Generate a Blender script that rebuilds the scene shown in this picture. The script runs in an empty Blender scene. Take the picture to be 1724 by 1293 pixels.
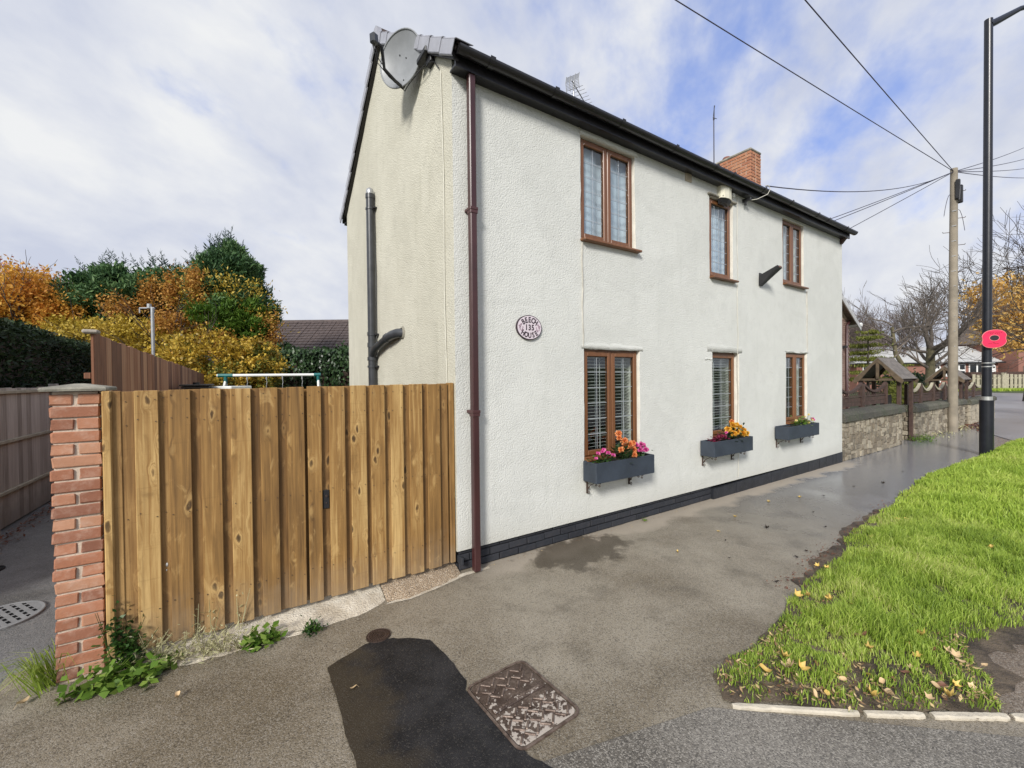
import bpy, bmesh, math, random
import numpy as np
from mathutils import Vector, Matrix, noise as mnoise
PI = math.pi
sc = bpy.context.scene
COL = sc.collection
rnd = random.Random(7)
rng = np.random.default_rng(11)

# ------------------------------------------------------------------ camera
CAM = Vector((-1.697, -3.535, 1.8))
def _cam():
    yaw, pitch, roll = math.radians(33.29), math.radians(-.69), math.radians(-.61)
    f = Vector((math.sin(yaw)*math.cos(pitch), math.cos(yaw)*math.cos(pitch), math.sin(pitch)))
    r = Vector((math.cos(yaw), -math.sin(yaw), 0)); u = r.cross(f)
    c, s = math.cos(roll), math.sin(roll)
    r2 = c*r + s*u; u2 = -s*r + c*u
    cd = bpy.data.cameras.new('camera'); cd.sensor_width = 36; cd.lens = 708.5/1724*36
    cd.clip_start = .05; cd.clip_end = 3000
    o = bpy.data.objects.new('camera', cd); COL.objects.link(o)
    m = Matrix((r2, u2, -f)).transposed().to_4x4(); m.translation = CAM
    o.matrix_world = m
    sc.camera = o
_cam()

# ------------------------------------------------------------------ node helper
class NT:
    def __init__(self, tree):
        self.t = tree; tree.nodes.clear()
    def n(self, kind, ins=None, **props):
        nd = self.t.nodes.new('ShaderNode' + kind)
        for k, v in props.items(): setattr(nd, k, v)
        for k, v in (ins or {}).items(): self.put(nd.inputs[k], v)
        return nd
    def put(self, sock, v):
        if hasattr(v, 'is_output'): self.t.links.new(v, sock)
        elif hasattr(v, 'outputs'): self.t.links.new(v.outputs[0], sock)
        else:
            if isinstance(v, (tuple, list)) and sock.type == 'RGBA' and len(v) == 3: v = (*v, 1)
            sock.default_value = v
    def math(self, op, a, b=0.0, clamp=False):
        nd = self.n('Math', operation=op, use_clamp=clamp); self.put(nd.inputs[0], a); self.put(nd.inputs[1], b); return nd.outputs[0]
    def vmath(self, op, a, b=None):
        nd = self.n('VectorMath', operation=op); self.put(nd.inputs[0], a)
        if b is not None: self.put(nd.inputs[1], b)
        return nd.outputs[0]
    def mix(self, fac, a, b, mode='MIX'):
        nd = self.n('Mix', data_type='RGBA', blend_type=mode); self.put(nd.inputs[0], fac); self.put(nd.inputs[6], a); self.put(nd.inputs[7], b); return nd.outputs[2]
    def noise(self, vec, scale, detail=3, rough=.55, dist=0.0):
        nd = self.n('TexNoise', {'Scale': scale, 'Detail': detail, 'Roughness': rough, 'Distortion': dist}); self.put(nd.inputs['Vector'], vec); return nd.outputs[0]
    def ramp(self, fac, stops, interp='LINEAR'):
        nd = self.n('ValToRGB'); self.put(nd.inputs[0], fac); cr = nd.color_ramp; cr.interpolation = interp
        while len(cr.elements) < len(stops): cr.elements.new(.5)
        for e, (p, c) in zip(cr.elements, stops):
            e.position = p; e.color = (*c, 1) if isinstance(c, (tuple, list)) else (c, c, c, 1)
        return nd.outputs[0]
    def ss(self, v, a, b):      # smoothstep map to 0..1
        nd = self.n('MapRange', {1: a, 2: b}, interpolation_type='SMOOTHSTEP'); self.put(nd.inputs[0], v); return nd.outputs[0]
    def pos(self): return self.n('NewGeometry').outputs['Position']
    def xyz(self, v):
        nd = self.n('SeparateXYZ'); self.put(nd.inputs[0], v); return nd.outputs
    def comb(self, x, y, z):
        nd = self.n('CombineXYZ'); self.put(nd.inputs[0], x); self.put(nd.inputs[1], y); self.put(nd.inputs[2], z); return nd.outputs[0]
    def rand(self): return self.n('ObjectInfo').outputs['Random']
    def island(self): return self.n('NewGeometry').outputs['Random Per Island']
    def bump(self, h, dist, strength=1.0):
        nd = self.n('Bump', {'Strength': strength, 'Distance': dist}); self.put(nd.inputs['Height'], h); return nd.outputs[0]
    def scale(self, v, s): return self.vmath('MULTIPLY', v, s)
    def objco(self):            # position plus a jump for every object, so alike pieces differ
        r = self.n('ObjectInfo').outputs['Random']
        o = self.comb(self.math('MULTIPLY', r, 37.0), self.math('MULTIPLY', r, 91.0), self.math('MULTIPLY', r, 53.0))
        return self.vmath('ADD', self.pos(), o)
    def bsdf(self, color, rough=.6, normal=None, **kw):
        nd = self.n('BsdfPrincipled', {'Base Color': color, 'Roughness': rough})
        if normal is not None: self.put(nd.inputs['Normal'], normal)
        for k, v in kw.items(): self.put(nd.inputs[k.replace('_', ' ')], v)
        return nd.outputs[0]
    def out(self, s):
        o = self.t.nodes.new('ShaderNodeOutputMaterial'); self.t.links.new(s, o.inputs[0])

# ------------------------------------------------------------------ world: broken cloud over a Nishita sky
SUN_EL, SUN_AZ = 30.0, 232.0          # azimuth from +Y clockwise: behind and to the left of the camera
sdir = Vector((math.sin(math.radians(SUN_AZ))*math.cos(math.radians(SUN_EL)), math.cos(math.radians(SUN_AZ))*math.cos(math.radians(SUN_EL)), math.sin(math.radians(SUN_EL))))
w = bpy.data.worlds.new('World'); sc.world = w; w.use_nodes = True
T = NT(w.node_tree)
sky = T.n('TexSky', sky_type='NISHITA', sun_disc=False, sun_elevation=math.radians(SUN_EL), sun_rotation=math.radians(SUN_AZ), air_density=1.0, dust_density=.6, ozone_density=2.5)
d = T.n('TexCoord').outputs['Generated']
X_, Y_, Z_ = T.xyz(d)
zc = T.math('ADD', T.math('MAXIMUM', Z_, 0.0), .55)
u0 = T.math('DIVIDE', X_, zc); v0 = T.math('DIVIDE', Y_, zc)
ang = math.radians(28)
ur = T.math('ADD', T.math('MULTIPLY', u0, math.cos(ang)), T.math('MULTIPLY', v0, math.sin(ang)))
vr = T.math('SUBTRACT', T.math('MULTIPLY', v0, math.cos(ang)), T.math('MULTIPLY', u0, math.sin(ang)))
cuv = T.comb(T.math('MULTIPLY', ur, 1.75), T.math('MULTIPLY', vr, 2.25), 5.1)
big = T.noise(cuv, 1.35, 6, .55, .15)
fine = T.noise(cuv, 4.2, 6, .6, .25)
low = T.noise(T.comb(u0, v0, 9.2), .9, 2, .5)
cover = T.math('ADD', T.math('ADD', T.math('MULTIPLY', big, .69), T.math('MULTIPLY', fine, .19)), T.math('MULTIPLY', low, .30))
cover = T.math('SUBTRACT', cover, T.math('MULTIPLY', T.math('SUBTRACT', T.ss(X_, -.2, .75), .22), .175))   # the sky opens towards +X
cover = T.math('ADD', cover, T.math('MULTIPLY', T.ss(Z_, .55, .05), .21))           # and thickens to the horizon
mask = T.ss(cover, .42, .60)
shade = T.noise(cuv, 2.3, 6, .55, .15)
cloud = T.ramp(shade, [(.32, (3.6, 3.85, 4.6)), (.50, (4.35, 4.52, 4.98)), (.68, (5.2, 5.27, 5.35))])
blue = T.mix(1.0, sky.outputs[0], (.80, .88, 1.30), 'MULTIPLY')
blue = T.mix(.65, blue, (2.1, 2.8, 5.0))
colr = T.mix(mask, blue, cloud)
bg = T.n('Background', {'Color': colr, 'Strength': .10})
wo = T.t.nodes.new('ShaderNodeOutputWorld'); T.t.links.new(bg.outputs[0], wo.inputs[0])

sl = bpy.data.lights.new('sun', 'SUN'); sl.energy = 2.55; sl.angle = math.radians(13); sl.color = (1.0, .965, .91)
so = bpy.data.objects.new('sun', sl); COL.objects.link(so)
so.rotation_euler = sdir.to_track_quat('Z', 'Y').to_euler(); so.location = (-8, -10, 12)

sc.view_settings.view_transform = 'Standard'; sc.view_settings.look = 'None'
sc.view_settings.gamma = 1; sc.view_settings.exposure = .74; sc.view_settings.use_curve_mapping = False
sc.cycles.max_bounces = 8; sc.cycles.transparent_max_bounces = 16

# ------------------------------------------------------------------ object helpers
def worg(o):
    v = Vector((0, 0, 0))
    while o is not None: v += o.location; o = o.parent
    return v
def tag(o, label=None, cat=None, group=None, kind=None):
    if label: o['label'] = label
    if cat: o['category'] = cat
    if group: o['group'] = group
    if kind: o['kind'] = kind
    return o
def thing(name, label, cat, loc=(0, 0, 0), group=None):
    o = bpy.data.objects.new(name, None); COL.objects.link(o); o.location = loc; o.empty_display_size = .1
    return tag(o, label, cat, group)
def link(name, me, m, parent=None, origin=None):
    o = bpy.data.objects.new(name, me); COL.objects.link(o)
    if m is not None and not me.materials: me.materials.append(m)
    if parent is not None: o.parent = parent
    return o

class MB:
    """collects world-space geometry"""
    def __init__(self): self.v = []; self.f = []; self.mi = []; self.cur = 0; self.smooth = []
    def add(self, vs, fs, smooth=False):
        b = len(self.v); self.v += [tuple(p) for p in vs]
        for f in fs: self.f.append(tuple(i + b for i in f)); self.mi.append(self.cur); self.smooth.append(smooth)
        return self
    def box(self, x0, x1, y0, y1, z0, z1, M=None):
        vs = [(x, y, z) for z in (z0, z1) for y in (y0, y1) for x in (x0, x1)]
        if M is not None: vs = [tuple(M @ Vector(p)) for p in vs]
        return self.add(vs, [(0, 2, 3, 1), (4, 5, 7, 6), (0, 1, 5, 4), (2, 6, 7, 3), (0, 4, 6, 2), (1, 3, 7, 5)])
    def bbox(self, x0, x1, y0, y1, z0, z1, b=.006, M=None):     # box with chamfered edges
        bm = bmesh.new(); bmesh.ops.create_cube(bm, size=1)
        bmesh.ops.transform(bm, matrix=Matrix.Translation(((x0+x1)/2, (y0+y1)/2, (z0+z1)/2)) @ Matrix.Diagonal((x1-x0, y1-y0, z1-z0, 1)), verts=bm.verts)
        bmesh.ops.bevel(bm, geom=list(bm.edges), offset=b, segments=1, affect='EDGES', profile=.5)
        if M is not None: bmesh.ops.transform(bm, matrix=M, verts=bm.verts)
        self.bm(bm); return self
    def bm(self, bm, smooth=False):
        bm.verts.index_update()
        self.add([v.co[:] for v in bm.verts], [[v.index for v in f.verts] for f in bm.faces], smooth); bm.free()
    def tube(self, pts, r, n=8, caps=True, smooth=True):
        pts = [Vector(p) for p in pts]; k = len(pts)
        rs = r if isinstance(r, (list, tuple)) else [r]*k
        vs = []; fs = []; up = None
        for i, p in enumerate(pts):
            t = (pts[min(i+1, k-1)] - pts[max(i-1, 0)]).normalized()
            if up is None:
                up = Vector((0, 0, 1)) if abs(t.z) < .9 else Vector((1, 0, 0))
            a = t.cross(up).normalized(); b = a.cross(t).normalized(); up = b
            for j in range(n):
                q = 2*PI*j/n; vs.append(p + rs[i]*(math.cos(q)*a + math.sin(q)*b))
        for i in range(k-1):
            for j in range(n):
                j2 = (j+1) % n; fs.append((i*n+j, i*n+j2, (i+1)*n+j2, (i+1)*n+j))
        self.add(vs, fs, smooth)
        if caps: self.add(vs[:n], [tuple(range(n))]); self.add(vs[-n:], [tuple(range(n-1, -1, -1))])
        return self
    def prism(self, poly, d0, d1, axis=2):      # polygon extruded along an axis
        def P(p, d):
            q = [0, 0, 0]; o = [a for a in range(3) if a != axis]; q[o[0]], q[o[1]] = p; q[axis] = d; return q
        n = len(poly); vs = [P(p, d0) for p in poly] + [P(p, d1) for p in poly]
        return self.add(vs, [tuple(range(n-1, -1, -1)), tuple(range(n, 2*n))] + [(i, (i+1) % n, n+(i+1) % n, n+i) for i in range(n)])
    def lathe(self, prof, cx, cy, n=16, smooth=True):
        vs = []; fs = []
        for (r, z) in prof:
            for j in range(n): q = 2*PI*j/n; vs.append((cx+r*math.cos(q), cy+r*math.sin(q), z))
        for i in range(len(prof)-1):
            for j in range(n): j2 = (j+1) % n; fs.append((i*n+j, i*n+j2, (i+1)*n+j2, (i+1)*n+j))
        return self.add(vs, fs, smooth)
    def build(self, name, m, parent=None, fix=True):
        o0 = worg(parent) if parent is not None else Vector((0, 0, 0))
        me = bpy.data.meshes.new(name)
        me.from_pydata([(p[0]-o0.x, p[1]-o0.y, p[2]-o0.z) for p in self.v], [], self.f)
        ms = m if isinstance(m, (list, tuple)) else [m]
        for q in ms: me.materials.append(q)
        if len(ms) > 1: me.polygons.foreach_set('material_index', self.mi)
        me.polygons.foreach_set('use_smooth', self.smooth)
        if fix:
            bm = bmesh.new(); bm.from_mesh(me); bmesh.ops.recalc_face_normals(bm, faces=bm.faces); bm.to_mesh(me); bm.free()
        me.update()
        return link(name, me, None, parent)
def quads(name, V, m, parent=None, kind=None, nper=4):
    """V: (n, nper, 3) array, one polygon each"""
    V = np.asarray(V, np.float32); n = len(V); o0 = worg(parent) if parent is not None else Vector((0, 0, 0))
    V = V - np.array(o0[:], np.float32)
    me = bpy.data.meshes.new(name); me.vertices.add(n*nper); me.loops.add(n*(7 if nper == 5 else nper)); me.polygons.add(n*(2 if nper == 5 else 1))
    me.vertices.foreach_set('co', V.reshape(-1))
    if nper == 5:       # grass blade: a quad and a triangle sharing the bend
        li = (np.arange(n)[:, None]*5 + np.array([0, 1, 2, 4, 4, 2, 3])).reshape(-1); st = (np.arange(n)[:, None]*7 + np.array([0, 4])).reshape(-1); tt = np.tile([4, 3], n)
    else: li = np.arange(n*nper); st = np.arange(0, n*nper, nper); tt = np.full(n, nper)
    me.loops.foreach_set('vertex_index', li.astype(np.int32))
    me.polygons.foreach_set('loop_start', st.astype(np.int32)); me.polygons.foreach_set('loop_total', tt.astype(np.int32))
    me.update(calc_edges=True); me.validate()
    o = link(name, me, m, parent)
    if kind: o['kind'] = kind
    return o
def unit(a): return a/np.maximum(np.linalg.norm(a, axis=-1, keepdims=True), 1e-9)
def leaves(C, A, W, L, fold=.0):
    """rhombic leaves: centre C, axis A (unit), side W (unit), half length / half width arrays in L=(l, w)"""
    l, w_ = L; l = np.reshape(l, (-1, 1)); w_ = np.reshape(w_, (-1, 1))
    N = np.cross(A, W)
    return np.stack([C - A*l, C + W*w_ + N*w_*fold, C + A*l, C - W*w_ + N*w_*fold], 1)
def rdir(n, g=rng): return unit(g.normal(size=(n, 3)))
def blob_points(blobs, n, g=rng, clump=60, sig=.16, shell=.72):
    """points in clumps through ellipsoids; returns points and outward directions"""
    vol = np.array([b[1][0]*b[1][1]*b[1][2] for b in blobs])**.6; pr = vol/vol.sum()
    P = []; D = []
    for b, p in zip(blobs, pr):
        k = max(int(n*p), 1); c = np.array(b[0]); r = np.array(b[1])
        cc = rdir(clump, g) * (g.uniform(shell**3, 1, (clump, 1))**(1/3)); cc *= g.uniform(.86, 1.12, (clump, 1))
        idx = g.integers(0, clump, k); q = cc[idx] + g.normal(size=(k, 3))*sig
        P.append(c + q*r); D.append(unit(q/r))
    return np.concatenate(P), np.concatenate(D)
# ------------------------------------------------------------------ materials
M = {}
def mat(name):
    m = bpy.data.materials.new(name); m.use_nodes = True; M[name] = m; return NT(m.node_tree)
def plain(name, col, rough=.6, var=.12, bump=.0, bscale=60, metal=0.0, vscale=8, **kw):
    t = mat(name); p = t.objco(); n = t.noise(p, vscale, 4)
    c = t.mix(t.ss(n, .25, .75), tuple(x*(1-var) for x in col), tuple(min(x*(1+var), 1) for x in col))
    r = t.math('ADD', rough-.06, t.math('MULTIPLY', t.noise(p, vscale*3, 2), .12))
    nm = t.bump(t.noise(p, bscale, 4), bump) if bump else None
    t.out(t.bsdf(c, r, nm, Metallic=metal, **kw)); return M[name]

def render_mat(name, c0, c1, stain, amt, bd):
    t = mat(name); p = t.pos(); x, y, z = t.xyz(p)
    n1 = t.noise(p, .8, 5, .6); n2 = t.noise(p, 5.5, 4, .6)
    c = t.mix(t.ss(n1, .3, .7), c0, c1)
    c = t.mix(t.math('MULTIPLY', t.ss(n2, .45, .75), .30), c, tuple(v*.84 for v in c0))
    streak = t.noise(t.scale(p, (5, 5, .45)), 1.6, 5, .6)
    c = t.mix(t.math('MULTIPLY', t.ss(streak, .52, .78), amt), c, stain)
    splash = t.math('MULTIPLY', t.ss(t.math('ADD', z, t.math('MULTIPLY', n2, .25)), .62, .18), .40)
    c = t.mix(splash, c, (.42, .40, .33))
    pt = t.noise(t.scale(p, (.55, 1, .8)), 1.0, 3, .5, 1.2)
    c = t.mix(t.math('MULTIPLY', t.ss(pt, .54, .57), .22), c, tuple(v*.86 for v in c0))
    g1 = t.noise(p, 70, 5, .66, .3); g2 = t.n('TexVoronoi', {'Vector': p, 'Scale': 74.0}).outputs[0]
    pit = t.ss(g1, .36, .27)
    c = t.mix(t.math('MULTIPLY', pit, .35), c, tuple(v*.6 for v in c0))
    lump = t.n('TexVoronoi', {'Vector': t.vmath('ADD', p, t.scale(t.n('TexNoise', {'Vector': p, 'Scale': 30.0}).outputs[1], (.02, .02, .02))), 'Scale': 82.0}, feature='SMOOTH_F1').outputs[0]
    h = t.math('ADD', t.math('MULTIPLY', g1, .7), t.math('MULTIPLY', t.math('SUBTRACT', .7, lump), .9))
    h = t.math('ADD', h, t.math('MULTIPLY', t.noise(p, 7, 3), .8))
    t.out(t.bsdf(c, .88, t.bump(h, bd, 1.0)))
render_mat('render_white', (.585, .590, .55), (.635, .64, .60), (.43, .45, .40), .22, .0052)
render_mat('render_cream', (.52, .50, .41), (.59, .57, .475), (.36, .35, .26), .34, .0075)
plain('reveal', (.74, .72, .64), .85, .08, .004, 70)

def brick_mat(name, a, b, c_, pale=.25, bump=.004):
    t = mat(name); p = t.objco(); r = t.rand(); n = t.noise(p, 14, 5, .65); f = t.noise(p, 120, 3)
    col = t.ramp(r, [(0, a), (.5, b), (1, c_)])
    col = t.mix(t.math('MULTIPLY', t.ss(n, .45, .8), pale), col, (.56, .40, .31))
    col = t.mix(t.math('MULTIPLY', t.ss(n, .42, .2), .55), col, tuple(v*.55 for v in a))
    t.out(t.bsdf(col, .82, t.bump(t.math('ADD', t.math('MULTIPLY', f, .5), n), bump)))
brick_mat('brick_red', (.21, .085, .050), (.365, .150, .080), (.45, .235, .14), .5)
brick_mat('brick_brown', (.19, .12, .095), (.24, .155, .125), (.29, .20, .165), .2)
brick_mat('brick_chimney', (.29, .105, .055), (.38, .155, .08), (.44, .22, .12), .3)
brick_mat('brick_black', (.016, .018, .024), (.020, .023, .030), (.026, .028, .035), .03, .006)
brick_mat('brick_far', (.20, .085, .065), (.25, .115, .085), (.30, .15, .11), .25)
plain('mortar', (.52, .42, .33), .9, .18, .004, 90)
plain('mortar_black', (.011, .012, .016), .7, .2, .004, 50)
plain('plinth_paint', (.018, .020, .026), .5, .3, .006, 30)
plain('pvc_black', (.016, .017, .019), .28, .15)
plain('gutter_black', (.014, .013, .014), .30, .15)
plain('pvc_brown', (.052, .019, .019), .30, .2, 0, 60, 0, 3)
plain('pvc_brown_clip', (.065, .024, .024), .38, .1)
plain('pipe_grey', (.040, .043, .048), .34, .25)
plain('verge_grey', (.34, .345, .385), .42, .10)
plain('roof_tile', (.075, .055, .05), .7, .3, .004, 40)
plain('dish_grey', (.235, .245, .255), .42, .10)
plain('black_metal', (.018, .018, .02), .45, .2)
plain('dark_iron', (.095, .068, .058), .42, .3, .003, 90, .6)
plain('cable_white', (.62, .60, .52), .5, .08)
plain('cable_dark', (.05, .045, .065), .5, .08)
plain('alarm_cream', (.70, .67, .53), .35, .05)
plain('navy_board', (.030, .040, .056), .62, .22, .002, 120, 0, 5)
plain('soil', (.035, .024, .016), .95, .4, .01, 40)
plain('white_plastic', (.72, .73, .70), .35, .05)
plain('grey_steel', (.42, .43, .44), .38, .1, 0, 60, .6)
plain('green_plastic', (.012, .13, .125), .35, .15)
plain('concrete_cap', (.25, .235, .19), .85, .3, .006, 45)
plain('concrete_post', (.30, .28, .25), .85, .25, .006, 45)
plain('lamp_black', (.011, .0125, .018), .32, .2)
plain('band_steel', (.62, .62, .60), .3, .05, 0, 60, .7)
plain('poppy_red', (.66, .012, .075), .5, .08)
plain('poppy_rim', (.72, .22, .22), .5, .05)
plain('poppy_mark', (.34, .006, .03), .5, .05)
plain('poppy_black', (.012, .006, .010), .5, .1)
plain('plaque_face', (.66, .58, .62), .45, .06)
plain('plaque_dark', (.035, .020, .028), .5, .1)
plain('plaque_flower', (.25, .17, .21), .6, .3)
plain('lead', (.42, .44, .46), .38, .1, 0, 60, .35)
plain('curtain', (.66, .72, .80), .9, .05, 0, 60, 0, 3)
plain('blind_white', (.60, .60, .57), .55, .04)
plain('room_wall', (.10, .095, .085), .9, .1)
plain('vent_tan', (.42, .36, .27), .7, .1)
plain('seal_black', (.012, .010, .010), .5, .1)
plain('flat_roof', (.05, .045, .042), .8, .3)
plain('bark', (.15, .125, .105), .9, .35, .01, 25)
plain('bark_dark', (.062, .050, .042), .9, .35, .01, 25)
plain('bark_green', (.12, .105, .060), .9, .35, .01, 25)
plain('twig', (.13, .10, .09), .9, .3)
plain('pole_wood', (.25, .215, .165), .85, .22, .005, 40, 0, 3)
plain('dark_timber', (.060, .034, .026), .75, .35, .004, 40)
plain('gate_timber', (.105, .075, .046), .8, .3, .004, 40)
plain('black_timber', (.012, .010, .010), .7, .3, .004, 40)
plain('shingle', (.155, .135, .115), .55, .3, .006, 40)
plain('far_roof', (.46, .46, .455), .42, .15, .01, 8)
plain('far_roof_brown', (.21, .17, .145), .8, .2, .01, 8)
plain('upvc_white', (.78, .78, .76), .4, .03)
plain('dark_glass', (.02, .022, .026), .08, .1)
plain('fence_pale', (.36, .33, .24), .85, .2, .004, 40)
plain('kerb_stone', (.50, .45, .36), .85, .16, .005, 60)
plain('leaf_yellow', (.55, .38, .10), .6, .25)
plain('leaf_tan', (.50, .36, .20), .6, .3)
plain('leaf_brown', (.17, .075, .045), .6, .3)
plain('leaf_dark', (.030, .022, .016), .6, .3)
plain('drain_grey', (.27, .275, .275), .45, .14, .003, 60, .25)
plain('drain_dark', (.010, .010, .011), .8, .2)

def wood(name, lo, mid, hi, knots=True, grey=(.30, .25, .18), greyamt=.35, sc_=1.0, rough=.72, rv=.2):
    t = mat(name); p = t.objco(); wx, wy, wz = t.xyz(t.pos()); x, y, z = t.xyz(p); r = t.rand()
    kd = None
    if knots:
        wob_ = t.n('TexNoise', {'Vector': t.scale(p, (22, 22, 9)), 'Scale': 1.0, 'Detail': 3.0}).outputs[1]
        wx_, _, wz_ = t.xyz(wob_)
        kv = t.n('TexVoronoi', {'Vector': t.comb(t.math('ADD', t.math('MULTIPLY', x, 10.5), t.math('MULTIPLY', wx_, .42)), 0.0, t.math('ADD', t.math('MULTIPLY', z, 4.2), t.math('MULTIPLY', wz_, .42))), 'Scale': 1.0, 'Randomness': 1.0}, voronoi_dimensions='3D')
        kd = kv.outputs['Distance']; kc = kv.outputs['Color']
        some = t.math('GREATER_THAN', t.xyz(kc)[0], .12)
        near = t.math('MULTIPLY', t.ss(kd, .42, .06), some)
    g = t.comb(t.math('MULTIPLY', x, 34.0*sc_), t.math('MULTIPLY', y, 34.0*sc_), t.math('MULTIPLY', z, 1.3))
    if knots: g = t.vmath('ADD', g, t.comb(t.math('MULTIPLY', near, 1.7), 0.0, 0.0))
    grain = t.noise(g, 1.0, 5, .62, .7); fineg = t.noise(t.scale(p, (210, 210, 4)), 1.0, 3)
    mot = t.noise(t.scale(p, (6, 6, 1.6)), 1.0, 4, .55)
    v = t.math('ADD', t.math('ADD', t.math('MULTIPLY', grain, .62), t.math('MULTIPLY', fineg, .16)), t.math('MULTIPLY', mot, .30))
    v = t.math('ADD', v, t.math('MULTIPLY', t.math('SUBTRACT', r, .5), rv))
    col = t.ramp(v, [(.30, lo), (.53, mid), (.76, hi)])
    h = t.math('ADD', t.math('MULTIPLY', grain, .5), t.math('MULTIPLY', fineg, .25))
    if knots:
        ring = t.ss(t.math('SINE', t.math('MULTIPLY', kd, 62.0)), .2, .9)
        col = t.mix(t.math('MULTIPLY', t.math('MULTIPLY', ring, near), .50), col, lo)
        pale = t.math('MULTIPLY', t.math('MULTIPLY', t.ss(kd, .30, .16), t.ss(kd, .10, .16)), some)
        col = t.mix(t.math('MULTIPLY', pale, .30), col, tuple(min(c*1.25, 1) for c in hi))
        core = t.math('MULTIPLY', t.ss(kd, .150, .075), some)
        col = t.mix(t.math('MULTIPLY', core, .85), col, tuple(c*.36 for c in lo))
        h = t.math('ADD', h, t.math('MULTIPLY', near, .6))
    if knots:
        drip = t.noise(t.scale(p, (26, 26, .55)), 1.0, 5, .65, .4)
        col = t.mix(t.math('MULTIPLY', t.ss(drip, .54, .74), .60), col, tuple(c*.55 for c in mid))
        saw = t.noise(t.scale(p, (3, 3, 75)), 1.0, 3, .6, .3)
        col = t.mix(t.math('MULTIPLY', t.ss(saw, .60, .72), .22), col, tuple(c*.5 for c in mid))
        blot = t.noise(t.scale(p, (9, 9, 3.2)), 1.0, 5, .65, 1.0)
        col = t.mix(t.math('MULTIPLY', t.ss(blot, .55, .72), .55), col, tuple(c*.62 for c in mid))
        col = t.mix(t.math('MULTIPLY', t.ss(blot, .42, .28), .40), col, tuple(min(c*1.12, 1) for c in hi))
    dirt = t.math('MULTIPLY', t.ss(t.math('ADD', wz, t.math('MULTIPLY', t.noise(p, 7, 4), .5)), .75, .25), greyamt)
    col = t.mix(dirt, col, grey)
    t.out(t.bsdf(col, rough, t.bump(h, .0022, .9)))
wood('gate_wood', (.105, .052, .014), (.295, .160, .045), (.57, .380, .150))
wood('gate_wood_inner', (.085, .042, .012), (.215, .112, .032), (.41, .25, .090))  # browner recessed boards, with recess shade mixed into the colour
wood('fence_red', (.11, .042, .020), (.25, .105, .050), (.40, .22, .125), False, (.22, .15, .11), .2, rv=.45)
wood('fence_grey', (.22, .19, .155), (.38, .335, .28), (.54, .49, .42), False, (.10, .09, .07), .5, rv=.4)
wood('oak_upvc', (.115, .045, .018), (.165, .068, .026), (.215, .094, .038), False, (.2, .1, .03), 0.0, .7, .34)

def stone_mat(name, a, b, stain):
    t = mat(name); p = t.objco(); r = t.rand(); n = t.noise(p, 9, 5, .65); f = t.noise(p, 60, 4, .6)
    wz = t.xyz(t.pos())[2]
    col = t.mix(t.ss(t.math('ADD', t.math('MULTIPLY', r, .5), t.math('MULTIPLY', n, .5)), .3, .75), a, b)
    col = t.mix(t.math('MULTIPLY', t.ss(t.noise(p, 3.1, 5, .6), .46, .66), .7), col, stain)
    col = t.mix(t.math('MULTIPLY', t.ss(f, .52, .72), .45), col, (.48, .43, .34))
    t.out(t.bsdf(col, .9, t.bump(t.math('ADD', n, f), .02)))
stone_mat('stone', (.19, .155, .11), (.40, .35, .265), (.10, .088, .066))
stone_mat('coping', (.060, .058, .048), (.105, .10, .075), (.055, .066, .038))
plain('stone_mortar', (.29, .25, .185), .92, .35, .012, 30)

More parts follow.
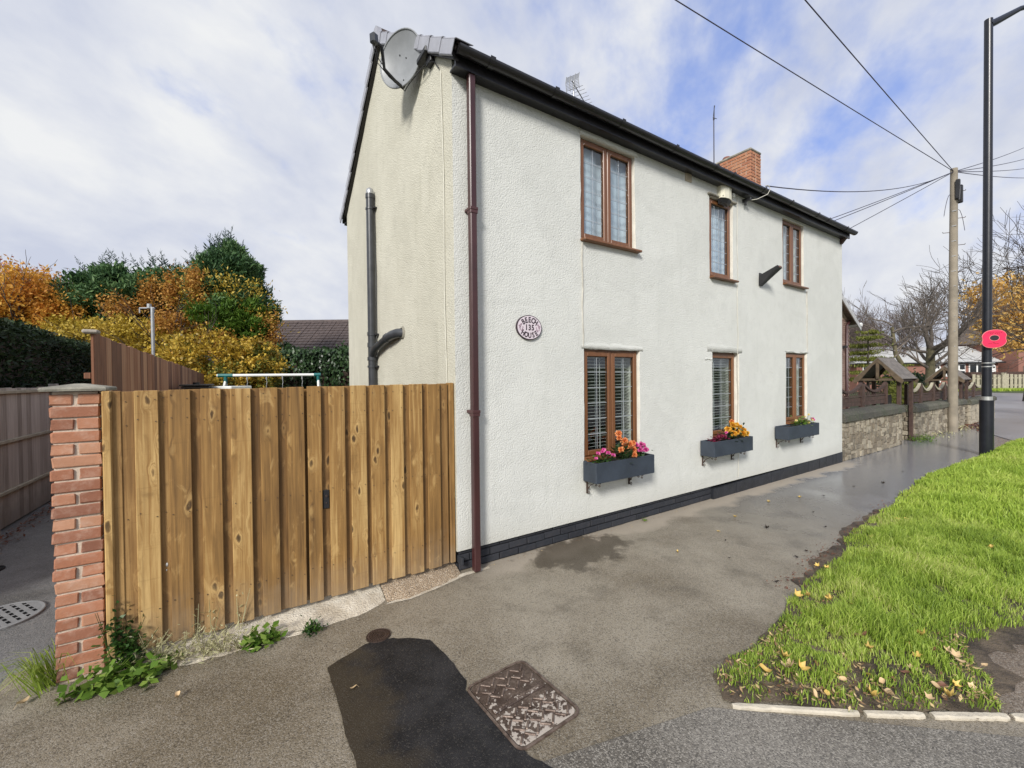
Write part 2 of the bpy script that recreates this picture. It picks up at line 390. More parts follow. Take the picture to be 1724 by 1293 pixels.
def tarmac(name, base, alt, rough0=.5, wet=True, spark=.5):
    t = mat(name); p = t.pos(); x, y, z = t.xyz(p)
    n1 = t.noise(p, .75, 5, .6, .4); n2 = t.noise(p, 2.6, 5, .6); n3 = t.noise(p, 9, 4)
    ag = t.n('TexVoronoi', {'Vector': p, 'Scale': 150.0}); agc = t.xyz(ag.outputs['Color'])[0]
    f = t.noise(p, 330, 3, .6)
    col = t.mix(t.ss(n1, .32, .68), base, alt)
    col = t.mix(t.math('MULTIPLY', t.ss(n2, .5, .74), .55), col, tuple(v*.55 for v in base))
    col = t.mix(t.math('MULTIPLY', t.ss(agc, .55, 1.0), spark), col, (.40, .37, .32))
    col = t.mix(t.math('MULTIPLY', t.ss(agc, .35, .0), .55), col, (.03, .028, .025))
    col = t.mix(t.math('MULTIPLY', t.ss(f, .66, .76), .55), col, (.62, .60, .56))
    rough = t.math('ADD', rough0, t.math('MULTIPLY', n3, .25))
    h = t.math('ADD', t.math('MULTIPLY', ag.outputs[0], -.8), f)
    if wet:
        far = t.ss(x, 1.6, 8.5)
        wm = t.ss(t.math('ADD', t.math('MULTIPLY', n1, .55), t.math('ADD', t.math('MULTIPLY', n2, .25), t.math('MULTIPLY', far, .40))), .36, .74)
        col = t.mix(t.math('MULTIPLY', far, .75), col, (.27, .268, .265))  # far end greyed and lightened: sky sheen put into the base colour
        col = t.mix(wm, col, t.mix(far, tuple(v*.60 for v in base), (.215, .217, .225)))
        rough = t.n('Mix', {0: wm, 2: rough, 3: .14}).outputs[0]
        # dry, sandy edge along the foot of the house wall
        dry = t.math('MULTIPLY', t.ss(t.math('ADD', y, t.math('MULTIPLY', t.math('SUBTRACT', n2, .5), .75)), -.34, -.14), t.ss(x, -.1, .5))
        dry = t.math('MULTIPLY', dry, t.ss(x, 9.3, 8.6))
        col = t.mix(t.math('MULTIPLY', dry, .85), col, (.36, .31, .245))
        rough = t.n('Mix', {0: dry, 2: rough, 3: .85}).outputs[0]
        # damp brown patch by the wall
        dx = t.math('DIVIDE', t.math('SUBTRACT', x, 1.25), .62); dy = t.math('DIVIDE', t.math('ADD', y, .26), .34)
        rr = t.math('SQRT', t.math('ADD', t.math('MULTIPLY', dx, dx), t.math('MULTIPLY', dy, dy)))
        dp = t.ss(t.math('ADD', rr, t.math('MULTIPLY', t.math('SUBTRACT', t.noise(p, 4.2, 6, .65), .5), 2.4)), 1.1, .75)
        col = t.mix(t.math('MULTIPLY', dp, .72), col, (.052, .040, .026))
        rough = t.n('Mix', {0: dp, 2: rough, 3: .35}).outputs[0]
        h = t.n('Mix', {0: t.math('MULTIPLY', wm, .93), 2: h, 3: .3}).outputs[0]
    t.out(t.bsdf(col, rough, t.bump(h, .004, .8)))
tarmac('pavement', (.158, .127, .083), (.345, .302, .232), .36, True, .38)
tarmac('road', (.118, .104, .084), (.235, .215, .185), .45, False, .6)
tarmac('alley', (.12, .12, .117), (.20, .20, .20), .30, False, .25)
tarmac('path_brown', (.105, .072, .045), (.22, .17, .125), .6, False, .4)
t = mat('patch'); p = t.pos(); n = t.noise(p, 1.6, 4); x, y, z = t.xyz(p)
brown = t.math('MULTIPLY', t.ss(t.math('ADD', x, t.math('MULTIPLY', t.noise(p, 4.5, 6, .65), .62)), -.62, -.84), .9)
ag = t.n('TexVoronoi', {'Vector': p, 'Scale': 170.0}); agc = t.xyz(ag.outputs['Color'])[0]
c = t.mix(t.ss(t.noise(p, 5, 5, .65), .3, .7), (.009, .009, .010), (.027, .026, .027)); c = t.mix(brown, c, (.045, .035, .022))
c = t.mix(t.math('MULTIPLY', t.ss(agc, .8, 1), .4), c, (.10, .09, .075))
t.out(t.bsdf(c, .55, t.bump(t.math('ADD', t.math('MULTIPLY', ag.outputs[0], -.8), t.noise(p, 330, 2)), .004, .7), Specular_IOR_Level=.25))
t = mat('wet_road'); p = t.pos(); n = t.noise(p, .35, 4)
t.out(t.bsdf(t.mix(t.ss(n, .3, .7), (.20, .20, .205), (.29, .29, .30)), t.math('ADD', .22, t.math('MULTIPLY', n, .25)), t.bump(t.noise(p, 14, 3), .004, .3)))
t = mat('concrete_pale'); p = t.pos(); n = t.noise(p, 7, 5, .65); n2 = t.noise(p, 70, 4)
c = t.mix(t.ss(n, .3, .72), (.42, .36, .27), (.66, .60, .49)); c = t.mix(t.math('MULTIPLY', t.ss(n2, .58, .72), .55), c, (.25, .19, .13))
t.out(t.bsdf(c, .88, t.bump(t.math('ADD', n, n2), .012)))
t = mat('gravel_sand'); p = t.pos(); n = t.noise(p, 12, 5, .6); vo = t.n('TexVoronoi', {'Vector': p, 'Scale': 95.0})
c = t.ramp(t.xyz(vo.outputs['Color'])[0], [(0, (.26, .19, .12)), (.5, (.40, .30, .20)), (1, (.58, .48, .36))]); c = t.mix(t.math('MULTIPLY', n, .5), c, (.33, .25, .17))
t.out(t.bsdf(c, .9, t.bump(vo.outputs[0], .012)))
t = mat('ground'); p = t.pos(); n = t.noise(p, .25, 5)
t.out(t.bsdf(t.mix(t.ss(n, .3, .7), (.045, .065, .022), (.075, .095, .030)), .95, t.bump(t.noise(p, 3, 4), .05)))
t = mat('verge_soil'); p = t.pos(); n = t.noise(p, 5, 5, .6)
t.out(t.bsdf(t.mix(t.ss(n, .35, .65), (.040, .028, .018), (.135, .100, .066)), .7, t.bump(t.noise(p, 40, 5, .6), .02)))

def leafmat(name, stops, trans=.35, rough=.5, big=.5, bscale=1.3, dark=.5):
    t = mat(name); p = t.pos(); r = t.island(); n = t.noise(p, bscale, 3)
    v = t.math('ADD', t.math('MULTIPLY', r, 1-big), t.math('MULTIPLY', t.ss(n, .3, .7), big))
    c = t.ramp(v, stops)
    a = t.bsdf(c, rough, Specular_IOR_Level=.3)
    tr = t.n('BsdfTranslucent', {'Color': c}).outputs[0]
    mx = t.n('MixShader', {0: trans}); t.put(mx.inputs[1], a); t.put(mx.inputs[2], tr)
    t.out(mx.outputs[0])
leafmat('grass', [(0, (.10, .17, .022)), (.30, (.27, .39, .055)), (.66, (.44, .56, .10)), (.80, (.52, .60, .16)), (1, (.62, .55, .27))], .4, .45, .4, 1.6)
leafmat('grass_far', [(0, (.24, .36, .045)), (.5, (.38, .51, .075)), (.85, (.50, .59, .13)), (1, (.55, .55, .22))], .35, .5, .5, .8)
leafmat('conifer', [(0, (.014, .040, .016)), (.5, (.062, .135, .048)), (1, (.17, .265, .095))], .2, .6, .5, 1.1)
leafmat('conifer_blue', [(0, (.03, .055, .05)), (.5, (.07, .105, .095)), (1, (.13, .165, .15))], .2, .6, .4, 1.1)
leafmat('conifer_bright', [(0, (.035, .085, .010)), (.5, (.10, .19, .020)), (1, (.20, .30, .045))], .3, .6, .5, 1.6)
leafmat('rust', [(0, (.24, .095, .018)), (.5, (.48, .24, .050)), (1, (.66, .44, .12))], .35, .6, .4, 1.6)
leafmat('orange_tree', [(0, (.50, .17, .030)), (.45, (.64, .33, .055)), (1, (.76, .52, .10))], .35, .6, .65, .55)
leafmat('yellow_leaf', [(0, (.22, .17, .018)), (.45, (.50, .36, .045)), (1, (.72, .55, .14))], .35, .5, .4, 1.4)
leafmat('gold_leaf', [(0, (.10, .075, .012)), (.25, (.30, .20, .025)), (.6, (.62, .43, .06)), (.85, (.78, .58, .13)), (1, (.50, .24, .05))], .35, .45, .35, 1.5)
leafmat('red_leaf', [(0, (.38, .10, .07)), (.6, (.50, .20, .13)), (1, (.58, .33, .20))], .35, .6, .3, 1.0)
leafmat('ivy', [(0, (.010, .022, .009)), (.5, (.030, .062, .022)), (1, (.085, .145, .055))], .2, .35, .4, 1.5)
leafmat('hedge', [(0, (.006, .013, .006)), (.6, (.018, .036, .012)), (1, (.045, .080, .026))], .15, .6, .35, 1.2)
leafmat('weed_green', [(0, (.05, .115, .014)), (.5, (.12, .22, .030)), (1, (.26, .36, .07))], .35, .4, .2, 4)
leafmat('weed_dark', [(0, (.012, .035, .008)), (.6, (.035, .085, .016)), (1, (.08, .15, .03))], .3, .4, .2, 4)
leafmat('weed_dry', [(0, (.22, .20, .085)), (.5, (.44, .42, .23)), (1, (.62, .59, .38))], .3, .6, .2, 5)
leafmat('begonia_leaf', [(0, (.012, .030, .012)), (1, (.050, .095, .03))], .2, .35, .1, 5)
leafmat('petal_orange', [(0, (.66, .15, .05)), (.5, (.78, .30, .10)), (1, (.84, .46, .22))], .25, .5, .1, 9)
leafmat('petal_yellow', [(0, (.70, .30, .02)), (.5, (.80, .46, .05)), (1, (.86, .60, .16))], .25, .5, .1, 9)
leafmat('petal_pink', [(0, (.52, .03, .24)), (.5, (.70, .09, .36)), (1, (.80, .25, .50))], .25, .5, .1, 9)
leafmat('petal_wine', [(0, (.10, .01, .03)), (1, (.24, .03, .07))], .2, .5, .1, 9)
leafmat('petal_cream', [(0, (.80, .66, .20)), (1, (.88, .80, .45))], .25, .5, .1, 9)
leafmat('litter', [(0, (.10, .050, .030)), (.35, (.30, .17, .09)), (.7, (.55, .40, .20)), (1, (.70, .55, .30))], .2, .6, .1, 9)
leafmat('litter_red', [(0, (.06, .025, .018)), (.6, (.16, .06, .035)), (1, (.27, .12, .06))], .1, .6, .2, 4)
leafmat('orange_right', [(0, (.40, .21, .06)), (.5, (.64, .40, .11)), (1, (.76, .58, .22))], .35, .6, .35, .8)
leafmat('larch', [(0, (.07, .085, .012)), (.5, (.15, .17, .028)), (1, (.26, .25, .06))], .3, .6, .35, 1.2)
leafmat('grey_scrub', [(0, (.16, .13, .105)), (.5, (.25, .205, .165)), (1, (.34, .29, .23))], .2, .8, .5, .6)

t = mat('glass')
fr = t.n('LayerWeight', {'Blend': .5}); k = t.math('ADD', .045, t.math('MULTIPLY', t.math('POWER', fr.outputs['Facing'], 5.0), .95), True)
gl = t.n('BsdfGlossy', {'Color': (.95, .97, 1.0), 'Roughness': .015}); tr = t.n('BsdfTransparent', {'Color': (.90, .93, .93)})
mx = t.n('MixShader'); t.put(mx.inputs[0], k); t.put(mx.inputs[1], tr.outputs[0]); t.put(mx.inputs[2], gl.outputs[0]); t.out(mx.outputs[0])
# worn wet iron of the inspection cover, sky gleam painted in as pale metal
t = mat('cover_plate'); p = t.pos(); n = t.noise(p, 9, 4, .6); x, y, z = t.xyz(p)
worn = t.ss(t.math('ADD', t.math('MULTIPLY', y, -1.1), t.math('MULTIPLY', t.noise(p, 30, 3, .6), 2.2)), 2.98, 3.12)
c = t.mix(t.ss(n, .3, .7), (.075, .050, .038), (.20, .15, .12)); c = t.mix(t.math('MULTIPLY', t.ss(t.noise(p, 60, 4, .7), .35, .6), .6), c, (.05, .03, .022)); c = t.mix(worn, c, (.60, .53, .47))
t.out(t.bsdf(c, t.n('Mix', {0: worn, 2: .42, 3: .30}).outputs[0], t.bump(t.noise(p, 60, 4), .003), Metallic=.55))
t = mat('cover_bar'); p = t.objco(); n = t.noise(p, 20, 4, .6)
t.out(t.bsdf(t.mix(t.ss(n, .3, .7), (.085, .055, .042), (.21, .16, .13)), .42, t.bump(t.noise(p, 90, 4), .002), Metallic=.4))
# ------------------------------------------------------------------ ground sheets
def sheet(name, poly, z, m, kind='structure', thick=0.0, parent=None):
    mb = MB()
    mb.add([(x, y, z) for x, y in poly], [tuple(range(len(poly)))])
    o = mb.build(name, m, parent)
    if kind: o['kind'] = kind
    return o
def grid_sheet(name, x0, x1, y0, y1, nx, ny, zf, m, kind='structure'):
    mb = MB(); vs = [(x0+(x1-x0)*i/nx, y0+(y1-y0)*j/ny) for j in range(ny+1) for i in range(nx+1)]
    mb.add([(x, y, zf(x, y)) for x, y in vs], [(j*(nx+1)+i, j*(nx+1)+i+1, (j+1)*(nx+1)+i+1, (j+1)*(nx+1)+i) for j in range(ny) for i in range(nx)], True)
    o = mb.build(name, m); o['kind'] = kind; return o
sheet('ground', [(-500, -500), (700, -500), (700, 700), (-500, 700)], -.03, M['ground'])
def hillz(x, y):
    t = max(0, min(1, (-62-y)/40)); return -.1 + 4.6*t*t*(3-2*t) + .9*t*math.sin(x*.11) + .6*t*math.sin(x*.31+1)
grid_sheet('hill', -200, 260, -180, -55, 90, 24, hillz, M['ground'])
sheet('pavement', [(-2.9, -6.0), (4.0, -6.0), (24, -4.0), (24, .35), (-2.9, .35)], 0, M['pavement'])
sheet('alley', [(-4.3, -6.0), (-2.9, -6.0), (-2.9, .3), (-2.46, .3), (-2.46, 20), (-4.3, 20)], -.003, M['alley'])
sheet('road', [(-30, -16), (30, -16), (30, -8.0), (6.5, -7.6), (.43, -2.22), (-.8, -1.9), (-1.6, -3.2), (-6, -9), (-30, -9)], -.006, M['road']).location.z = .010
# main road bending away beyond the pavement
sheet('far_road', [(15.5, -1.55), (17.4, -.75), (22, .45), (30, 1.3), (44, 4.2), (57.5, 7.5), (61.5, 6.0), (69, .3), (80, -8), (75, -22), (40, -12), (22, -5.5), (18, -4.5)], .010, M['wet_road'])

# verge: a low mound of soil between pavement, path and road
VERGE = [(.54, -2.23), (.68, -2.08), (1.30, -2.06), (2.0, -1.93), (2.8, -1.85), (3.4, -1.84), (4.1, -1.65), (5.5, -1.58), (8.6, -1.32), (11.7, -1.47), (15.3, -1.50), (17.0, -1.70),
         (17.5, -4.2), (9.0, -4.0), (5.2, -3.45), (3.13, -3.03), (2.30, -2.86), (1.95, -3.02), (1.66, -3.09), (1.08, -2.69)]
def rough(poly, step, amp, seed):
    out = []; n = len(poly)
    for i in range(n):
        a = poly[i]; b = poly[(i+1) % n]; L_ = math.dist(a, b); k = max(1, int(L_/step)); nx_, ny_ = -(b[1]-a[1])/L_, (b[0]-a[0])/L_
        for j in range(k):
            f = j/k; x, y = a[0]*(1-f)+b[0]*f, a[1]*(1-f)+b[1]*f
            e = amp*(mnoise.noise(Vector((x*6, y*6, seed)))+.6*mnoise.noise(Vector((x*17, y*17, seed)))) if x < 9 else 0
            out.append((x+nx_*e, y+ny_*e))
    return out
VERGE = rough(VERGE, .09, .055, 3.3)
def inside(px, py, poly=VERGE):
    px = np.asarray(px); py = np.asarray(py); c = np.zeros(px.shape, bool); n = len(poly)
    for i in range(n):
        x1, y1 = poly[i]; x2, y2 = poly[i-1]
        hit = ((y1 > py) != (y2 > py)) & (px < (x2-x1)*(py-y1)/(y2-y1+1e-12)+x1); c ^= hit
    return c
def edge_dist(px, py, poly=VERGE):
    px = np.asarray(px, float); py = np.asarray(py, float); dm = np.full(px.shape, 1e9); n = len(poly)
    for i in range(n):
        a = np.array(poly[i]); b = np.array(poly[i-1]); ab = b-a
        t_ = np.clip(((px-a[0])*ab[0]+(py-a[1])*ab[1])/(ab@ab), 0, 1)
        dm = np.minimum(dm, np.hypot(px-a[0]-t_*ab[0], py-a[1]-t_*ab[1]))
    return dm
def verge_z(x, y):
    d_ = edge_dist(x, y); return np.where(inside(x, y), .012+.055*np.clip(d_/.35, 0, 1), .0)
def build_verge():
    mb = MB(); n = len(VERGE); gx = np.arange(.55, 17.6, .11); gy = np.arange(-4.25, -1.2, .11)
    bm = bmesh.new()
    vs = [bm.verts.new((x, y, .010)) for x, y in VERGE]; bm.faces.new(vs)
    for x in np.arange(.7, 17.5, .28): bmesh.ops.bisect_plane(bm, geom=bm.verts[:]+bm.edges[:]+bm.faces[:], plane_co=(x, 0, 0), plane_no=(1, 0, 0))
    for y in np.arange(-4.2, -1.3, .14): bmesh.ops.bisect_plane(bm, geom=bm.verts[:]+bm.edges[:]+bm.faces[:], plane_co=(0, y, 0), plane_no=(0, 1, 0))
    for v in bm.verts:
        d_ = float(edge_dist(v.co.x, v.co.y)); v.co.z = .008+.05*min(d_/.3, 1)+(.012*math.sin(v.co.x*9)*math.sin(v.co.y*11) if d_ > .1 else 0)
    mb.bm(bm, True); o = mb.build('verge', M['verge_soil']); o['kind'] = 'structure'
build_verge()
sheet('footpath', [(1.60, -3.10), (1.75, -2.95), (2.0, -2.80), (2.4, -2.70), (3.15, -2.85), (5.2, -3.3), (9, -3.9), (9.5, -5.4), (5.5, -4.8), (2.15, -3.56)], .0075, M['path_brown'])
# muddy spill of soil and dead leaves on the pavement edge
sheet('bare_earth', rough([(1.55, -3.02), (1.45, -2.80), (1.62, -2.66), (1.95, -2.66), (2.3, -2.62), (2.75, -2.72), (3.2, -2.82), (3.6, -3.05), (3.0, -3.14), (2.3, -3.02), (1.95, -3.10)], .08, .12, 12.4), .0105, M['verge_soil'])
sheet('mud', rough([(2.25, -1.90), (2.36, -1.80), (2.75, -1.79), (3.2, -1.70), (3.62, -1.72), (4.1, -1.55), (4.9, -1.53), (5.4, -1.52), (5.5, -1.66), (4.0, -1.76), (3.3, -1.92), (2.7, -1.95)], .07, .07, 8.1), .0045, M['verge_soil'])
sheet('tarmac_patch', rough([(-1.245, -.703), (-.986, -.594), (-.808, -.632), (-.605, -.80), (-.575, -1.12), (-.567, -1.30), (-.61, -1.36), (-.56, -1.9), (-.47, -2.12), (-1.262, -2.3), (-1.255, -1.4)], .035, .014, 6.6), .005, M['patch'])
# concrete threshold under the gate and its gravelly end
def apron(name, back, front, m):
    mb = MB(); n = len(back); vs = []; fs = []
    for k in range(6):
        for i in range(n):
            a = k/5; b_ = back[i]; f_ = front[i]
            j = rnd.uniform(-.004, .004) if 0 < k < 5 else 0
            vs.append((b_[0]*(1-a)+f_[0]*a, b_[1]*(1-a)+f_[1]*a, b_[2]*(1-a**1.6)+.002*a + j))
    for k in range(5):
        for i in range(n-1): fs.append((k*n+i, k*n+i+1, (k+1)*n+i+1, (k+1)*n+i))
    mb.add(vs, fs, True); o = mb.build(name, m); o['kind'] = 'structure'
def poly_at(pl, n):
    L_ = [0]
    for a, b in zip(pl, pl[1:]): L_.append(L_[-1]+math.dist(a, b))
    out = []
    for i in range(n):
        s = L_[-1]*i/(n-1); k = max(j for j in range(len(pl)-1) if L_[j] <= s+1e-9); f = (s-L_[k])/(L_[k+1]-L_[k]); out.append(tuple(pl[k][c]*(1-f)+pl[k+1][c]*f for c in range(2)))
    return out
fr_ = poly_at([(-2.40, .0), (-2.2, -.10), (-1.95, -.17), (-1.60, -.20), (-1.2, -.215), (-.95, -.20), (-.80, -.165), (-.70, -.10)], 40)
fr_ = [(x, y + rnd.uniform(-.012, .012)) for x, y in fr_]
apron('threshold', [(-2.40+1.70*i/39, .26, .085) for i in range(40)], fr_, M['concrete_pale'])
fr_ = poly_at([(-.70, -.13), (-.55, -.185), (-.25, -.13), (-.02, -.07), (.02, -.03)], 24)
apron('gravel', [(-.698+.70*i/23, .26, .10) for i in range(24)], [(x, y+rnd.uniform(-.01, .01)) for x, y in fr_], M['gravel_sand'])
sheet('threshold_lip', [(-.72, -.165), (-.52, -.20), (-.24, -.155), (.03, -.085), (.30, -.085), (.30, -.045), (.02, -.03), (-.3, -.1), (-.6, -.13)], .004, M['concrete_pale'])

# ------------------------------------------------------------------ the cottage
LX, DY, HE = 8.81, 4.33, 4.72          # length, depth, eaves
OPEN = dict(up1=(1.57, 2.48, 3.345, 4.535), up2=(4.08, 4.70, 3.235, 4.43), up3=(6.275, 7.075, 3.39, 4.55),
            lo1=(1.60, 2.545, .855, 2.135), lo2=(4.12, 4.845, .885, 2.165), lo3=(6.37, 7.195, .955, 2.215))
house = thing('cottage', 'white rendered two storey cottage with brown windows and black plinth', 'house', (0, 0, 0))
def wob(x, z, e):
    d_ = min(e, 1.0)
    return (mnoise.noise(Vector((x*.8, z*.8, 2.0)))*.012 + mnoise.noise(Vector((x*3, z*3, 5.0)))*.0045)*d_
def wall_front():
    mb = MB()
    xs = sorted({0.0, LX} | {v for o in OPEN.values() for v in o[:2]}); zs = sorted({.20, HE} | {v for o in OPEN.values() for v in o[2:]})
    def fill(vals, step):
        out = []
        for a, b in zip(vals, vals[1:]):
            k = max(1, int(round((b-a)/step))); out += [a+(b-a)*i/k for i in range(k)]
        return out+[vals[-1]]
    X = fill(xs, .10); Zs = fill(zs, .10); nx, nz = len(X), len(Zs)
    def hole(x, z): return any(o[0] < x < o[1] and o[2] < z < o[3] for o in OPEN.values())
    idx = {}
    def vid(i, j):
        if (i, j) not in idx:
            x, z = X[i], Zs[j]; e = min(x/.1, (LX-x)/.1, (z-.2)/.1, (HE-z)/.1)
            y = wob(x, z, max(e, 0))
            x2, z2 = x, z
            for o in OPEN.values():      # soft plaster arris: corners of the reveals wander a little
                if (abs(x-o[0]) < 1e-6 or abs(x-o[1]) < 1e-6) and o[2]-1e-6 <= z <= o[3]+1e-6: x2 += mnoise.noise(Vector((x*7, z*6, 1)))*.010
                if (abs(z-o[2]) < 1e-6 or abs(z-o[3]) < 1e-6) and o[0]-1e-6 <= x <= o[1]+1e-6: z2 += mnoise.noise(Vector((x*6, z*7, 4)))*.010
            idx[(i, j)] = len(mb.v); mb.v.append((x2, y, z2))
        return idx[(i, j)]
    for i in range(nx-1):
        for j in range(nz-1):
            if not hole((X[i]+X[i+1])/2, (Zs[j]+Zs[j+1])/2):
                mb.f.append((vid(i, j), vid(i+1, j), vid(i+1, j+1), vid(i, j+1))); mb.mi.append(0); mb.smooth.append(True)
    front = [v for v in mb.v]
    # reveals follow the wandering arris
    for o in OPEN.values():
        ring = [(i, j) for (i, j) in idx if (o[0]-1e-6 <= X[i] <= o[1]+1e-6 and o[2]-1e-6 <= Zs[j] <= o[3]+1e-6) and (abs(X[i]-o[0]) < 1e-6 or abs(X[i]-o[1]) < 1e-6 or abs(Zs[j]-o[2]) < 1e-6 or abs(Zs[j]-o[3]) < 1e-6)]
        cx, cz = (o[0]+o[1])/2, (o[2]+o[3])/2
        ring.sort(key=lambda q: math.atan2(Zs[q[1]]-cz, X[q[0]]-cx)); k = len(ring)
        vs = [mb.v[idx[q]] for q in ring] + [(X[q[0]], .30, Zs[q[1]]) for q in ring]
        mb.cur = 1; mb.add(vs, [(a, (a+1) % k, k+(a+1) % k, k+a) for a in range(k)]); mb.cur = 0
    # bottom edge of the render, overhanging the plinth
    mb.add([(0, 0, .2), (LX, 0, .2), (LX, .05, .19), (0, .05, .19)], [(0, 1, 2, 3)])
    # inner leaf so that rooms are closed
    return mb.build('front_wall', [M['render_white'], M['reveal']], house, fix=False)
wall_front()
def roof_z(y): return 4.745 + .715*(min(y, DY-y)+.16)
def wall_gable(name, x, m, flip):
    mb = MB(); n = 44; rows = 46; vs = []
    for i in range(n+1):
        y = DY*i/n; top = roof_z(y)-.07
        for j in range(rows+1):
            z = .2+(top-.2)*j/rows; e = min(y/.1, (DY-y)/.1, 1)
            vs.append((x + (-1 if flip else 1)*wob(y+20, z, e), y, z))
    fs = [(i*(rows+1)+j, i*(rows+1)+j+1, (i+1)*(rows+1)+j+1, (i+1)*(rows+1)+j) for i in range(n) for j in range(rows)]
    mb.add(vs, fs, True); return mb.build(name, m, house, fix=False)
wall_gable('gable_wall', 0, M['render_cream'], True)
wall_gable('gable_wall', LX, M['render_cream'], False)
mb = MB(); mb.box(0, LX, DY-.01, DY, .0, HE); mb.build('back_wall', M['render_cream'], house)
# rooms: dark walls and floors behind the windows
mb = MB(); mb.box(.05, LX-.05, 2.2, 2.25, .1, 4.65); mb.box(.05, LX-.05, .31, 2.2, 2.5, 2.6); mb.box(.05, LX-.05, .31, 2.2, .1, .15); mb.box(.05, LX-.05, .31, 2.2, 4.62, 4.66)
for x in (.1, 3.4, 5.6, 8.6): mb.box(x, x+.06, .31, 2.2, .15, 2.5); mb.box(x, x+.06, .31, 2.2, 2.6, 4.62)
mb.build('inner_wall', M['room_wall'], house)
# plaster bands and cracks: raised lintel plaster over the ground floor windows, thin joints in the render
def plaster(x0, x1, z0, z1, th=.012):
    mb = MB(); n = 14; vs = []; fs = []
    for i in range(n+1):
        x = x0+(x1-x0)*i/n; a = z0+rnd.uniform(-.008, .008); b = z1+rnd.uniform(-.012, .012)
        vs += [(x, .004, b+.01), (x, -th*rnd.uniform(.7, 1.2), (a*.35+b*.65)), (x, -th*rnd.uniform(.9, 1.5), a), (x, .01, a-.002)]
    for i in range(n):
        for k in range(3): fs.append((i*4+k, i*4+k+1, (i+1)*4+k+1, (i+1)*4+k))
    mb.add(vs, fs, True); return mb.build('plaster_band', M['render_white'], house, fix=False)
plaster(1.56, 2.60, 2.137, 2.20, .008); plaster(4.0, 4.93, 2.168, 2.30, .007); plaster(6.34, 7.25, 2.218, 2.26, .006); plaster(1.55, 2.52, 4.54, 4.60, .012)
plaster(3.93, 4.11, 2.05, 2.075, .012)
def crack(pts, w=.0022, m='plaque_flower'):
    mb = MB()
    for (x0, z0), (x1, z1) in zip(pts, pts[1:]):
        mb.add([(x0-w, -.0145, z0), (x0+w, -.0145, z0), (x1+w, -.0145, z1), (x1-w, -.0145, z1), (x0-w, .01, z0), (x0+w, .01, z0), (x1+w, .01, z1), (x1-w, .01, z1)], [(0, 1, 2, 3), (0, 4, 7, 3), (1, 5, 6, 2)])
    return mb
def wavy(x, z0, z1, n=18, a=.006): return [(x+rnd.uniform(-a, a)*.5+a*math.sin(i*.7), z0+(z1-z0)*i/n) for i in range(n+1)]
plain('crack', (.45, .43, .38), .9, .2)
for x, z0, z1 in ((1.585, 2.15, 3.33), (1.56, 4.55, 4.68), (7.19, 2.25, 3.37)): crack(wavy(x, z0, z1)).build('render_joint', M['crack'], house)
mb = MB(); mb.tube([(x, -.012, z) for x, z in wavy(4.80, .24, 4.62, 40, .008)], .0045, 5); mb.build('wall_cable', M['cable_white'], house)
mb = MB(); mb.tube([(-.012, .20+.05*(4.6-z)/4.4*-1+.012*math.sin(z*3), z) for z in np.linspace(4.75, 1.6, 30)], .0045, 5); mb.build('wall_cable', M['cable_white'], house)

# plinth of black painted brickwork
mb = MB(); mb.box(.03, 4.135, .042, .3, -.03, .205); mb.box(.034, .3, .3, DY, -.03, .195)
plinth = mb.build('plinth', M['mortar_black'], house)
bm_brick = MB().bbox(-.1065, .1065, -.012, .012, -.0315, .0315, .004).build('brick', M['brick_black']); BRICKME = bm_brick.data; bpy.data.objects.remove(bm_brick)
def brick_at(parent, me, p, rz=0, m=None, sx=1.0, name='brick'):
    o = bpy.data.objects.new(name, me); COL.objects.link(o); o.parent = parent; o.location = Vector(p)-worg(parent); o.rotation_euler.z = rz
    if sx != 1.0: o.scale.x = sx
    return o
for c in range(3):
    z = .010+c*.075+.032
    x = .03+(0 if c % 2 else .0)
    off = .1125 if c % 2 else 0
    k = 0; x = .03
    while x < 4.13:
        L_ = .215 if not (k == 0 and off) else .1025
        L_ = min(L_, 4.13-x)
        if L_ > .04: brick_at(plinth, BRICKME, (x+L_/2, .036+rnd.uniform(-.004, .004), z+rnd.uniform(-.002, .002)), rnd.uniform(-.012, .012), sx=L_/.213)
        x += L_+.010; k += 1
    for k in range(6):
        brick_at(plinth, BRICKME, (.028, .06+.107+k*.225-(.1125 if c % 2 else 0), z), PI/2)
mb = MB()
n = 30
for i in range(n):
    x0 = 4.135+(LX-4.135)*i/n; x1 = 4.135+(LX-4.135)*(i+1)/n; h0 = .155+.06*i/n; h1 = .155+.06*(i+1)/n
    y0 = -.004+rnd.uniform(-.003, .003)
    mb.add([(x0, y0, -.03), (x1, y0, -.03), (x1, y0, h1), (x0, y0, h0), (x0, .3, h0), (x1, .3, h1), (x0, .3, -.03)], [(0, 1, 2, 3), (3, 2, 5, 4), (0, 3, 4, 6)])
mb.build('plinth_step', M['plinth_paint'], house)
mb = MB(); mb.box(LX-.3, LX-.004, .3, DY, -.03, .2); mb.build('plinth_end', M['plinth_paint'], house)

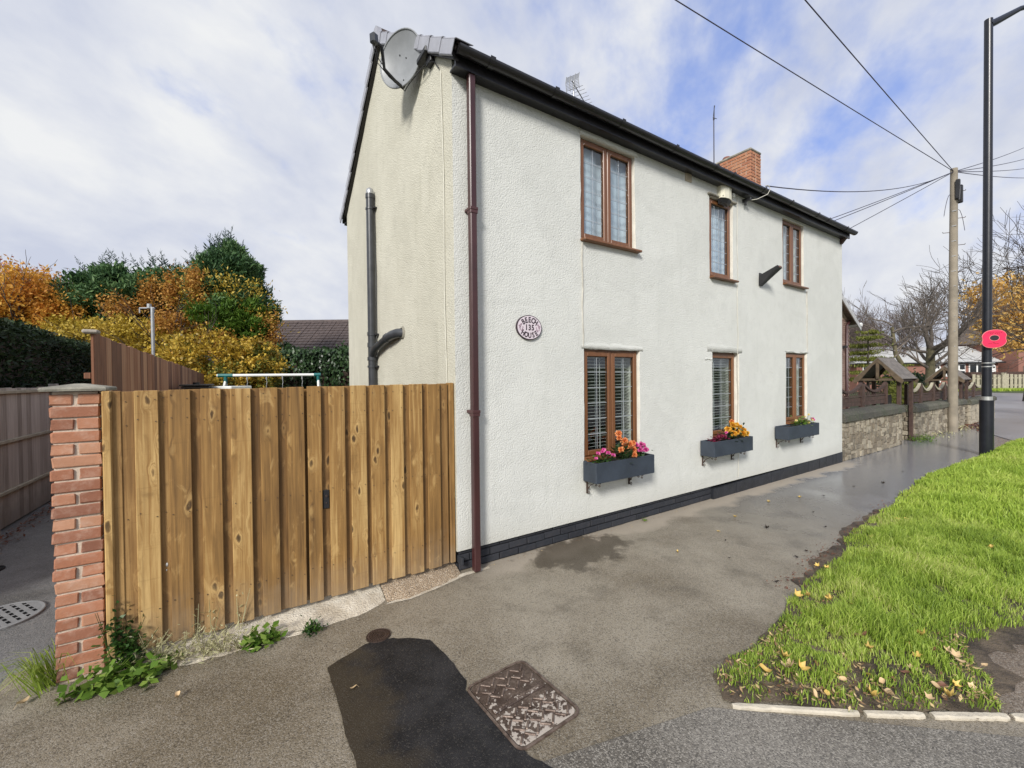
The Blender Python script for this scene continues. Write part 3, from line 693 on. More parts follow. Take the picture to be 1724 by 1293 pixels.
# roof: slab, tile courses, ridge, verge caps, fascia, gutter
mb = MB(); rx0, rx1 = -.045, LX+.06
yr = DY/2; zr = roof_z(yr)
for s in (1, -1):
    def yy(y): return y if s > 0 else DY-y
    mb.add([(rx0, yy(-.16), roof_z(-.16)), (rx1, yy(-.16), roof_z(-.16)), (rx1, yy(yr), zr), (rx0, yy(yr), zr), (rx0, yy(-.16), roof_z(-.16)-.05), (rx1, yy(-.16), roof_z(-.16)-.05), (rx1, yy(yr), zr-.05), (rx0, yy(yr), zr-.05)],
           [(0, 1, 2, 3), (4, 5, 6, 7), (0, 1, 5, 4), (0, 3, 7, 4), (1, 2, 6, 5)])
roof = mb.build('roof', M['roof_tile'], house)
mb = MB()
for s in (1, -1):
    for k in range(9):
        for i in range(29):
            y = -.18+k*.265; x = rx0+.02+i*.303; a = math.atan(.715); z = roof_z(y)
            Mx = Matrix.Translation((x+.15, y if s > 0 else DY-y, z+.02)) @ Matrix.Rotation(a*s, 4, 'X') @ Matrix.Rotation(rnd.uniform(-.01, .01), 4, 'Z')
            mb.box(-.149, .149, 0 if s > 0 else -.33, .33 if s > 0 else 0, -.008, .008, Mx)
o = mb.build('roof_tiles', M['roof_tile'], roof); o['kind'] = 'stuff'
mb0 = MB(); mb0.tube([(-.22, 0, 0), (.22, 0, 0)], .11, 10); rt = mb0.build('ridge_tile', M['roof_tile']); rme = rt.data; bpy.data.objects.remove(rt)
for i in range(20):
    if not 8.2 < -.0+.22+.445*i < 8.95: brick_at(roof, rme, (.17+.445*i, yr, zr-.02), 0, name='ridge_tile')
# grey plastic verge caps, each overlapping the next
def verge_cap_me():
    mb = MB(); th = .006
    prof = [(.10, .035), (-.062, .035), (-.07, .027), (-.07, -.085), (-.060, -.092)]   # (x, z) C-section
    L0, L1 = -.01, .335
    for (a, b) in zip(prof, prof[1:]):
        vs = []
        for (x, z) in (a, b):
            for l in (L0, L1):
                lift = .010 if l == L0 else 0.0
                vs += [(x - (lift*.7 if x < 0 else 0), l, z+lift)]
        vs = [vs[0], vs[1], vs[3], vs[2]]; nrm = Vector((a[1]-b[1], 0, b[0]-a[0])).normalized()
        inner = [(v[0]+nrm.x*th*-1, v[1], v[2]+nrm.z*th*-1) for v in vs]
        mb.add(vs+inner, [(0, 1, 2, 3), (7, 6, 5, 4), (0, 3, 7, 4), (1, 2, 6, 5), (0, 1, 5, 4), (3, 2, 6, 7)])
    o = mb.build('verge_cap', M['verge_grey']); me = o.data; bpy.data.objects.remove(o); return me
vme = verge_cap_me()
sl_ = math.hypot(1, .715)
for s in (1, -1):
    for k in range(9):
        y = -.20+k*.266
        o = brick_at(roof, vme, (rnd.uniform(-.003, .003), y if s > 0 else DY-y, roof_z(y)-.01), 0, name='verge_cap')
        o.rotation_euler = (math.atan(.715), 0, 0) if s > 0 else (math.atan(.715), 0, PI)
        if s < 0: o.scale.x = -1
mb = MB(); mb.prism([(yr-.13, zr-.12), (yr+.13, zr-.12), (yr+.11, zr+.03), (yr+.04, zr+.085), (yr-.04, zr+.085), (yr-.11, zr+.03)], -.078, -.02, 0); mb.build('ridge_cap', M['verge_grey'], roof)
mb = MB()
for s in (1, -1):
    for k in range(1):
        y0, y1 = -.14, yr
        Y = (lambda y: y) if s > 0 else (lambda y: DY-y)
        mb.add([(-.05, Y(y0), roof_z(y0)-.055), (-.05, Y(y1), roof_z(y1)-.055), (-.05, Y(y1), roof_z(y1)-.135), (-.05, Y(y0), roof_z(y0)-.135), (-.0, Y(y0), roof_z(y0)-.055), (-.0, Y(y1), roof_z(y1)-.055), (-.0, Y(y1), roof_z(y1)-.135), (-.0, Y(y0), roof_z(y0)-.135)],
               [(0, 1, 2, 3), (3, 2, 6, 7), (0, 3, 7, 4)])
mb.build('verge_underside', M['seal_black'], roof)
mb = MB(); mb.box(-.02, LX+.03, -.125, -.102, 4.590, 4.75); mb.box(-.02, LX+.03, -.102, .0, 4.600, 4.615); mb.build('fascia', M['gutter_black'], house)
mb = MB(); mb.box(-.02, LX+.03, DY+.102, DY+.125, 4.590, 4.75); mb.box(-.02, LX+.03, DY, DY+.102, 4.600, 4.615); mb.build('fascia', M['gutter_black'], house)
def gutter(y, x0, x1, s):
    mb = MB(); n = 10; R_ = .057; vs = []; xs = (x0, x1)
    for r_ in (R_, R_-.006):
        for x in xs:
            for j in range(n+1):
                q = PI+PI*j/n; vs.append((x, y+s*r_*math.cos(q), 4.712+r_*math.sin(q)))
    k = n+1; fs = []
    for j in range(n):
        fs += [(j, j+1, k+j+1, k+j), (2*k+j, 2*k+j+1, 3*k+j+1, 3*k+j)]
    fs += [(0, k, 3*k, 2*k), (n, k+n, 3*k+n, 2*k+n)]
    mb.add(vs, fs, True)
    for x in xs: mb.prism([(y+R_*math.cos(PI+PI*j/n), 4.712+R_*math.sin(PI+PI*j/n)) for j in range(n+1)], x-.002, x+.002, 0)
    return mb.build('gutter', M['gutter_black'], house)
gt = gutter(-.185, -.03, LX+.10, 1); gutter(DY+.185, -.03, LX+.1, -1)
cl = MB(); n = 10
for r_, w_ in ((.063, .028),):
    vs = []
    for x in (-w_, w_):
        for j in range(n+1): q = PI+PI*j/n; vs.append((x, r_*math.cos(q), r_*math.sin(q)))
    k = n+1; cl.add(vs, [(j, j+1, k+j+1, k+j) for j in range(n)], True); cl.add([(-w_, .063, 0), (w_, .063, 0), (w_, .063, .018), (-w_, .063, .018), (-w_, -.063, 0), (w_, -.063, 0), (w_, -.063, .012), (-w_, -.063, .012)], [(0, 1, 2, 3), (4, 5, 6, 7)])
co = cl.build('gutter_clip', M['gutter_black']); cme = co.data; bpy.data.objects.remove(co)
for x in (.30, 1.05, 2.02, 3.0, 3.9, 4.33, 5.2, 6.1, 7.1, 7.55, 8.4): brick_at(gt, cme, (x, -.185, 4.712), 0, name='gutter_clip')
mb = MB(); mb.add([(LX-.10, -.10, 4.60), (LX-.02, -.10, 4.60), (LX-.02, -.0, 4.60), (LX-.1, -.0, 4.60), (LX-.10, -.02, 4.50), (LX-.02, -.02, 4.50), (LX-.02, -.0, 4.50), (LX-.1, -.0, 4.50)], [(0, 1, 2, 3), (0, 1, 5, 4), (4, 5, 6, 7), (0, 4, 7, 3), (1, 2, 6, 5)]); mb.build('eaves_bracket', M['dark_timber'], house)
# square brown downpipe
mb = MB(); px = .155; mb.bbox(px-.033, px+.033, -.112, -.046, .012, 4.66, .008); dp = mb.build('downpipe', M['pvc_brown'], house)
for z in (3.37, 1.50):
    mb = MB(); mb.bbox(px-.042, px+.042, -.119, .012, z-.014, z+.014, .004); mb.bbox(px-.038, px+.038, -.117, -.042, z-.045, z-.012, .004); mb.build('pipe_clip', M['pvc_brown_clip'], dp)
# black soil pipe on the gable
sp = MB(); sx, sy = -.075, 2.53; sp.tube([(sx, sy, .05), (sx, sy, 4.42)], .055, 14); pipe = sp.build('soil_pipe', M['pipe_grey'], house)
for z, h, r_ in ((4.36, .06, .062), (4.20, .025, .064), (2.43, .05, .064), (2.27, .06, .064), (2.08, .05, .066), (1.98, .03, .066)):
    mb = MB(); mb.tube([(sx, sy, z), (sx, sy, z+h)], r_, 14); mb.build('pipe_collar', M['pipe_grey'], pipe)
for z in (4.21, 2.44, 1.99):
    mb = MB(); mb.bbox(sx+.02, .012, sy-.10, sy-.04, z-.004, z+.018, .003); mb.build('pipe_bracket', M['black_metal'], pipe)
mb = MB(); mb.lathe([(.05, 4.42), (.054, 4.45), (.045, 4.49), (.02, 4.51), (.0, 4.512)], sx, sy, 12); mb.build('vent_cowl', M['grey_steel'], pipe)
mb = MB(); mb.tube([(sx, sy-.03, 2.16), (sx-.005, sy-.16, 2.24), (sx, sy-.5, 2.30), (sx+.0, sy-.78, 2.345)], .050, 12); mb.tube([(sx, sy-.74, 2.34), (sx+.005, sy-.92, 2.36), (sx+.03, sy-1.04, 2.37), (.02, sy-1.10, 2.37)], .057, 12); mb.tube([(sx, sy-.70, 2.333), (sx, sy-.75, 2.34)], .063, 12); mb.build('branch_pipe', M['pipe_grey'], pipe)
mb = MB(); mb.lathe([(.0, 0), (.085, .0), (.08, .012), (.06, .03)], 0, 0, 14)
Mx = Matrix.Translation((.004, sy-1.10, 2.37)) @ Matrix.Rotation(-PI/2, 4, 'Y'); mb.v = [tuple(Mx @ Vector(p)) for p in mb.v]; mb.build('wall_collar', M['concrete_cap'], pipe)

# chimney, brick by brick
cx0, cx1, cy0, cy1, cz0, cz1 = 8.36, 8.815, 1.60, 2.73, 5.7, 7.06
mb = MB(); mb.box(cx0+.012, cx1-.012, cy0+.012, cy1-.012, cz0, cz1-.005); chim = mb.build('chimney', M['mortar'], house)
def make_brick(L_, W_, H_, m, b=.005):
    o = MB().bbox(-L_/2, L_/2, -W_/2, W_/2, -H_/2, H_/2, b).build('brick', M[m]); me = o.data; bpy.data.objects.remove(o); return me
cb = make_brick(.215, .1025, .063, 'brick_chimney'); ch = make_brick(.1025, .1025, .063, 'brick_chimney')
for c in range(18):
    z = cz0+.04+c*.075; a = c % 2
    L_ = cy1-cy0; nb = 5; st = L_/nb
    for k in range(nb+(1 if a else 0)):
        y = cy0+st*(k+.5)-(st/2 if a else 0); half = a and k in (0, nb)
        if half: y = cy0+.052 if k == 0 else cy1-.052
        for x in (cx0+.05, cx1-.05): brick_at(chim, ch if half else cb, (x+rnd.uniform(-.003, .003), y, z), PI/2, sx=1 if half else 1.0)
    for k in range(2):
        x = cx0+.105+.002+k*.24 if not a else cx0+.16+.135*k
        for y in (cy0+.05, cy1-.05): brick_at(chim, cb if not a else ch, (x+.01, y+rnd.uniform(-.002, .004), z), 0)
mb = MB(); mb.bbox(cx0-.012, cx1+.012, cy0-.012, cy1+.012, cz1-.01, cz1+.055, .02); mb.build('chimney_flaunching', M['concrete_cap'], chim)
mb = MB(); mb.lathe([(.0, cz1+.19), (.08, cz1+.18), (.10, cz1+.15), (.085, cz1+.13), (.085, cz1+.05)], 8.59, 2.3, 14); mb.build('chimney_pot', M['brick_far'], chim)

# ------------------------------------------------------------------ windows
def window(key, double, cols, rows, cover, sill_out, fy=.045):
    x0, x1, z0, z1 = OPEN[key]; g = .004
    mb = MB(); x0 += g; x1 -= g; z1 -= g; sb = z0+.03; y0, y1 = fy, fy+.07; fw = .040
    for bx in ((x0, x0+fw, sb, z1), (x1-fw, x1, sb, z1)): mb.bbox(bx[0], bx[1], y0, y1, bx[2], bx[3], .005)
    mb.bbox(x0+fw, x1-fw, y0, y1, z1-fw, z1, .005); mb.bbox(x0+fw, x1-fw, y0, y1, sb, sb+fw, .005)
    if double: xm = (x0+x1)/2; mb.bbox(xm-.018, xm+.018, y0+.004, y1, sb+fw, z1-fw, .004)
    fr = mb.build('window', M['oak_upvc'], house)
    mb = MB(); mb.bbox(x0-.01 if sill_out > .05 else x0, x1+(.045 if sill_out > .05 else 0), -sill_out, y1-.004, z0-.002, sb-.004, .006); mb.bbox(x0, x1, -.002, y0+.02, sb-.004, sb+.012, .004); mb.build('sill', M['oak_upvc'], fr)
    spans = [(x0+.022, xm-.003), (xm+.003, x1-.022)] if double else [(x0+.03, x1-.03)]
    for (a, b) in spans:
        sw = .058; s0, s1 = sb+.022, z1-.022; ys = y0-.018
        mb = MB()
        for (p, q, r, s) in ((a, a+sw, s0, s1), (b-sw, b, s0, s1), (a+sw, b-sw, s1-sw, s1), (a+sw, b-sw, s0, s0+sw)):
            mb.bbox(p, q, ys, ys+.05, r, s, .007)
        sash = mb.build('sash', M['oak_upvc'], fr)
        ga, gb, g0, g1 = a+sw, b-sw, s0+sw, s1-sw; yg = ys+.026
        mb = MB()
        for (p, q, r, s) in ((ga, ga+.006, g0, g1), (gb-.006, gb, g0, g1), (ga, gb, g1-.006, g1), (ga, gb, g0, g0+.006)): mb.box(p, q, ys+.018, yg-.001, r, s)
        mb.build('gasket', M['seal_black'], fr)
        mb = MB(); mb.box(ga-.004, gb+.004, yg, yg+.005, g0-.004, g1+.004); mb.build('pane', M['glass'], fr)
        mb = MB()
        for c in range(1, cols): x = ga+(gb-ga)*c/cols; mb.box(x-.0035, x+.0035, yg-.0028, yg-.0004, g0, g1)
        for r in range(1, rows): z = g0+(g1-g0)*r/rows; mb.box(ga, gb, yg-.0024, yg-.0004, z-.0035, z+.0035)
        mb.build('lead_strip', M['lead'], fr)
        mb = MB()      # reflection of the leading in the inner sheet, built as strips behind it
        for c in range(1, cols): x = ga+(gb-ga)*c/cols; mb.box(x-.003, x+.003, yg+.024, yg+.026, g0, g1)
        for r in range(1, rows): z = g0+(g1-g0)*r/rows; mb.box(ga, gb, yg+.024, yg+.0255, z-.003, z+.003)
        mb.build('lead_strip', M['lead'], fr)
    if cover == 'blind':
        mb = MB(); k = 0; z = sb+.05; yb = .165
        while z < z1-.03:
            Mx = Matrix.Translation((0, yb, z)) @ Matrix.Rotation(math.radians(-14), 4, 'X')
            mb.box(x0+.03, x1-.03, -.023, .023, -.0016, .0014, Mx); z += .041
        mb.box(x0+.03, x1-.03, yb-.03, yb+.03, z1-.04, z1-.002)
        for x in (x0+.12, (x0+x1)/2-.09, (x0+x1)/2+.10, x1-.14)[:4 if double else 2]: mb.box(x-.006, x+.006, yb-.027, yb-.025, sb, z1)
        bl = mb.build('blind', M['blind_white'], fr); bl['kind'] = 'stuff'
    elif cover:
        for (p, q) in cover:
            n = 60; vs = []
            for i in range(n+1):
                f = i/n; x = x0+(x1-x0)*(p+(q-p)*f)
                y = .135+.012*math.sin(f*(q-p)*17)+.003*math.sin(f*(q-p)*43+1)
                vs += [(x, y, sb-.1), (x, y, z1+.05), (x, y+.003, sb-.1), (x, y+.003, z1+.05)]
            fs = [q for i in range(n) for q in ((i*4, i*4+1, i*4+5, i*4+4), (i*4+2, i*4+3, i*4+7, i*4+6))]
            mb = MB(); mb.add(vs, fs, True); mb.build('curtain', M['curtain'], fr, fix=False)
    return fr
window('up1', True, 2, 6, [(0, 1)], .075); window('up2', False, 4, 6, [(0, 1)], .07); window('up3', True, 2, 6, [(0, .62)], .07)
window('lo1', True, 2, 6, 'blind', .05); window('lo2', False, 2, 6, 'blind', .05, .07); window('lo3', True, 2, 6, None, .05)
# flat lintel slab over the middle upper window and its scuffed edge
mb = MB(); mb.bbox(4.03, 4.76, -.035, .04, 4.432, 4.462, .008); mb.build('lintel', M['concrete_cap'], house)
# tan air vent
mb = MB(); mb.bbox(3.505, 3.645, -.012, .02, 4.50, 4.635, .006); av = mb.build('air_vent', M['vent_tan'], house)
mb = MB()
for k in range(7): mb.box(3.525, 3.628, -.017, -.010, 4.515+k*.016, 4.522+k*.016)
mb.build('vent_louvre', M['vent_tan'], av)
# ------------------------------------------------------------------ brick pier beside the gate
pier = thing('brick_pier', 'square red brick gate pier with weathered flat cap, left of the wooden gate', 'pier', (-2.505, .14, 0))
PX0, PX1, PY0, PY1 = -2.618, -2.398, .03, .25
mb = MB(); mb.box(PX0+.012, PX1-.012, PY0+.012, PY1-.012, -.02, 1.75); mb.build('mortar_core', M['mortar'], pier)
def worn_brick(seed):
    g = np.random.default_rng(seed); bm = bmesh.new(); bmesh.ops.create_cube(bm, size=1)
    bmesh.ops.transform(bm, matrix=Matrix.Diagonal((.216, .103, .064, 1)), verts=bm.verts)
    bmesh.ops.bevel(bm, geom=list(bm.edges), offset=.0055, segments=1, affect='EDGES')
    for v in bm.verts: v.co += Vector(g.normal(size=3)*.0019)
    for k in range(3):      # knocked corners
        v = bm.verts[:][int(g.integers(0, len(bm.verts)))]; v.co *= g.uniform(.88, .97)
    mb = MB(); mb.bm(bm); o = mb.build('brick', M['brick_red']); me = o.data; bpy.data.objects.remove(o); return me
BRK = [worn_brick(k) for k in range(7)]
for c in range(23):
    z = .016+c*.0752+.035
    j = lambda: rnd.uniform(-.003, .003)
    if c % 2 == 1:
        for y in (PY0+.0515, PY1-.0515): brick_at(pier, rnd.choice(BRK), ((PX0+PX1)/2+j(), y+j()*.6, z), rnd.uniform(-.02, .02))
    else:
        for x in (PX0+.0515, PX1-.0515): brick_at(pier, rnd.choice(BRK), (x+j(), (PY0+PY1)/2+j(), z+j()*.5), PI/2+rnd.uniform(-.02, .02))
mb = MB()
vs = []
for (e, z) in ((.032, 1.755), (.036, 1.768), (.030, 1.778), (.0, 1.80)):
    k = .036 if e else 0
    vs.append([(PX0-e, PY0-e, z), (PX1+e, PY0-e, z), (PX1+e, PY1+e, z), (PX0-e, PY1+e, z)])
cxp, cyp = (PX0+PX1)/2, (PY0+PY1)/2
vs[3] = [(cxp-.02, cyp-.02, 1.800), (cxp+.02, cyp-.02, 1.800), (cxp+.02, cyp+.02, 1.800), (cxp-.02, cyp+.02, 1.800)]
al = [p for r in vs for p in r]
mb.add(al, [(0, 3, 2, 1), (12, 13, 14, 15)] + [(k*4+i, k*4+(i+1) % 4, k*4+4+(i+1) % 4, k*4+4+i) for k in range(3) for i in range(4)]); mb.build('cap_stone', M['concrete_cap'], pier)

# ------------------------------------------------------------------ timber gate, board by board
gate = thing('wooden_gate', 'tall golden brown board on board wooden gate between brick pier and cottage', 'gate', (-1.2, .06, .09))
BX = [-2.389, -2.342, -2.317, -2.238, -2.118, -2.071, -1.951, -1.9, -1.783, -1.732, -1.608, -1.554, -1.439, -1.384, -1.264, -1.245, -1.145, -1.091, -.971, -.93, -.804, -.771, -.653, -.607, -.494, -.441, -.322, -.277, -.155, -.087, -.058, -.004]
KIND = 'P s r f r f r f r f r f r f g f r f r f r f r f r f r f r g P'.split()
def gbase(x): return .088 + .02*(x+2.2)/2.2
for (a, b), k in zip(zip(BX, BX[1:]), KIND):
    zt = 1.750+.016*(a+2.389)/2.389; zb = gbase(a)+rnd.uniform(-.006, .006); zt += rnd.uniform(-.003, .003)
    mb = MB()
    if k == 'P': mb.bbox(a+.002, b-.002, -.002 if a < -2 else .02, .098, zb-.01, zt+(.0 if a < -2 else .004), .006); mb.build('gate_post', M['gate_wood'], gate)
    elif k == 'f':
        tw = rnd.uniform(-.0035, .0035); Mx = Matrix.Translation(((a+b)/2, .018, 0)) @ Matrix.Rotation(rnd.uniform(-.012, .012), 4, 'Z') @ Matrix.Shear('XZ', 4, (tw/1.6, rnd.uniform(-.002, .002))) if False else Matrix.Translation(((a+b)/2, .012, 0)) @ Matrix.Rotation(rnd.uniform(-.03, .03), 4, 'Z')
        w_ = (b-a)/2-.001
        mb.bbox(-w_, w_, -.010, .010, zb, zt, .003, Mx); mb.build('plank', M['gate_wood'], gate)
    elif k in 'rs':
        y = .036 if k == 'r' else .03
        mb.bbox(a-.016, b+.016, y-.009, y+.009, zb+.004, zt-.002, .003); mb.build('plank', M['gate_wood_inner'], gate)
for z in (.35, .95, 1.55):
    mb = MB(); mb.bbox(-2.33, -1.262, .056, .095, z-.045, z+.045, .004); mb.bbox(-1.25, -.07, .056, .095, z-.045, z+.045, .004); mb.build('rail', M['gate_wood'], gate)
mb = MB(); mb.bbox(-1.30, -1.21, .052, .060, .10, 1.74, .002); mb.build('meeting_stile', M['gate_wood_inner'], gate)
mb = MB(); mb.bbox(-1.142, -1.094, .015, .0275, .80, .945, .003); lp = mb.build('latch_plate', M['black_metal'], gate)
mb = MB(); mb.tube([(-1.118, .02, .90), (-1.118, .004, .90)], .009, 8); mb.tube([(-1.118, .02, .845), (-1.118, .010, .845)], .006, 8); mb.build('keyhole', M['dark_iron'], lp)
mb = MB()
for (a, b), k in zip(zip(BX, BX[1:]), KIND):
    if k in 'fr':
        for z in (.35, .95, 1.55, 1.70):
            for x in ((a+.018, b-.018) if k == 'f' else ((a+b)/2,)):
                y = .0015 if k == 'f' else .0265; zz = z+rnd.uniform(-.02, .02); x += rnd.uniform(-.004, .004)
                mb.prism([(x+.0032*math.cos(q*PI/3), zz+.0032*math.sin(q*PI/3)) for q in range(6)], y-.004, y+.004, 1)
nl = mb.build('nail_heads', M['dark_iron'], gate); nl['kind'] = 'stuff'
# two worn white flecks on a recessed board
for x, z, r_ in ((-2.093, .60, .012), (-2.096, .565, .006)):
    mb = MB(); mb.lathe([(0, 0), (r_*.5, 0), (r_*.55, .002), (0, .004)], 0, 0, 8); Mx = Matrix.Translation((x, .028, z)) @ Matrix.Rotation(PI/2, 4, 'X') @ Matrix.Diagonal((1, 2.2, 1, 1)); mb.v = [tuple(Mx @ Vector(p)) for p in mb.v]; mb.build('paint_fleck', M['white_plastic'], gate)

# ------------------------------------------------------------------ satellite dish on the gable
def sat_dish():
    t_ = thing('satellite_dish', 'grey satellite dish on a bracket at the top corner of the cottage gable', 'satellite dish', (0, .42, 4.95))
    c = Vector((-.185, .87, 5.215)); aim = Vector((-.883, -.464, -.06)).normalized()
    side = aim.cross(Vector((0, 0, 1))).normalized(); up = side.cross(aim).normalized()
    W_, H_, Dp = .285, .285, .070
    mb = MB(); n = 40; rings = [0, .25, .5, .72, .88, .97, 1.0]
    def P(r, q, off): return c + side*(r*W_*math.cos(q)) + up*(r*H_*math.sin(q)) + aim*(-Dp*(1-r*r)-off)
    for off, fl in ((0, 0), (.008, 1)):
        vs = [P(0, 0, off)] + [P(r, 2*PI*j/n, off) for r in rings[1:] for j in range(n)]
        fs = [(0, 1+j, 1+(j+1) % n) for j in range(n)] + [(1+k*n+j, 1+k*n+(j+1) % n, 1+(k+1)*n+(j+1) % n, 1+(k+1)*n+j) for k in range(len(rings)-2) for j in range(n)]
        mb.add(vs, fs, True)
    mb.tube([P(1.0, 2*PI*j/n, .002) for j in range(n+1)], .009, 6, False)
    mb.build('reflector', M['dish_grey'], t_)
    low = P(1.0, -PI/2, .0); lnb = c + aim*.36 - up*.02
    mb = MB(); mb.tube([low - aim*.03, low+aim*.10+up*.01, low+aim*.24+up*.05, lnb-aim*.10-up*.02, lnb - up*.01], [.016, .017, .015, .018, .022], 8); mb.build('feed_arm', M['black_metal'], t_)
    mb = MB(); Mx = Matrix.Translation(lnb) @ aim.to_track_quat('Z', 'Y').to_matrix().to_4x4()
    mb.bbox(-.035, .035, -.05, .05, -.035, .035, .014, Mx); l_ = mb.build('lnb', M['pipe_grey'], t_)
    mb = MB(); mb.bbox(-.02, .02, -.02, .012, -.043, -.034, .003, Mx); mb.build('lnb_face', M['dish_grey'], l_)
    mb = MB(); back = c - aim*(Dp+.008); foot = Vector((-.04, .43, 5.04))
    mb.tube([back, back-aim*.03], .05, 10); mb.tube([back-aim*.02, back+Vector((.46, -.88, -.1))*.16-aim*.02, foot+Vector((.0, .12, .0)), foot], .024, 8); mb.bbox(-.10, -.02, .38, .62, 5.02, 5.08, .01)
    mb.tube([P(1.0, -PI/2, .02), P(.55, -PI/2, .05), back-aim*.02], .016, 6)
    mb.bbox(-.05, .015, .37, .49, 4.94, 5.10, .006); mb.build('mount', M['black_metal'], t_)
    mb = MB()
    for s, e in ((.0, .0), (.02, .03)):
        mb.tube([lnb - up*(.05)+side*s, lnb - up*(.16+e)-aim*.05+side*s, (lnb+low)/2 - up*(.10+e), low - up*.015+aim*.02, low-aim*.05-up*.02, back - up*.20-aim*.04, foot+Vector((-.03, .0, -.10)), Vector((-.015, .36, 4.93)), Vector((-.014, .25, 4.80))], .0045, 5)
    mb.build('cable', M['black_metal'], t_)
    mb = MB()
    for a, b in ((.18, .30), (-.10, .12), (-.03, -.72)):
        p = c + side*a*W_ + up*b*H_; r2 = a*a+b*b; p = p - aim*(Dp*(1-r2)-.001); mb.tube([p, p+aim*.006], .008, 6)
    mb.build('bolt', M['black_metal'], t_)
sat_dish()

# ------------------------------------------------------------------ oval name plaque
def plaque():
    t_ = thing('house_plaque', 'oval pale pink house plaque lettered BEECH 135 HOUSE on white wall', 'plaque', (.832, -.012, 2.326))
    def oval(rx, rz, y0, y1, n=48):
        mb = MB(); mb.prism([(.832+rx*math.cos(2*PI*j/n), 2.326+rz*math.sin(2*PI*j/n)) for j in range(n)], y0, y1, 1); return mb
    oval(.158, .126, -.022, .006).build('rim', M['plaque_dark'], t_); oval(.149, .118, -.0245, -.0215).build('face', M['plaque_face'], t_)
    def letter(ch, x, z, rot, h, wd=.8):
        cu = bpy.data.curves.new('letter', 'FONT'); cu.body = ch; cu.size = h*1.38; cu.align_x = 'CENTER'; cu.extrude = .0012; cu.offset = .0022; cu.resolution_u = 3
        ob = bpy.data.objects.new('letter', cu); COL.objects.link(ob)
        dg = bpy.context.evaluated_depsgraph_get(); me = bpy.data.meshes.new_from_object(ob.evaluated_get(dg)); bpy.data.objects.remove(ob)
        Mx = Matrix.Translation((x, -.0255, z)) @ Matrix.Rotation(-rot, 4, 'Y') @ Matrix.Rotation(PI/2, 4, 'X') @ Matrix.Diagonal((wd, 1, 1, 1)) @ Matrix.Translation((0, -h/2, 0))
        me.transform(Mx); me.transform(Matrix.Translation(-worg(t_))); me.name = 'letter'
        o = link('letter', me, None, t_); me.materials.clear(); me.materials.append(M['plaque_dark'])
    for i, c in enumerate('BEECH'):
        a = math.radians(90+44-22*i); letter(c, .832+.098*math.cos(a)*1.18, 2.322+.084*math.sin(a), (a-PI/2)*.8, .056)
    for i, c in enumerate('135'): letter(c, .832+(i-1)*.040, 2.328, 0, .058, .85)
    for i, c in enumerate('HOUSE'):
        a = math.radians(-90-44+22*i); letter(c, .832+.098*math.cos(a)*1.18, 2.330+.082*math.sin(a), (a+PI/2)*.8, .054)
    for s in (-1, 1):
        mb = MB()
        for k in range(11):
            x = .832+s*(.085+.045*((k*.37) % 1)); z = 2.325+.055*math.sin(k*1.9)*.6
            mb.prism([(x+.0075*math.cos(2*PI*j/6), z+.0075*math.sin(2*PI*j/6)) for j in range(6)], -.0262-.0002*k, -.0240, 1)
        mb.build('flower_spray', M['plaque_flower'], t_)
plaque()

# ------------------------------------------------------------------ alarm box, wedge lamp, cable hook
t_ = thing('alarm_box', 'cream alarm box with black base under the eaves, above the middle window', 'alarm box', (4.42, -.06, 4.46))
mb = MB(); mb.prism([(4.28, .0), (4.28, -.055), (4.33, -.085), (4.42, -.098), (4.51, -.085), (4.56, -.055), (4.56, 0)], 4.425, 4.60, 2); mb.build('cover', M['alarm_cream'], t_)
mb = MB(); mb.add([(4.285, 0, 4.42), (4.285, -.06, 4.42), (4.42, -.097, 4.42), (4.555, -.06, 4.42), (4.555, 0, 4.42), (4.30, 0, 4.355), (4.30, -.035, 4.37), (4.42, -.06, 4.37), (4.54, -.035, 4.37), (4.54, 0, 4.355)],
       [(0, 1, 2, 3, 4), (5, 6, 7, 8, 9), (0, 1, 6, 5), (1, 2, 7, 6), (2, 3, 8, 7), (3, 4, 9, 8)]); mb.build('strobe_base', M['black_metal'], t_)
mb = MB(); mb.tube([(4.30, -.074, 4.45), (4.302, -.081, 4.45)], .006, 6); mb.build('screw', M['black_metal'], t_)
t_ = thing('contact_sensor', 'small white box on the wall beside the alarm box', 'sensor', (4.66, -.02, 4.555)); mb = MB(); mb.bbox(4.64, 4.70, -.04, .01, 4.53, 4.585, .008); mb.build('case', M['white_plastic'], t_); mb = MB(); mb.tube([(4.67, -.02, 4.535), (4.68, -.02, 4.50)], .006, 5); mb.build('tail', M['cable_white'], t_)
t_ = thing('wall_lamp', 'black wedge shaped wall lamp between the right hand upper windows', 'lamp', (5.49, 0, 3.39))
mb = MB(); mb.bbox(5.455, 5.525, -.022, .012, 3.28, 3.485, .006); mb.build('back_plate', M['black_metal'], t_)
mb = MB(); mb.add([(5.44, -.02, 3.44), (5.54, -.02, 3.44), (5.56, -.30, 3.54), (5.42, -.30, 3.54), (5.45, -.02, 3.27), (5.53, -.02, 3.27), (5.545, -.315, 3.505), (5.435, -.315, 3.505)],
       [(0, 1, 2, 3), (4, 5, 6, 7), (0, 1, 5, 4), (1, 2, 6, 5), (2, 3, 7, 6), (3, 0, 4, 7)]); mb.build('hood', M['black_metal'], t_)
mb = MB(); mb.box(5.455, 5.525, -.312, -.30, 3.512, 3.532); mb.build('light_lens', M['leaf_brown'], t_)
t_ = thing('cable_hook', 'black cable hook with a loose grey wire loop on the gutter', 'hook', (5.0, -.1, 4.55))
mb = MB(); mb.bbox(4.96, 5.0, -.13, .01, 4.515, 4.565, .006); mb.bbox(4.965, 4.995, -.06, -.03, 4.46, 4.52, .006); mb.build('hook_bracket', M['black_metal'], t_)
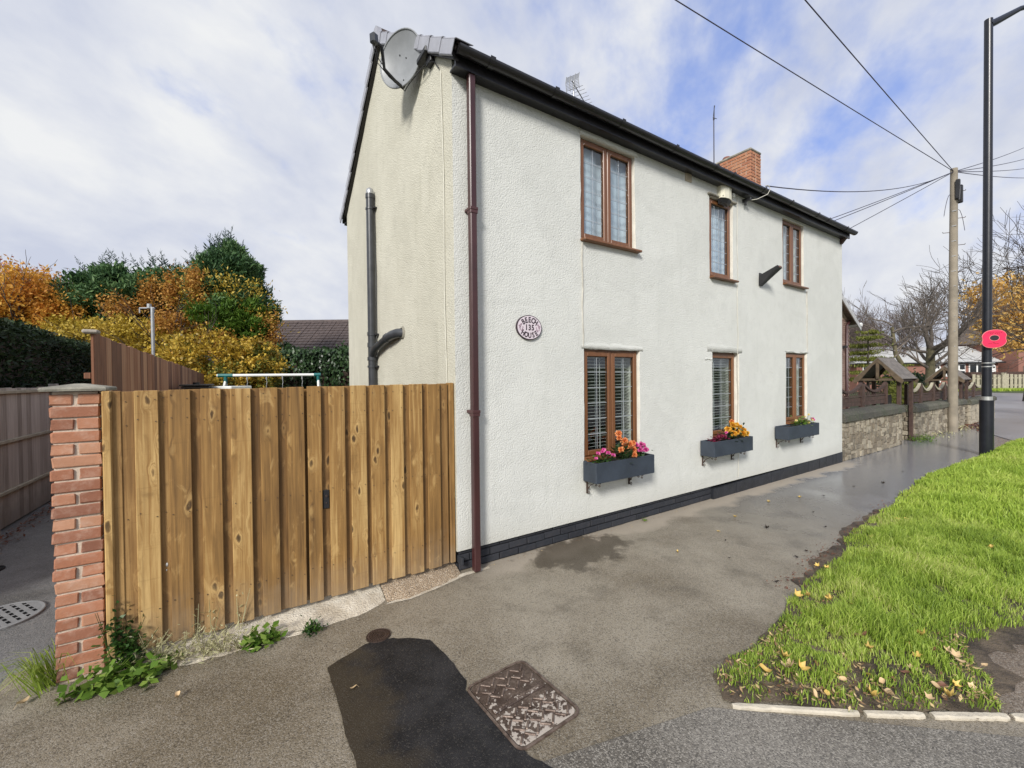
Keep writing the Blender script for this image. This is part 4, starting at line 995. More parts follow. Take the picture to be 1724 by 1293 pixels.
mb = MB(); mb.tube([(4.99, -.06, 4.53), (5.10, -.16, 4.545), (5.24, -.245, 4.62), (5.30, -.26, 4.71), (5.27, -.24, 4.77), (5.22, -.22, 4.755)], .005, 5); mb.build('wire_loop', M['cable_white'], t_)

# ------------------------------------------------------------------ window boxes
def scroll(mb, cx, cz, r0, turns, y, sgn, start):
    pts = []
    for i in range(14):
        f = i/13; q = start+sgn*f*turns*2*PI; r_ = r0*(1-.75*f); pts.append((cx+r_*math.cos(q)*0, y+r_*math.cos(q), cz+r_*math.sin(q)))
    mb.tube(pts, .0042, 5)
def planter(x0, x1, zb, h, label):
    t_ = thing('window_box', label, 'window box', ((x0+x1)/2, -.12, zb))
    y0, y1, th, zt = -.225, -.015, .016, zb+h
    for nm, q in (('front_board', (x0, x1, y0, y0+th, zb, zt)), ('back_board', (x0, x1, y1-th, y1, zb, zt)), ('end_board', (x0, x0+th, y0+th, y1-th, zb, zt)), ('end_board', (x1-th, x1, y0+th, y1-th, zb, zt)), ('base_board', (x0+th, x1-th, y0+th, y1-th, zb+.004, zb+.02))):
        mb = MB(); mb.bbox(*q, .003); mb.build(nm, M['navy_board'], t_)
    mb = MB(); mb.box(x0+th, x1-th, y0+th, y1-th, zb+.02, zt-.03); mb.build('compost', M['soil'], t_)
    for xb in (x0+.07, x1-.20):
        mb = MB(); mb.box(xb-.008, xb+.008, -.012, .004, zb-.155, zb-.002); mb.box(xb-.008, xb+.008, -.215, -.012, zb-.012, zb-.002)
        mb.tube([(xb, -.010, zb-.115), (xb, -.055, zb-.055), (xb, -.125, zb-.018)], .0045, 5)
        for (yc, zc, r_, st, sg) in ((-.03, zb-.140, .018, PI/2, 1), (-.03, zb-.085, .014, PI/2, 1), (-.15, zb-.03, .015, 0, -1), (-.20, zb-.032, .015, 0, -1)): scroll(mb, xb, zc, r_, 1.1, yc, sg, st)
        mb.build('scroll_bracket', M['dark_iron'], t_)
    return zt
def flower_me(pet, n, r, ruff, m):
    C = []; A = []; W_ = []; g = np.random.default_rng(int(r*1e4)+n)
    dirs = unit(g.normal(size=(n, 3))*[1, 1, .8]+[0, -.55, .45])
    side = unit(np.cross(dirs, rdir(n, g)))
    V = leaves(dirs*r*.55, dirs, side, (np.full(n, r*.62), np.full(n, r*.55)), ruff)
    o = quads('flower', V, m); me = o.data; bpy.data.objects.remove(o); return me
FL = {k: flower_me(k, n, r, f, M[mm]) for k, (n, r, f, mm) in dict(orange=(46, .047, .35, 'petal_orange'), yellow=(46, .052, .35, 'petal_yellow'), pink=(20, .030, .3, 'petal_pink'), magenta=(34, .040, .3, 'petal_pink'), wine=(20, .030, .3, 'petal_wine'), cream=(16, .028, .3, 'petal_cream')).items()}
def plant(name, label, cat, c, spread, nleaf, lsize, flowers, m='begonia_leaf', group=None, drop=.0):
    t_ = thing(name, label, cat, c, group); c = np.array(c, float); sp = np.array(spread)
    g = rng; P = c + g.normal(size=(nleaf, 3))*sp*.5 + [0, 0, sp[2]*.4]
    P[:, 1] = np.minimum(P[:, 1], -.03); P[:, 2] = np.maximum(P[:, 2], c[2]-.02-drop*g.random(nleaf))
    A = unit((P-c)*[1, 1, .5]+g.normal(size=(nleaf, 3))*.05+[0, 0, .02]); W_ = unit(np.cross(A, [0, 0, 1]+g.normal(size=(nleaf, 3))*.35))
    quads('foliage', leaves(P, A, W_, (g.uniform(.7, 1.2, nleaf)*lsize, g.uniform(.7, 1.1, nleaf)*lsize*.7), .12), M[m], t_)
    mb = MB()
    for (k, dx, dy, dz) in flowers: mb.tube([c+[dx*.2, dy*.2, -.02], c+[dx*.8, dy*.8, dz*.5], c+[dx, dy, dz]], .003, 4)
    if flowers: mb.build('stem', M['begonia_leaf'], t_)
    for (k, dx, dy, dz) in flowers:
        o = bpy.data.objects.new('flower', FL[k]); COL.objects.link(o); o.parent = t_; o.location = (dx, dy, dz); s = rnd.uniform(.68, .98); o.scale = (s, s, s); o.rotation_euler = (rnd.uniform(-.3, .3), rnd.uniform(-.5, .5), rnd.uniform(-.6, .6))
z1 = planter(1.56, 2.53, .645, .222, 'dark blue window box under the nearest ground floor window, orange and pink flowers')
plant('begonia', 'orange begonia in full flower in the middle of the nearest window box', 'flower', (2.06, -.13, z1), (.17, .12, .13), 90, .036, [('orange', -.07, -.03, .24), ('orange', -.02, -.06, .20), ('orange', -.05, .0, .285), ('orange', .06, -.07, .15), ('orange', .12, -.07, .09), ('orange', .14, -.04, .16), ('orange', -.10, -.08, .11), ('orange', .10, -.10, .035), ('orange', .02, -.04, .13)], drop=.10)
plant('cyclamen', 'small pink cyclamen at the left end of the nearest window box', 'flower', (1.73, -.12, z1), (.16, .08, .06), 46, .026, [('pink', -.06, -.02, .09), ('pink', .0, -.03, .105), ('pink', .03, -.02, .12), ('pink', .07, -.05, .085), ('pink', .16, -.04, .05), ('pink', -.10, -.03, .04)], 'weed_dark')
plant('cyclamen', 'bright magenta cyclamen at the right end of the nearest window box', 'flower', (2.36, -.12, z1), (.13, .08, .08), 46, .028, [('magenta', -.07, -.03, .12), ('magenta', .0, -.05, .13), ('magenta', .05, -.03, .11), ('magenta', -.02, -.05, .07), ('magenta', .07, -.06, .06)], 'weed_dark')
z2 = planter(3.80, 4.82, .685, .212, 'dark blue window box under the middle window, full of yellow begonias')
plant('begonia', 'yellow and amber begonia spilling over the middle window box', 'flower', (4.42, -.13, z2), (.26, .12, .12), 110, .036, [('yellow', -.20, -.05, .14), ('yellow', -.10, -.06, .20), ('yellow', .0, -.05, .19), ('yellow', .09, -.06, .16), ('yellow', .18, -.07, .11), ('yellow', .25, -.07, .05), ('yellow', -.12, -.09, .08), ('yellow', -.02, -.08, .10), ('orange', -.05, -.02, .24), ('yellow', .12, -.09, .07)], drop=.06)
plant('cyclamen', 'dark wine red bedding plant at the left of the middle window box', 'flower', (4.05, -.13, z2), (.18, .09, .05), 60, .026, [('wine', -.08, -.05, .05), ('wine', .0, -.06, .06), ('wine', .08, -.05, .05), ('pink', .12, -.05, .10)], 'petal_wine')
z3 = planter(5.95, 7.12, .735, .215, 'dark blue window box under the furthest ground floor window, cream pansies')
plant('pansy', 'cream and pink pansies with trailing green leaves in the furthest window box', 'flower', (6.68, -.13, z3), (.30, .11, .07), 120, .030, [('cream', -.36, -.05, .08), ('cream', .05, -.08, .02), ('cream', .12, -.05, .16), ('cream', -.02, -.05, .13), ('pink', .26, -.06, .08), ('pink', .34, -.05, .05), ('cream', .20, -.07, .06)], 'weed_green', drop=.05)

# ------------------------------------------------------------------ aerials on the roof
t_ = thing('television_aerial', 'grey television aerial with a grid reflector on the cottage ridge', 'aerial', (3.43, 2.165, 6.3))
mb = MB(); mb.tube([(3.43, 2.165, 6.3), (3.43, 2.165, 7.10)], .014, 6); mb.build('mast', M['grey_steel'], t_)
bd = Vector((.89, .45, -.03)).normalized(); sd_ = Vector((-.45, .89, 0)).normalized(); ao = Vector((3.43, 2.165, 7.06))
mb = MB(); mb.tube([ao-bd*.10, ao+bd*1.0], .010, 6)
for k in range(9): q = ao+bd*(.12+k*.1); mb.tube([q-sd_*.13, q+sd_*.13], .005, 4)
mb.build('boom', M['grey_steel'], t_)
mb = MB(); q0 = ao-bd*.08
for s in (-1, 1):
    for k in range(6):
        zz = s*(.01+k*.021); q = q0-bd*.0+Vector((0, 0, zz))-bd*(-abs(zz)*.35); mb.tube([q-sd_*.12, q+sd_*.12], .005, 4)
for e in (-.12, -.05, .05, .12): mb.tube([q0+sd_*e+Vector((0, 0, -.14))+bd*.05, q0+sd_*e, q0+sd_*e+Vector((0, 0, .14))+bd*.05], .007, 4)
mb.build('reflector', M['dish_grey'], t_)
t_ = thing('radio_aerial', 'thin upright radio aerial on the ridge beside the brick chimney', 'aerial', (7.45, 1.95, 6.1))
mb = MB(); mb.tube([(7.45, 1.95, 6.05), (7.45, 1.95, 7.70)], .013, 6); mb.build('mast', M['cable_dark'], t_)
mb = MB(); mb.tube([(7.45, 1.95, 7.62), (7.47, 1.96, 7.74), (7.50, 1.97, 7.90), (7.53, 1.98, 7.98)], [.02, .016, .010, .013], 6); mb.tube([(7.42, 1.95, 7.66), (7.56, 1.95, 7.68)], .007, 5); mb.build('whip', M['black_metal'], t_)
mb = MB(); mb.tube([(7.30, 1.9, 6.30), (7.45, 1.95, 6.34), (7.6, 2.0, 6.32)], .012, 5); mb.build('bracket', M['grey_steel'], t_)

# ------------------------------------------------------------------ inspection cover, stopcock cover, drain cover
t_ = thing('inspection_cover', 'square rusty inspection cover with raised chevron bars, in the pavement', 'manhole cover', (-.388, -1.60, .004))
ca = math.atan2(-1.309+1.356, -.194+.622); CM = Matrix.Translation((-.388, -1.603, .0)) @ Matrix.Rotation(math.radians(3.0), 4, 'Z')
hw, hl = .212, .268
def rrect(a, b, r_): return [(sx*(a-r_)+r_*math.cos(q), sy*(b-r_)+r_*math.sin(q)) for (sx, sy, s) in ((1, 1, 0), (-1, 1, 90), (-1, -1, 180), (1, -1, 270)) for q in [math.radians(s+k*22.5) for k in range(5)]]
mb = MB(); o_ = rrect(hw, hl, .05); i_ = rrect(hw-.014, hl-.014, .04); n = len(o_)
vs = [(*p, .002) for p in o_] + [(*p, .009) for p in o_] + [(*p, .009) for p in i_] + [(*p, .002) for p in i_]
mb.add([tuple(CM @ Vector(p)) for p in vs], [(k*n+j, k*n+(j+1) % n, (k+1)*n+(j+1) % n, (k+1)*n+j) for k in range(3) for j in range(n)]); mb.build('frame', M['cover_bar'], t_)
mb = MB(); mb.add([tuple(CM @ Vector((*p, .0055))) for p in rrect(hw-.020, hl-.020, .036)], [tuple(range(n))]); mb.build('plate', M['cover_plate'], t_)
bo = MB().bbox(-.030, .030, -.0065, .0065, -.004, .0035, .003).build('tread_bar', M['cover_bar']); bme = bo.data; bpy.data.objects.remove(bo)
for i in range(-4, 5):
    for j in range(-5, 6):
        x = i*.052+(.026 if j % 2 else 0); y = j*.052
        if abs(x) > hw-.05 or abs(y) > hl-.048 or abs(y-.02) < .034: continue
        p = CM @ Vector((x, y, .008)); ob = brick_at(t_, bme, p, math.radians(3)+(PI/4 if (i+j) % 2 else -PI/4)+rnd.uniform(-.05, .05), name='tread_bar')
mb = MB(); mb.bbox(-hw+.035, hw-.035, .000, .040, .005, .0105, .004, CM); mb.build('maker_panel', M['cover_plate'], t_)
mb = MB()
for k in range(14): mb.bbox(-.135+k*.0205, -.120+k*.0205, .012+.003*(k % 3), .027, .0100, .0122, .001, CM)
mb.build('cast_marks', M['cover_bar'], t_)

def round_cover(name, label, c, r_, m, rings):
    t_ = thing(name, label, 'cover', (c[0], c[1], .0))
    mb = MB(); mb.lathe([(0, .006), (r_*.93, .006), (r_*.95, .010), (r_, .009), (r_, .001)], c[0], c[1], 28, False); mb.build('lid', m, t_)
    for k in range(rings):
        rr = r_*(.2+.62*k/(rings-1)); mb = MB(); n = 8+6*k
        for j in range(n):
            q = 2*PI*(j+.5*(k % 2))/n; Mx = Matrix.Translation((c[0]+rr*math.cos(q), c[1]+rr*math.sin(q), .007)) @ Matrix.Rotation(q, 4, 'Z'); mb.box(-.006, .006, -.006, .006, -.002, .004, Mx)
        mb.build('stud_ring', m, t_)
round_cover('stopcock_cover', 'small round rusty stopcock cover at the corner of the black tarmac patch', (-.885, -.553), .083, M['dark_iron'], 4)
t_ = thing('drain_cover', 'round pale grey slotted drain cover in the alley left of the pier', 'drain cover', (-3.25, 1.32, 0))
mb = MB(); cx, cy, R0 = -3.25, 1.32, .25; st = .0105; N = 24
dirx = Vector((.86, .51, 0)); diry = Vector((-.51, .86, 0))
for i in range(-N, N):
    for j in range(-N, N):
        u, v = (i+.5)*st, (j+.5)*st
        if math.hypot(u, v) > R0-.012: continue
        slot = (i % 5 in (0, 1)) and (j % 7 not in (0, 1)) and math.hypot(u, v) < R0-.035
        if slot: continue
        q = [(i*st, j*st), (i*st+st, j*st), (i*st+st, j*st+st), (i*st, j*st+st)]
        mb.add([(cx+a*dirx.x+b*diry.x, cy+a*dirx.y+b*diry.y, .012) for a, b in q], [(0, 1, 2, 3)])
mb.build('grid_plate', M['drain_grey'], t_)
mb = MB(); mb.lathe([(R0-.024, .0125), (R0-.006, .015), (R0, .012), (R0, -.002)], cx, cy, 40, False); mb.build('ring', M['drain_grey'], t_)
mb = MB(); mb.lathe([(0, .003), (R0-.005, .003)], cx, cy, 32, False); mb.build('sump', M['drain_dark'], t_)
round_cover('stopcock_cover', 'small dark iron cover in the alley beyond the slotted drain cover', (-3.72, 2.62), .11, M['drain_dark'], 3)

# ------------------------------------------------------------------ kerb stones
def kerbstone(a, b, w_, label):
    a = Vector((*a, 0)); b = Vector((*b, 0)); d_ = (b-a).normalized(); L_ = (b-a).length
    Mx = Matrix.Translation((a+b)/2) @ Matrix.Rotation(math.atan2(d_.y, d_.x), 4, 'Z')
    t_ = MB(); bm = bmesh.new(); bmesh.ops.create_grid(bm, x_segments=14, y_segments=2, size=.5)
    top = []; n = 16
    vs = []; fs = []
    for i in range(n+1):
        x = -L_/2+L_*i/n; e = rnd.uniform(-.004, .004); s = w_*(.75 if i in (0, n) else 1)
        for (y, z) in ((-s/2, -.03), (-s/2+e, .012), (-s/2+.008+e, .018+e*.4), (s/2-.008-e, .019+e*.4), (s/2, .012), (s/2, -.03)): vs.append(Mx @ Vector((x, y, z)))
    for i in range(n):
        for k in range(5): fs.append((i*6+k, i*6+k+1, i*6+k+7, i*6+k+6))
    fs += [tuple(range(6)), tuple(range(n*6, n*6+6))]
    bm.free(); t_.add(vs, fs); o = t_.build('kerb_stone', M['kerb_stone'])
    me = o.data; o.location = (a+b)/2; me.transform(Matrix.Translation(-o.location)); tag(o, label, 'kerb', 'pale kerb stones edging the verge')
kerbstone((.535, -2.285), (1.035, -2.685), .036, 'longest pale kerb stone, at the left tip of the grass verge')
kerbstone((1.06, -2.705), (1.300, -2.880), .038, 'short pale kerb stone, second from the tip of the verge')
kerbstone((1.335, -2.905), (1.645, -3.125), .042, 'pale kerb stone with grass hanging over both its ends')
kerbstone((1.665, -3.140), (2.05, -3.42), .042, 'pale kerb stone beside the brown footpath, at the picture edge')
# ------------------------------------------------------------------ alley and garden, left
def board_fence(name, label, a, b, h0, h1, nb, m, post_every=None, posts=None, railz=(), y_side=1, gapw=.004, zb=.02, capm=None):
    a = Vector((*a, 0)); b = Vector((*b, 0)); d_ = (b-a).normalized(); L_ = (b-a).length; nrm = Vector((-d_.y, d_.x, 0))*y_side
    t_ = thing(name, label, 'fence', tuple(a)); ang = math.atan2(d_.y, d_.x)
    for i in range(nb):
        s = L_*(i+.5)/nb; h = h0+(h1-h0)*(i/nb)+rnd.uniform(-.008, .008); w_ = L_/nb/2-gapw/2
        Mx = Matrix.Translation(a+d_*s) @ Matrix.Rotation(ang+rnd.uniform(-.03, .03), 4, 'Z')
        mb = MB(); mb.bbox(-w_-.006, w_+.006, -.008, .008, zb, h, .003, Mx); mb.build('plank', m, t_)
    for z in railz:
        mb = MB(); Mx = Matrix.Translation(a) @ Matrix.Rotation(ang, 4, 'Z'); mb.bbox(0, L_, *(sorted((.010*y_side, .045*y_side))), z-.02, z+.02, .004, Mx); mb.build('rail', capm or m, t_)
    for s, h, pm in (posts or []):
        mb = MB(); Mx = Matrix.Translation(a+d_*s) @ Matrix.Rotation(ang, 4, 'Z'); mb.bbox(-.045, .045, *(sorted((-.01*y_side, .085*y_side))), 0, h, .006, Mx); mb.build('post', pm, t_)
    return t_
board_fence('board_fence', 'tall reddish brown board fence running back behind the brick pier', (-2.475, .27), (-2.36, 9.4), 2.13, 2.0, 62, M['fence_red'],
            posts=[(1.86, 2.10, M['fence_red']), (3.69, 2.07, M['fence_red']), (5.52, 2.05, M['fence_red']), (7.35, 2.02, M['fence_red']), (9.1, 2.0, M['fence_red'])], railz=(.4, 1.1, 1.85), y_side=1)
mb = MB(); mb.bbox(-2.52, -2.44, .235, .31, 2.125, 2.150, .008)
pc = mb.build('post_cap', M['fence_grey'], [o for o in bpy.data.objects if o.name.startswith('board_fence')][0])
board_fence('board_fence', 'weathered grey board fence with concrete posts along the left alley', (-4.22, 1.2), (-3.93, 12.0), 1.76, 1.74, 80, M['fence_grey'],
            posts=[(.9, 1.80, M['concrete_post']), (2.75, 1.80, M['concrete_post']), (4.62, 1.80, M['concrete_post']), (6.45, 1.80, M['concrete_post']), (8.3, 1.80, M['concrete_post'])], railz=(.45, 1.08, 1.70), y_side=-1, capm=M['fence_pale'])
# dark clipped hedge behind the alley fence
def hedge():
    t_ = thing('hedge', 'very dark clipped evergreen hedge behind the left alley fence', 'hedge', (-5.0, 6.0, 0))
    mb = MB(); mb.box(-5.9, -4.42, 1.5, 13.0, 0, 2.52); mb.build('core', M['soil'], t_)
    n = 42000; g = rng
    f = g.random(n); y = g.uniform(1.4, 13.1, n); z = g.uniform(0, 2.68, n); x = np.full(n, -4.40)+g.normal(size=n)*.045
    top = f > .62; x = np.where(top, g.uniform(-5.9, -4.36, n), x); z = np.where(top, 2.63+g.normal(size=n)*.04, z)
    z = z + np.where(top, .05*np.sin(y*1.3)+.03*np.sin(x*5), 0)
    P = np.stack([x, y, z], 1); A = unit(g.normal(size=(n, 3))+np.where(top[:, None], [0, 0, .9], [.9, 0, .3])); W_ = unit(np.cross(A, rdir(n)))
    quads('foliage', leaves(P, A, W_, (g.uniform(.03, .06, n), g.uniform(.010, .02, n))), M['hedge'], t_)
hedge()

# trees -------------------------------------------------------------
def branchy(mb, p, d_, L_, r_, depth, g, spread=.6, up=.15, n=3, minr=.006, ratio=.72, tips=None):
    pts = [Vector(p)]; rs = [r_]; q = Vector(p); dd = Vector(d_).normalized(); k = 4
    for i in range(k):
        dd = (dd + Vector(g.normal(size=3)*.13) + Vector((0, 0, up*.25))).normalized(); q = q+dd*(L_/k); pts.append(q.copy()); rs.append(r_*(1-.42*(i+1)/k))
    mb.tube(pts, rs, 5 if depth > 2 else (4 if depth > 1 else 3), False)
    if depth == 0:
        if tips is not None: tips.append(q.copy())
        return
    for i in range(n+(1 if depth > 2 else 0)):
        at = pts[-1] if i == 0 else pts[2+int(g.integers(0, 3)) if depth < 5 else 3+int(g.integers(0, 2))]
        ax = dd.cross(Vector(g.normal(size=3))).normalized(); a = g.uniform(.35, 1.0)*spread*(0.5 if i == 0 else 1)
        nd = (Matrix.Rotation(a, 3, ax) @ dd + Vector((0, 0, up))).normalized()
        branchy(mb, at, nd, L_*g.uniform(.62, .88)*ratio/.72, max(rs[-1]*(.9 if i == 0 else .68), minr), depth-1, g, spread, up, n, minr, ratio, tips)
def leafy(t_, name, blobs, n, lm, ls, m, aspect=.6, clump=70, sig=.15, shell=.7, updir=.25, out=.6, fold=.15, g=rng):
    P, D_ = blob_points(blobs, n, g, clump, sig, shell); k = len(P)
    A = unit(D_*out+g.normal(size=(k, 3))*.6+[0, 0, updir]); W_ = unit(np.cross(A, rdir(k, g)))
    return quads(name, leaves(P, A, W_, (g.uniform(.6, 1.25, k)*ls, g.uniform(.6, 1.2, k)*ls*aspect), fold), m, t_)
def sprays(t_, base, n, L_, g, m, lean=.35):
    """feathery conifer leaders: a stem with drooping side shoots"""
    V = []
    for b in base:
        b = np.array(b, float); d_ = unit(np.array([g.normal()*lean, g.normal()*lean, 1.0])); Lk = L_*g.uniform(.6, 1.15)
        for i in range(n):
            f = i/n; p = b+d_*Lk*f; s = 1 if i % 2 else -1
            q = g.uniform(0, 2*PI); sd = unit(np.array([math.cos(q), math.sin(q), .75])); ln = Lk*.42*(1-f*.8)
            for e in (.3, .75):
                c = p+sd*ln*e; A = unit(sd+g.normal(size=3)*.25+[0, 0, .2]); W_ = unit(np.cross(A, g.normal(size=3))); V.append(leaves(c[None], A[None], W_[None], ([ln*.32], [ln*.10]))[0])
        for f in (.3, .6, .9, 1.02):
            W_ = unit(np.cross(d_, g.normal(size=3))); V.append(leaves((b+d_*Lk*f)[None], d_[None], W_[None], ([Lk*.16], [Lk*.018]))[0])
    return quads('sprays', np.array(V), m, t_)
g1 = np.random.default_rng(5)
def conifer_group():
    t_ = thing('conifer_tree', 'tall blue green conifer with feathery leaders, behind the golden bush', 'tree', (-1.95, 13.4, 0))
    mb = MB(); mb.tube([(-1.95, 13.4, 0), (-1.95, 13.4, 3), (-1.9, 13.4, 6.2)], [.24, .18, .03], 8); mb.build('trunk', M['bark_dark'], t_)
    leafy(t_, 'crown', [((-1.95, 13.4, 4.35), (1.25, 1.4, .95), 1), ((-1.85, 13.3, 5.25), (.85, 1.0, .85), 1), ((-1.80, 13.3, 5.85), (.55, .7, .60), 1), ((-2.35, 13.3, 5.45), (.5, .7, .5), 1), ((-1.35, 13.3, 5.45), (.5, .7, .5), 1), ((-1.05, 13.3, 4.15), (.72, 1.0, .80), 1), ((-2.45, 13.5, 5.0), (.6, .8, .7), 1), ((-1.25, 13.3, 5.0), (.45, .7, .6), 1)], 46000, 1, .088, M['conifer'], .26, 130, .10, .35, .5, .8, .2, g1)
    base = [(-1.95+x, 13.3, 5.75+z) for x, z in ((.1, .55), (-.22, .25), (.36, .15), (-.5, -.1), (.55, -.25), (.2, .40), (-.38, .15), (.8, -.75), (-.75, -.4), (.42, -.05), (.95, -1.2), (1.15, -1.7), (1.05, -2.1), (0, .2), (.7, -.5), (-.6, -.2), (.3, .3))]
    sprays(t_, base*2, 26, .72, g1, M['conifer_blue'])
    t_ = thing('conifer_tree', 'broad dark green conifer left of the tall feathery one', 'tree', (-4.45, 15.2, 0))
    mb = MB(); mb.tube([(-4.2, 15.2, 0), (-4.3, 15.2, 3), (-4.4, 15.2, 5.6)], [.22, .17, .04], 8)
    for k in range(7): mb.tube([(-4.25, 15.2, 1.8+k*.3), (-4.25+g1.normal()*.6, 14.6, 2.3+k*.3), (-4.25+g1.normal()*1.2, 14.2, 2.5+k*.3)], [.05, .04, .02], 5)
    mb.build('trunk', M['bark'], t_)
    leafy(t_, 'crown', [((-4.7, 15.2, 4.7), (1.1, 1.3, .85), 1), ((-5.55, 15.3, 4.55), (.9, 1.1, .75), 1), ((-3.6, 15.0, 4.75), (1.1, 1.2, .85), 1), ((-2.95, 15.0, 4.9), (.7, 1.0, .8), 1), ((-5.0, 15.1, 5.3), (.5, .7, .35), 1), ((-3.9, 15.1, 5.35), (.5, .7, .35), 1), ((-3.2, 14.8, 5.1), (.7, .8, .6), 1), ((-4.3, 14.7, 3.1), (1.9, .7, .9), 1)], 58000, 1, .09, M['conifer'], .28, 120, .11, .35, .35, .8, .2, g1)
    sprays(t_, [(-5.35+x, 15.1, 5.35+z) for x, z in ((0, .1), (.2, .2), (.5, .3), (.9, .3), (1.3, .3), (1.65, .35), (1.95, .3), (2.5, .3), (.35, .30), (.7, .3), (1.1, .35), (1.5, .3), (1.8, .35), (2.1, .35), (-.3, -.0), (2.35, .4))], 24, .62, g1, M['conifer_blue'])
    t_ = thing('conifer_tree', 'bright green feathery conifer in front of the tall one', 'tree', (-1.75, 12.4, 0))
    mb = MB(); mb.tube([(-1.75, 12.4, 0), (-1.75, 12.4, 3.6)], [.12, .03], 6); mb.build('trunk', M['bark_dark'], t_)
    leafy(t_, 'yellow_sprays', [((-2.4, 12.5, 4.4), (.7, .5, .7), 1), ((-1.2, 12.4, 3.7), (.8, .5, .6), 1), ((-1.7, 12.4, 4.7), (.8, .5, .5), 1)], 2600, 1, .06, M['yellow_leaf'], .4, 40, .3, .2, .4, .6, .2, g1)
    leafy(t_, 'crown', [((-1.78, 12.3, 3.85), (.98, .7, .62), 1), ((-1.4, 12.25, 3.5), (.7, .6, .5), 1)], 22000, 1, .075, M['conifer_bright'], .24, 90, .11, .6, .7, .6, .2, g1)
conifer_group()
def rust_tree():
    t_ = thing('beech_tree', 'rust brown beech leaves climbing between the green conifers', 'tree', (-2.75, 12.6, 0))
    mb = MB(); mb.tube([(-2.7, 12.6, 0), (-2.7, 12.6, 2.4), (-2.6, 12.6, 4.6)], [.09, .07, .02], 6)
    for k in range(10): mb.tube([(-2.75, 12.6, 1.2+k*.2), (-3.0+g1.normal()*.4, 12.5, 1.9+k*.2), (-3.1+g1.normal()*.7, 12.4, 2.5+k*.2)], [.03, .02, .01], 4)
    mb.build('trunk', M['bark'], t_)
    leafy(t_, 'crown', [((-2.55, 12.4, 4.0), (.34, .3, .85), 1), ((-2.3, 12.4, 3.45), (.45, .3, .55), 1), ((-3.25, 12.5, 4.55), (.25, .3, .45), 1), ((-2.7, 12.4, 4.8), (.22, .3, .4), 1), ((-.95, 12.2, 3.45), (.40, .35, .55), 1), ((-.75, 12.2, 3.0), (.35, .35, .4), 1), ((-3.9, 13.8, 4.6), (.28, .3, .5), 1), ((-4.6, 13.9, 4.2), (.45, .3, .3), 1), ((-3.3, 12.4, 3.6), (.35, .4, .3), 1), ((-2.0, 12.0, 3.0), (.5, .4, .35), 1)], 11000, 1, .050, M['rust'], .55, 34, .34, .2, .1, .5, .2, g1)
    t_ = thing('gold_bush', 'golden yellow leafy bush behind the swing frame', 'bush', (-2.3, 10.4, 0))
    mb = MB(); tips = []
    for k in range(12): branchy(mb, (-2.3+g1.normal()*.4, 10.4, 0), (g1.normal()*.35, g1.normal()*.25, 1), 1.0, .03, 2, g1, .7, .2, 2)
    mb.build('stems', M['bark'], t_)
    leafy(t_, 'low_foliage', [((-2.2, 10.3, 1.9), (1.5, .8, .9), 1), ((-1.2, 10.2, 2.1), (.8, .7, .7), 1)], 5000, 1, .05, M['larch'], .6, 60, .14, .3, .0, .6, .2, g1)
    leafy(t_, 'crown', [((-2.35, 10.4, 2.25), (1.15, .9, .95), 1), ((-1.35, 10.2, 2.2), (.85, .8, .78), 1), ((-3.1, 10.9, 2.0), (.9, .8, .9), 1), ((-2.2, 10.1, 1.5), (1.3, .9, .7), 1)], 17000, 1, .050, M['gold_leaf'], .62, 120, .075, .62, .05, .7, .2, g1)
    t_ = thing('gold_tree', 'mottled yellow leaves hanging among dark branches behind the red fence', 'tree', (-4.0, 13.2, 0))
    mb = MB(); tips = []
    for k in range(5): branchy(mb, (-3.6+k*.25, 13.2, 0), (g1.normal()*.3, g1.normal()*.2, 1), 1.7, .05, 3, g1, .75, .1, 3, .008, .72, tips)
    mb.build('trunk', M['bark_dark'], t_)
    leafy(t_, 'crown', [((-4.5, 13.2, 3.25), (1.3, .8, .55), 1), ((-3.4, 13.0, 2.8), (.8, .7, .7), 1), ((-2.9, 12.6, 3.1), (.5, .5, .5), 1), ((-3.9, 12.9, 2.6), (.9, .7, .4), 1)], 11000, 1, .050, M['yellow_leaf'], .6, 60, .16, .5, .0, .5, .2, g1)
    t_ = thing('orange_tree', 'orange and yellow autumn tree at the left edge above the dark hedge', 'tree', (-7.2, 15.0, 0))
    mb = MB(); branchy(mb, (-7.0, 15.2, 0), (0, 0, 1), 2.2, .12, 4, g1, .7, .2, 3); mb.build('trunk', M['bark_dark'], t_)
    leafy(t_, 'crown', [((-6.75, 15.0, 4.1), (1.0, 1.1, 1.05), 1), ((-7.6, 15.2, 3.7), (.9, 1.1, .85), 1), ((-6.1, 14.8, 3.6), (.6, .8, .8), 1)], 26000, 1, .055, M['orange_tree'], .55, 80, .17, .45, .1, .5, .2, g1)
    leafy(t_, 'lower_crown', [((-6.9, 14.6, 3.15), (1.5, .9, .55), 1), ((-5.7, 14.4, 3.25), (.8, .8, .55), 1)], 13000, 1, .052, M['yellow_leaf'], .6, 70, .16, .45, .05, .5, .2, g1)
    t_ = thing('red_tree', 'half bare reddish tree at the left edge behind the orange one', 'tree', (-9.5, 19.5, 0))
    mb = MB(); tips = []; branchy(mb, (-9.2, 19.5, 0), (.0, 0, 1), 1.75, .12, 5, g1, .72, .12, 3, .008, .76, tips); mb.build('trunk', M['twig'], t_)
    leafy(t_, 'crown', [((-9.3, 19.5, 5.2), (2.4, 1.5, 1.05), 1), ((-8.7, 19.5, 4.2), (2.0, 1.5, 1.0), 1)], 7500, 1, .065, M['red_leaf'], .5, 120, .17, .35, .1, .5, .2, g1)
rust_tree()
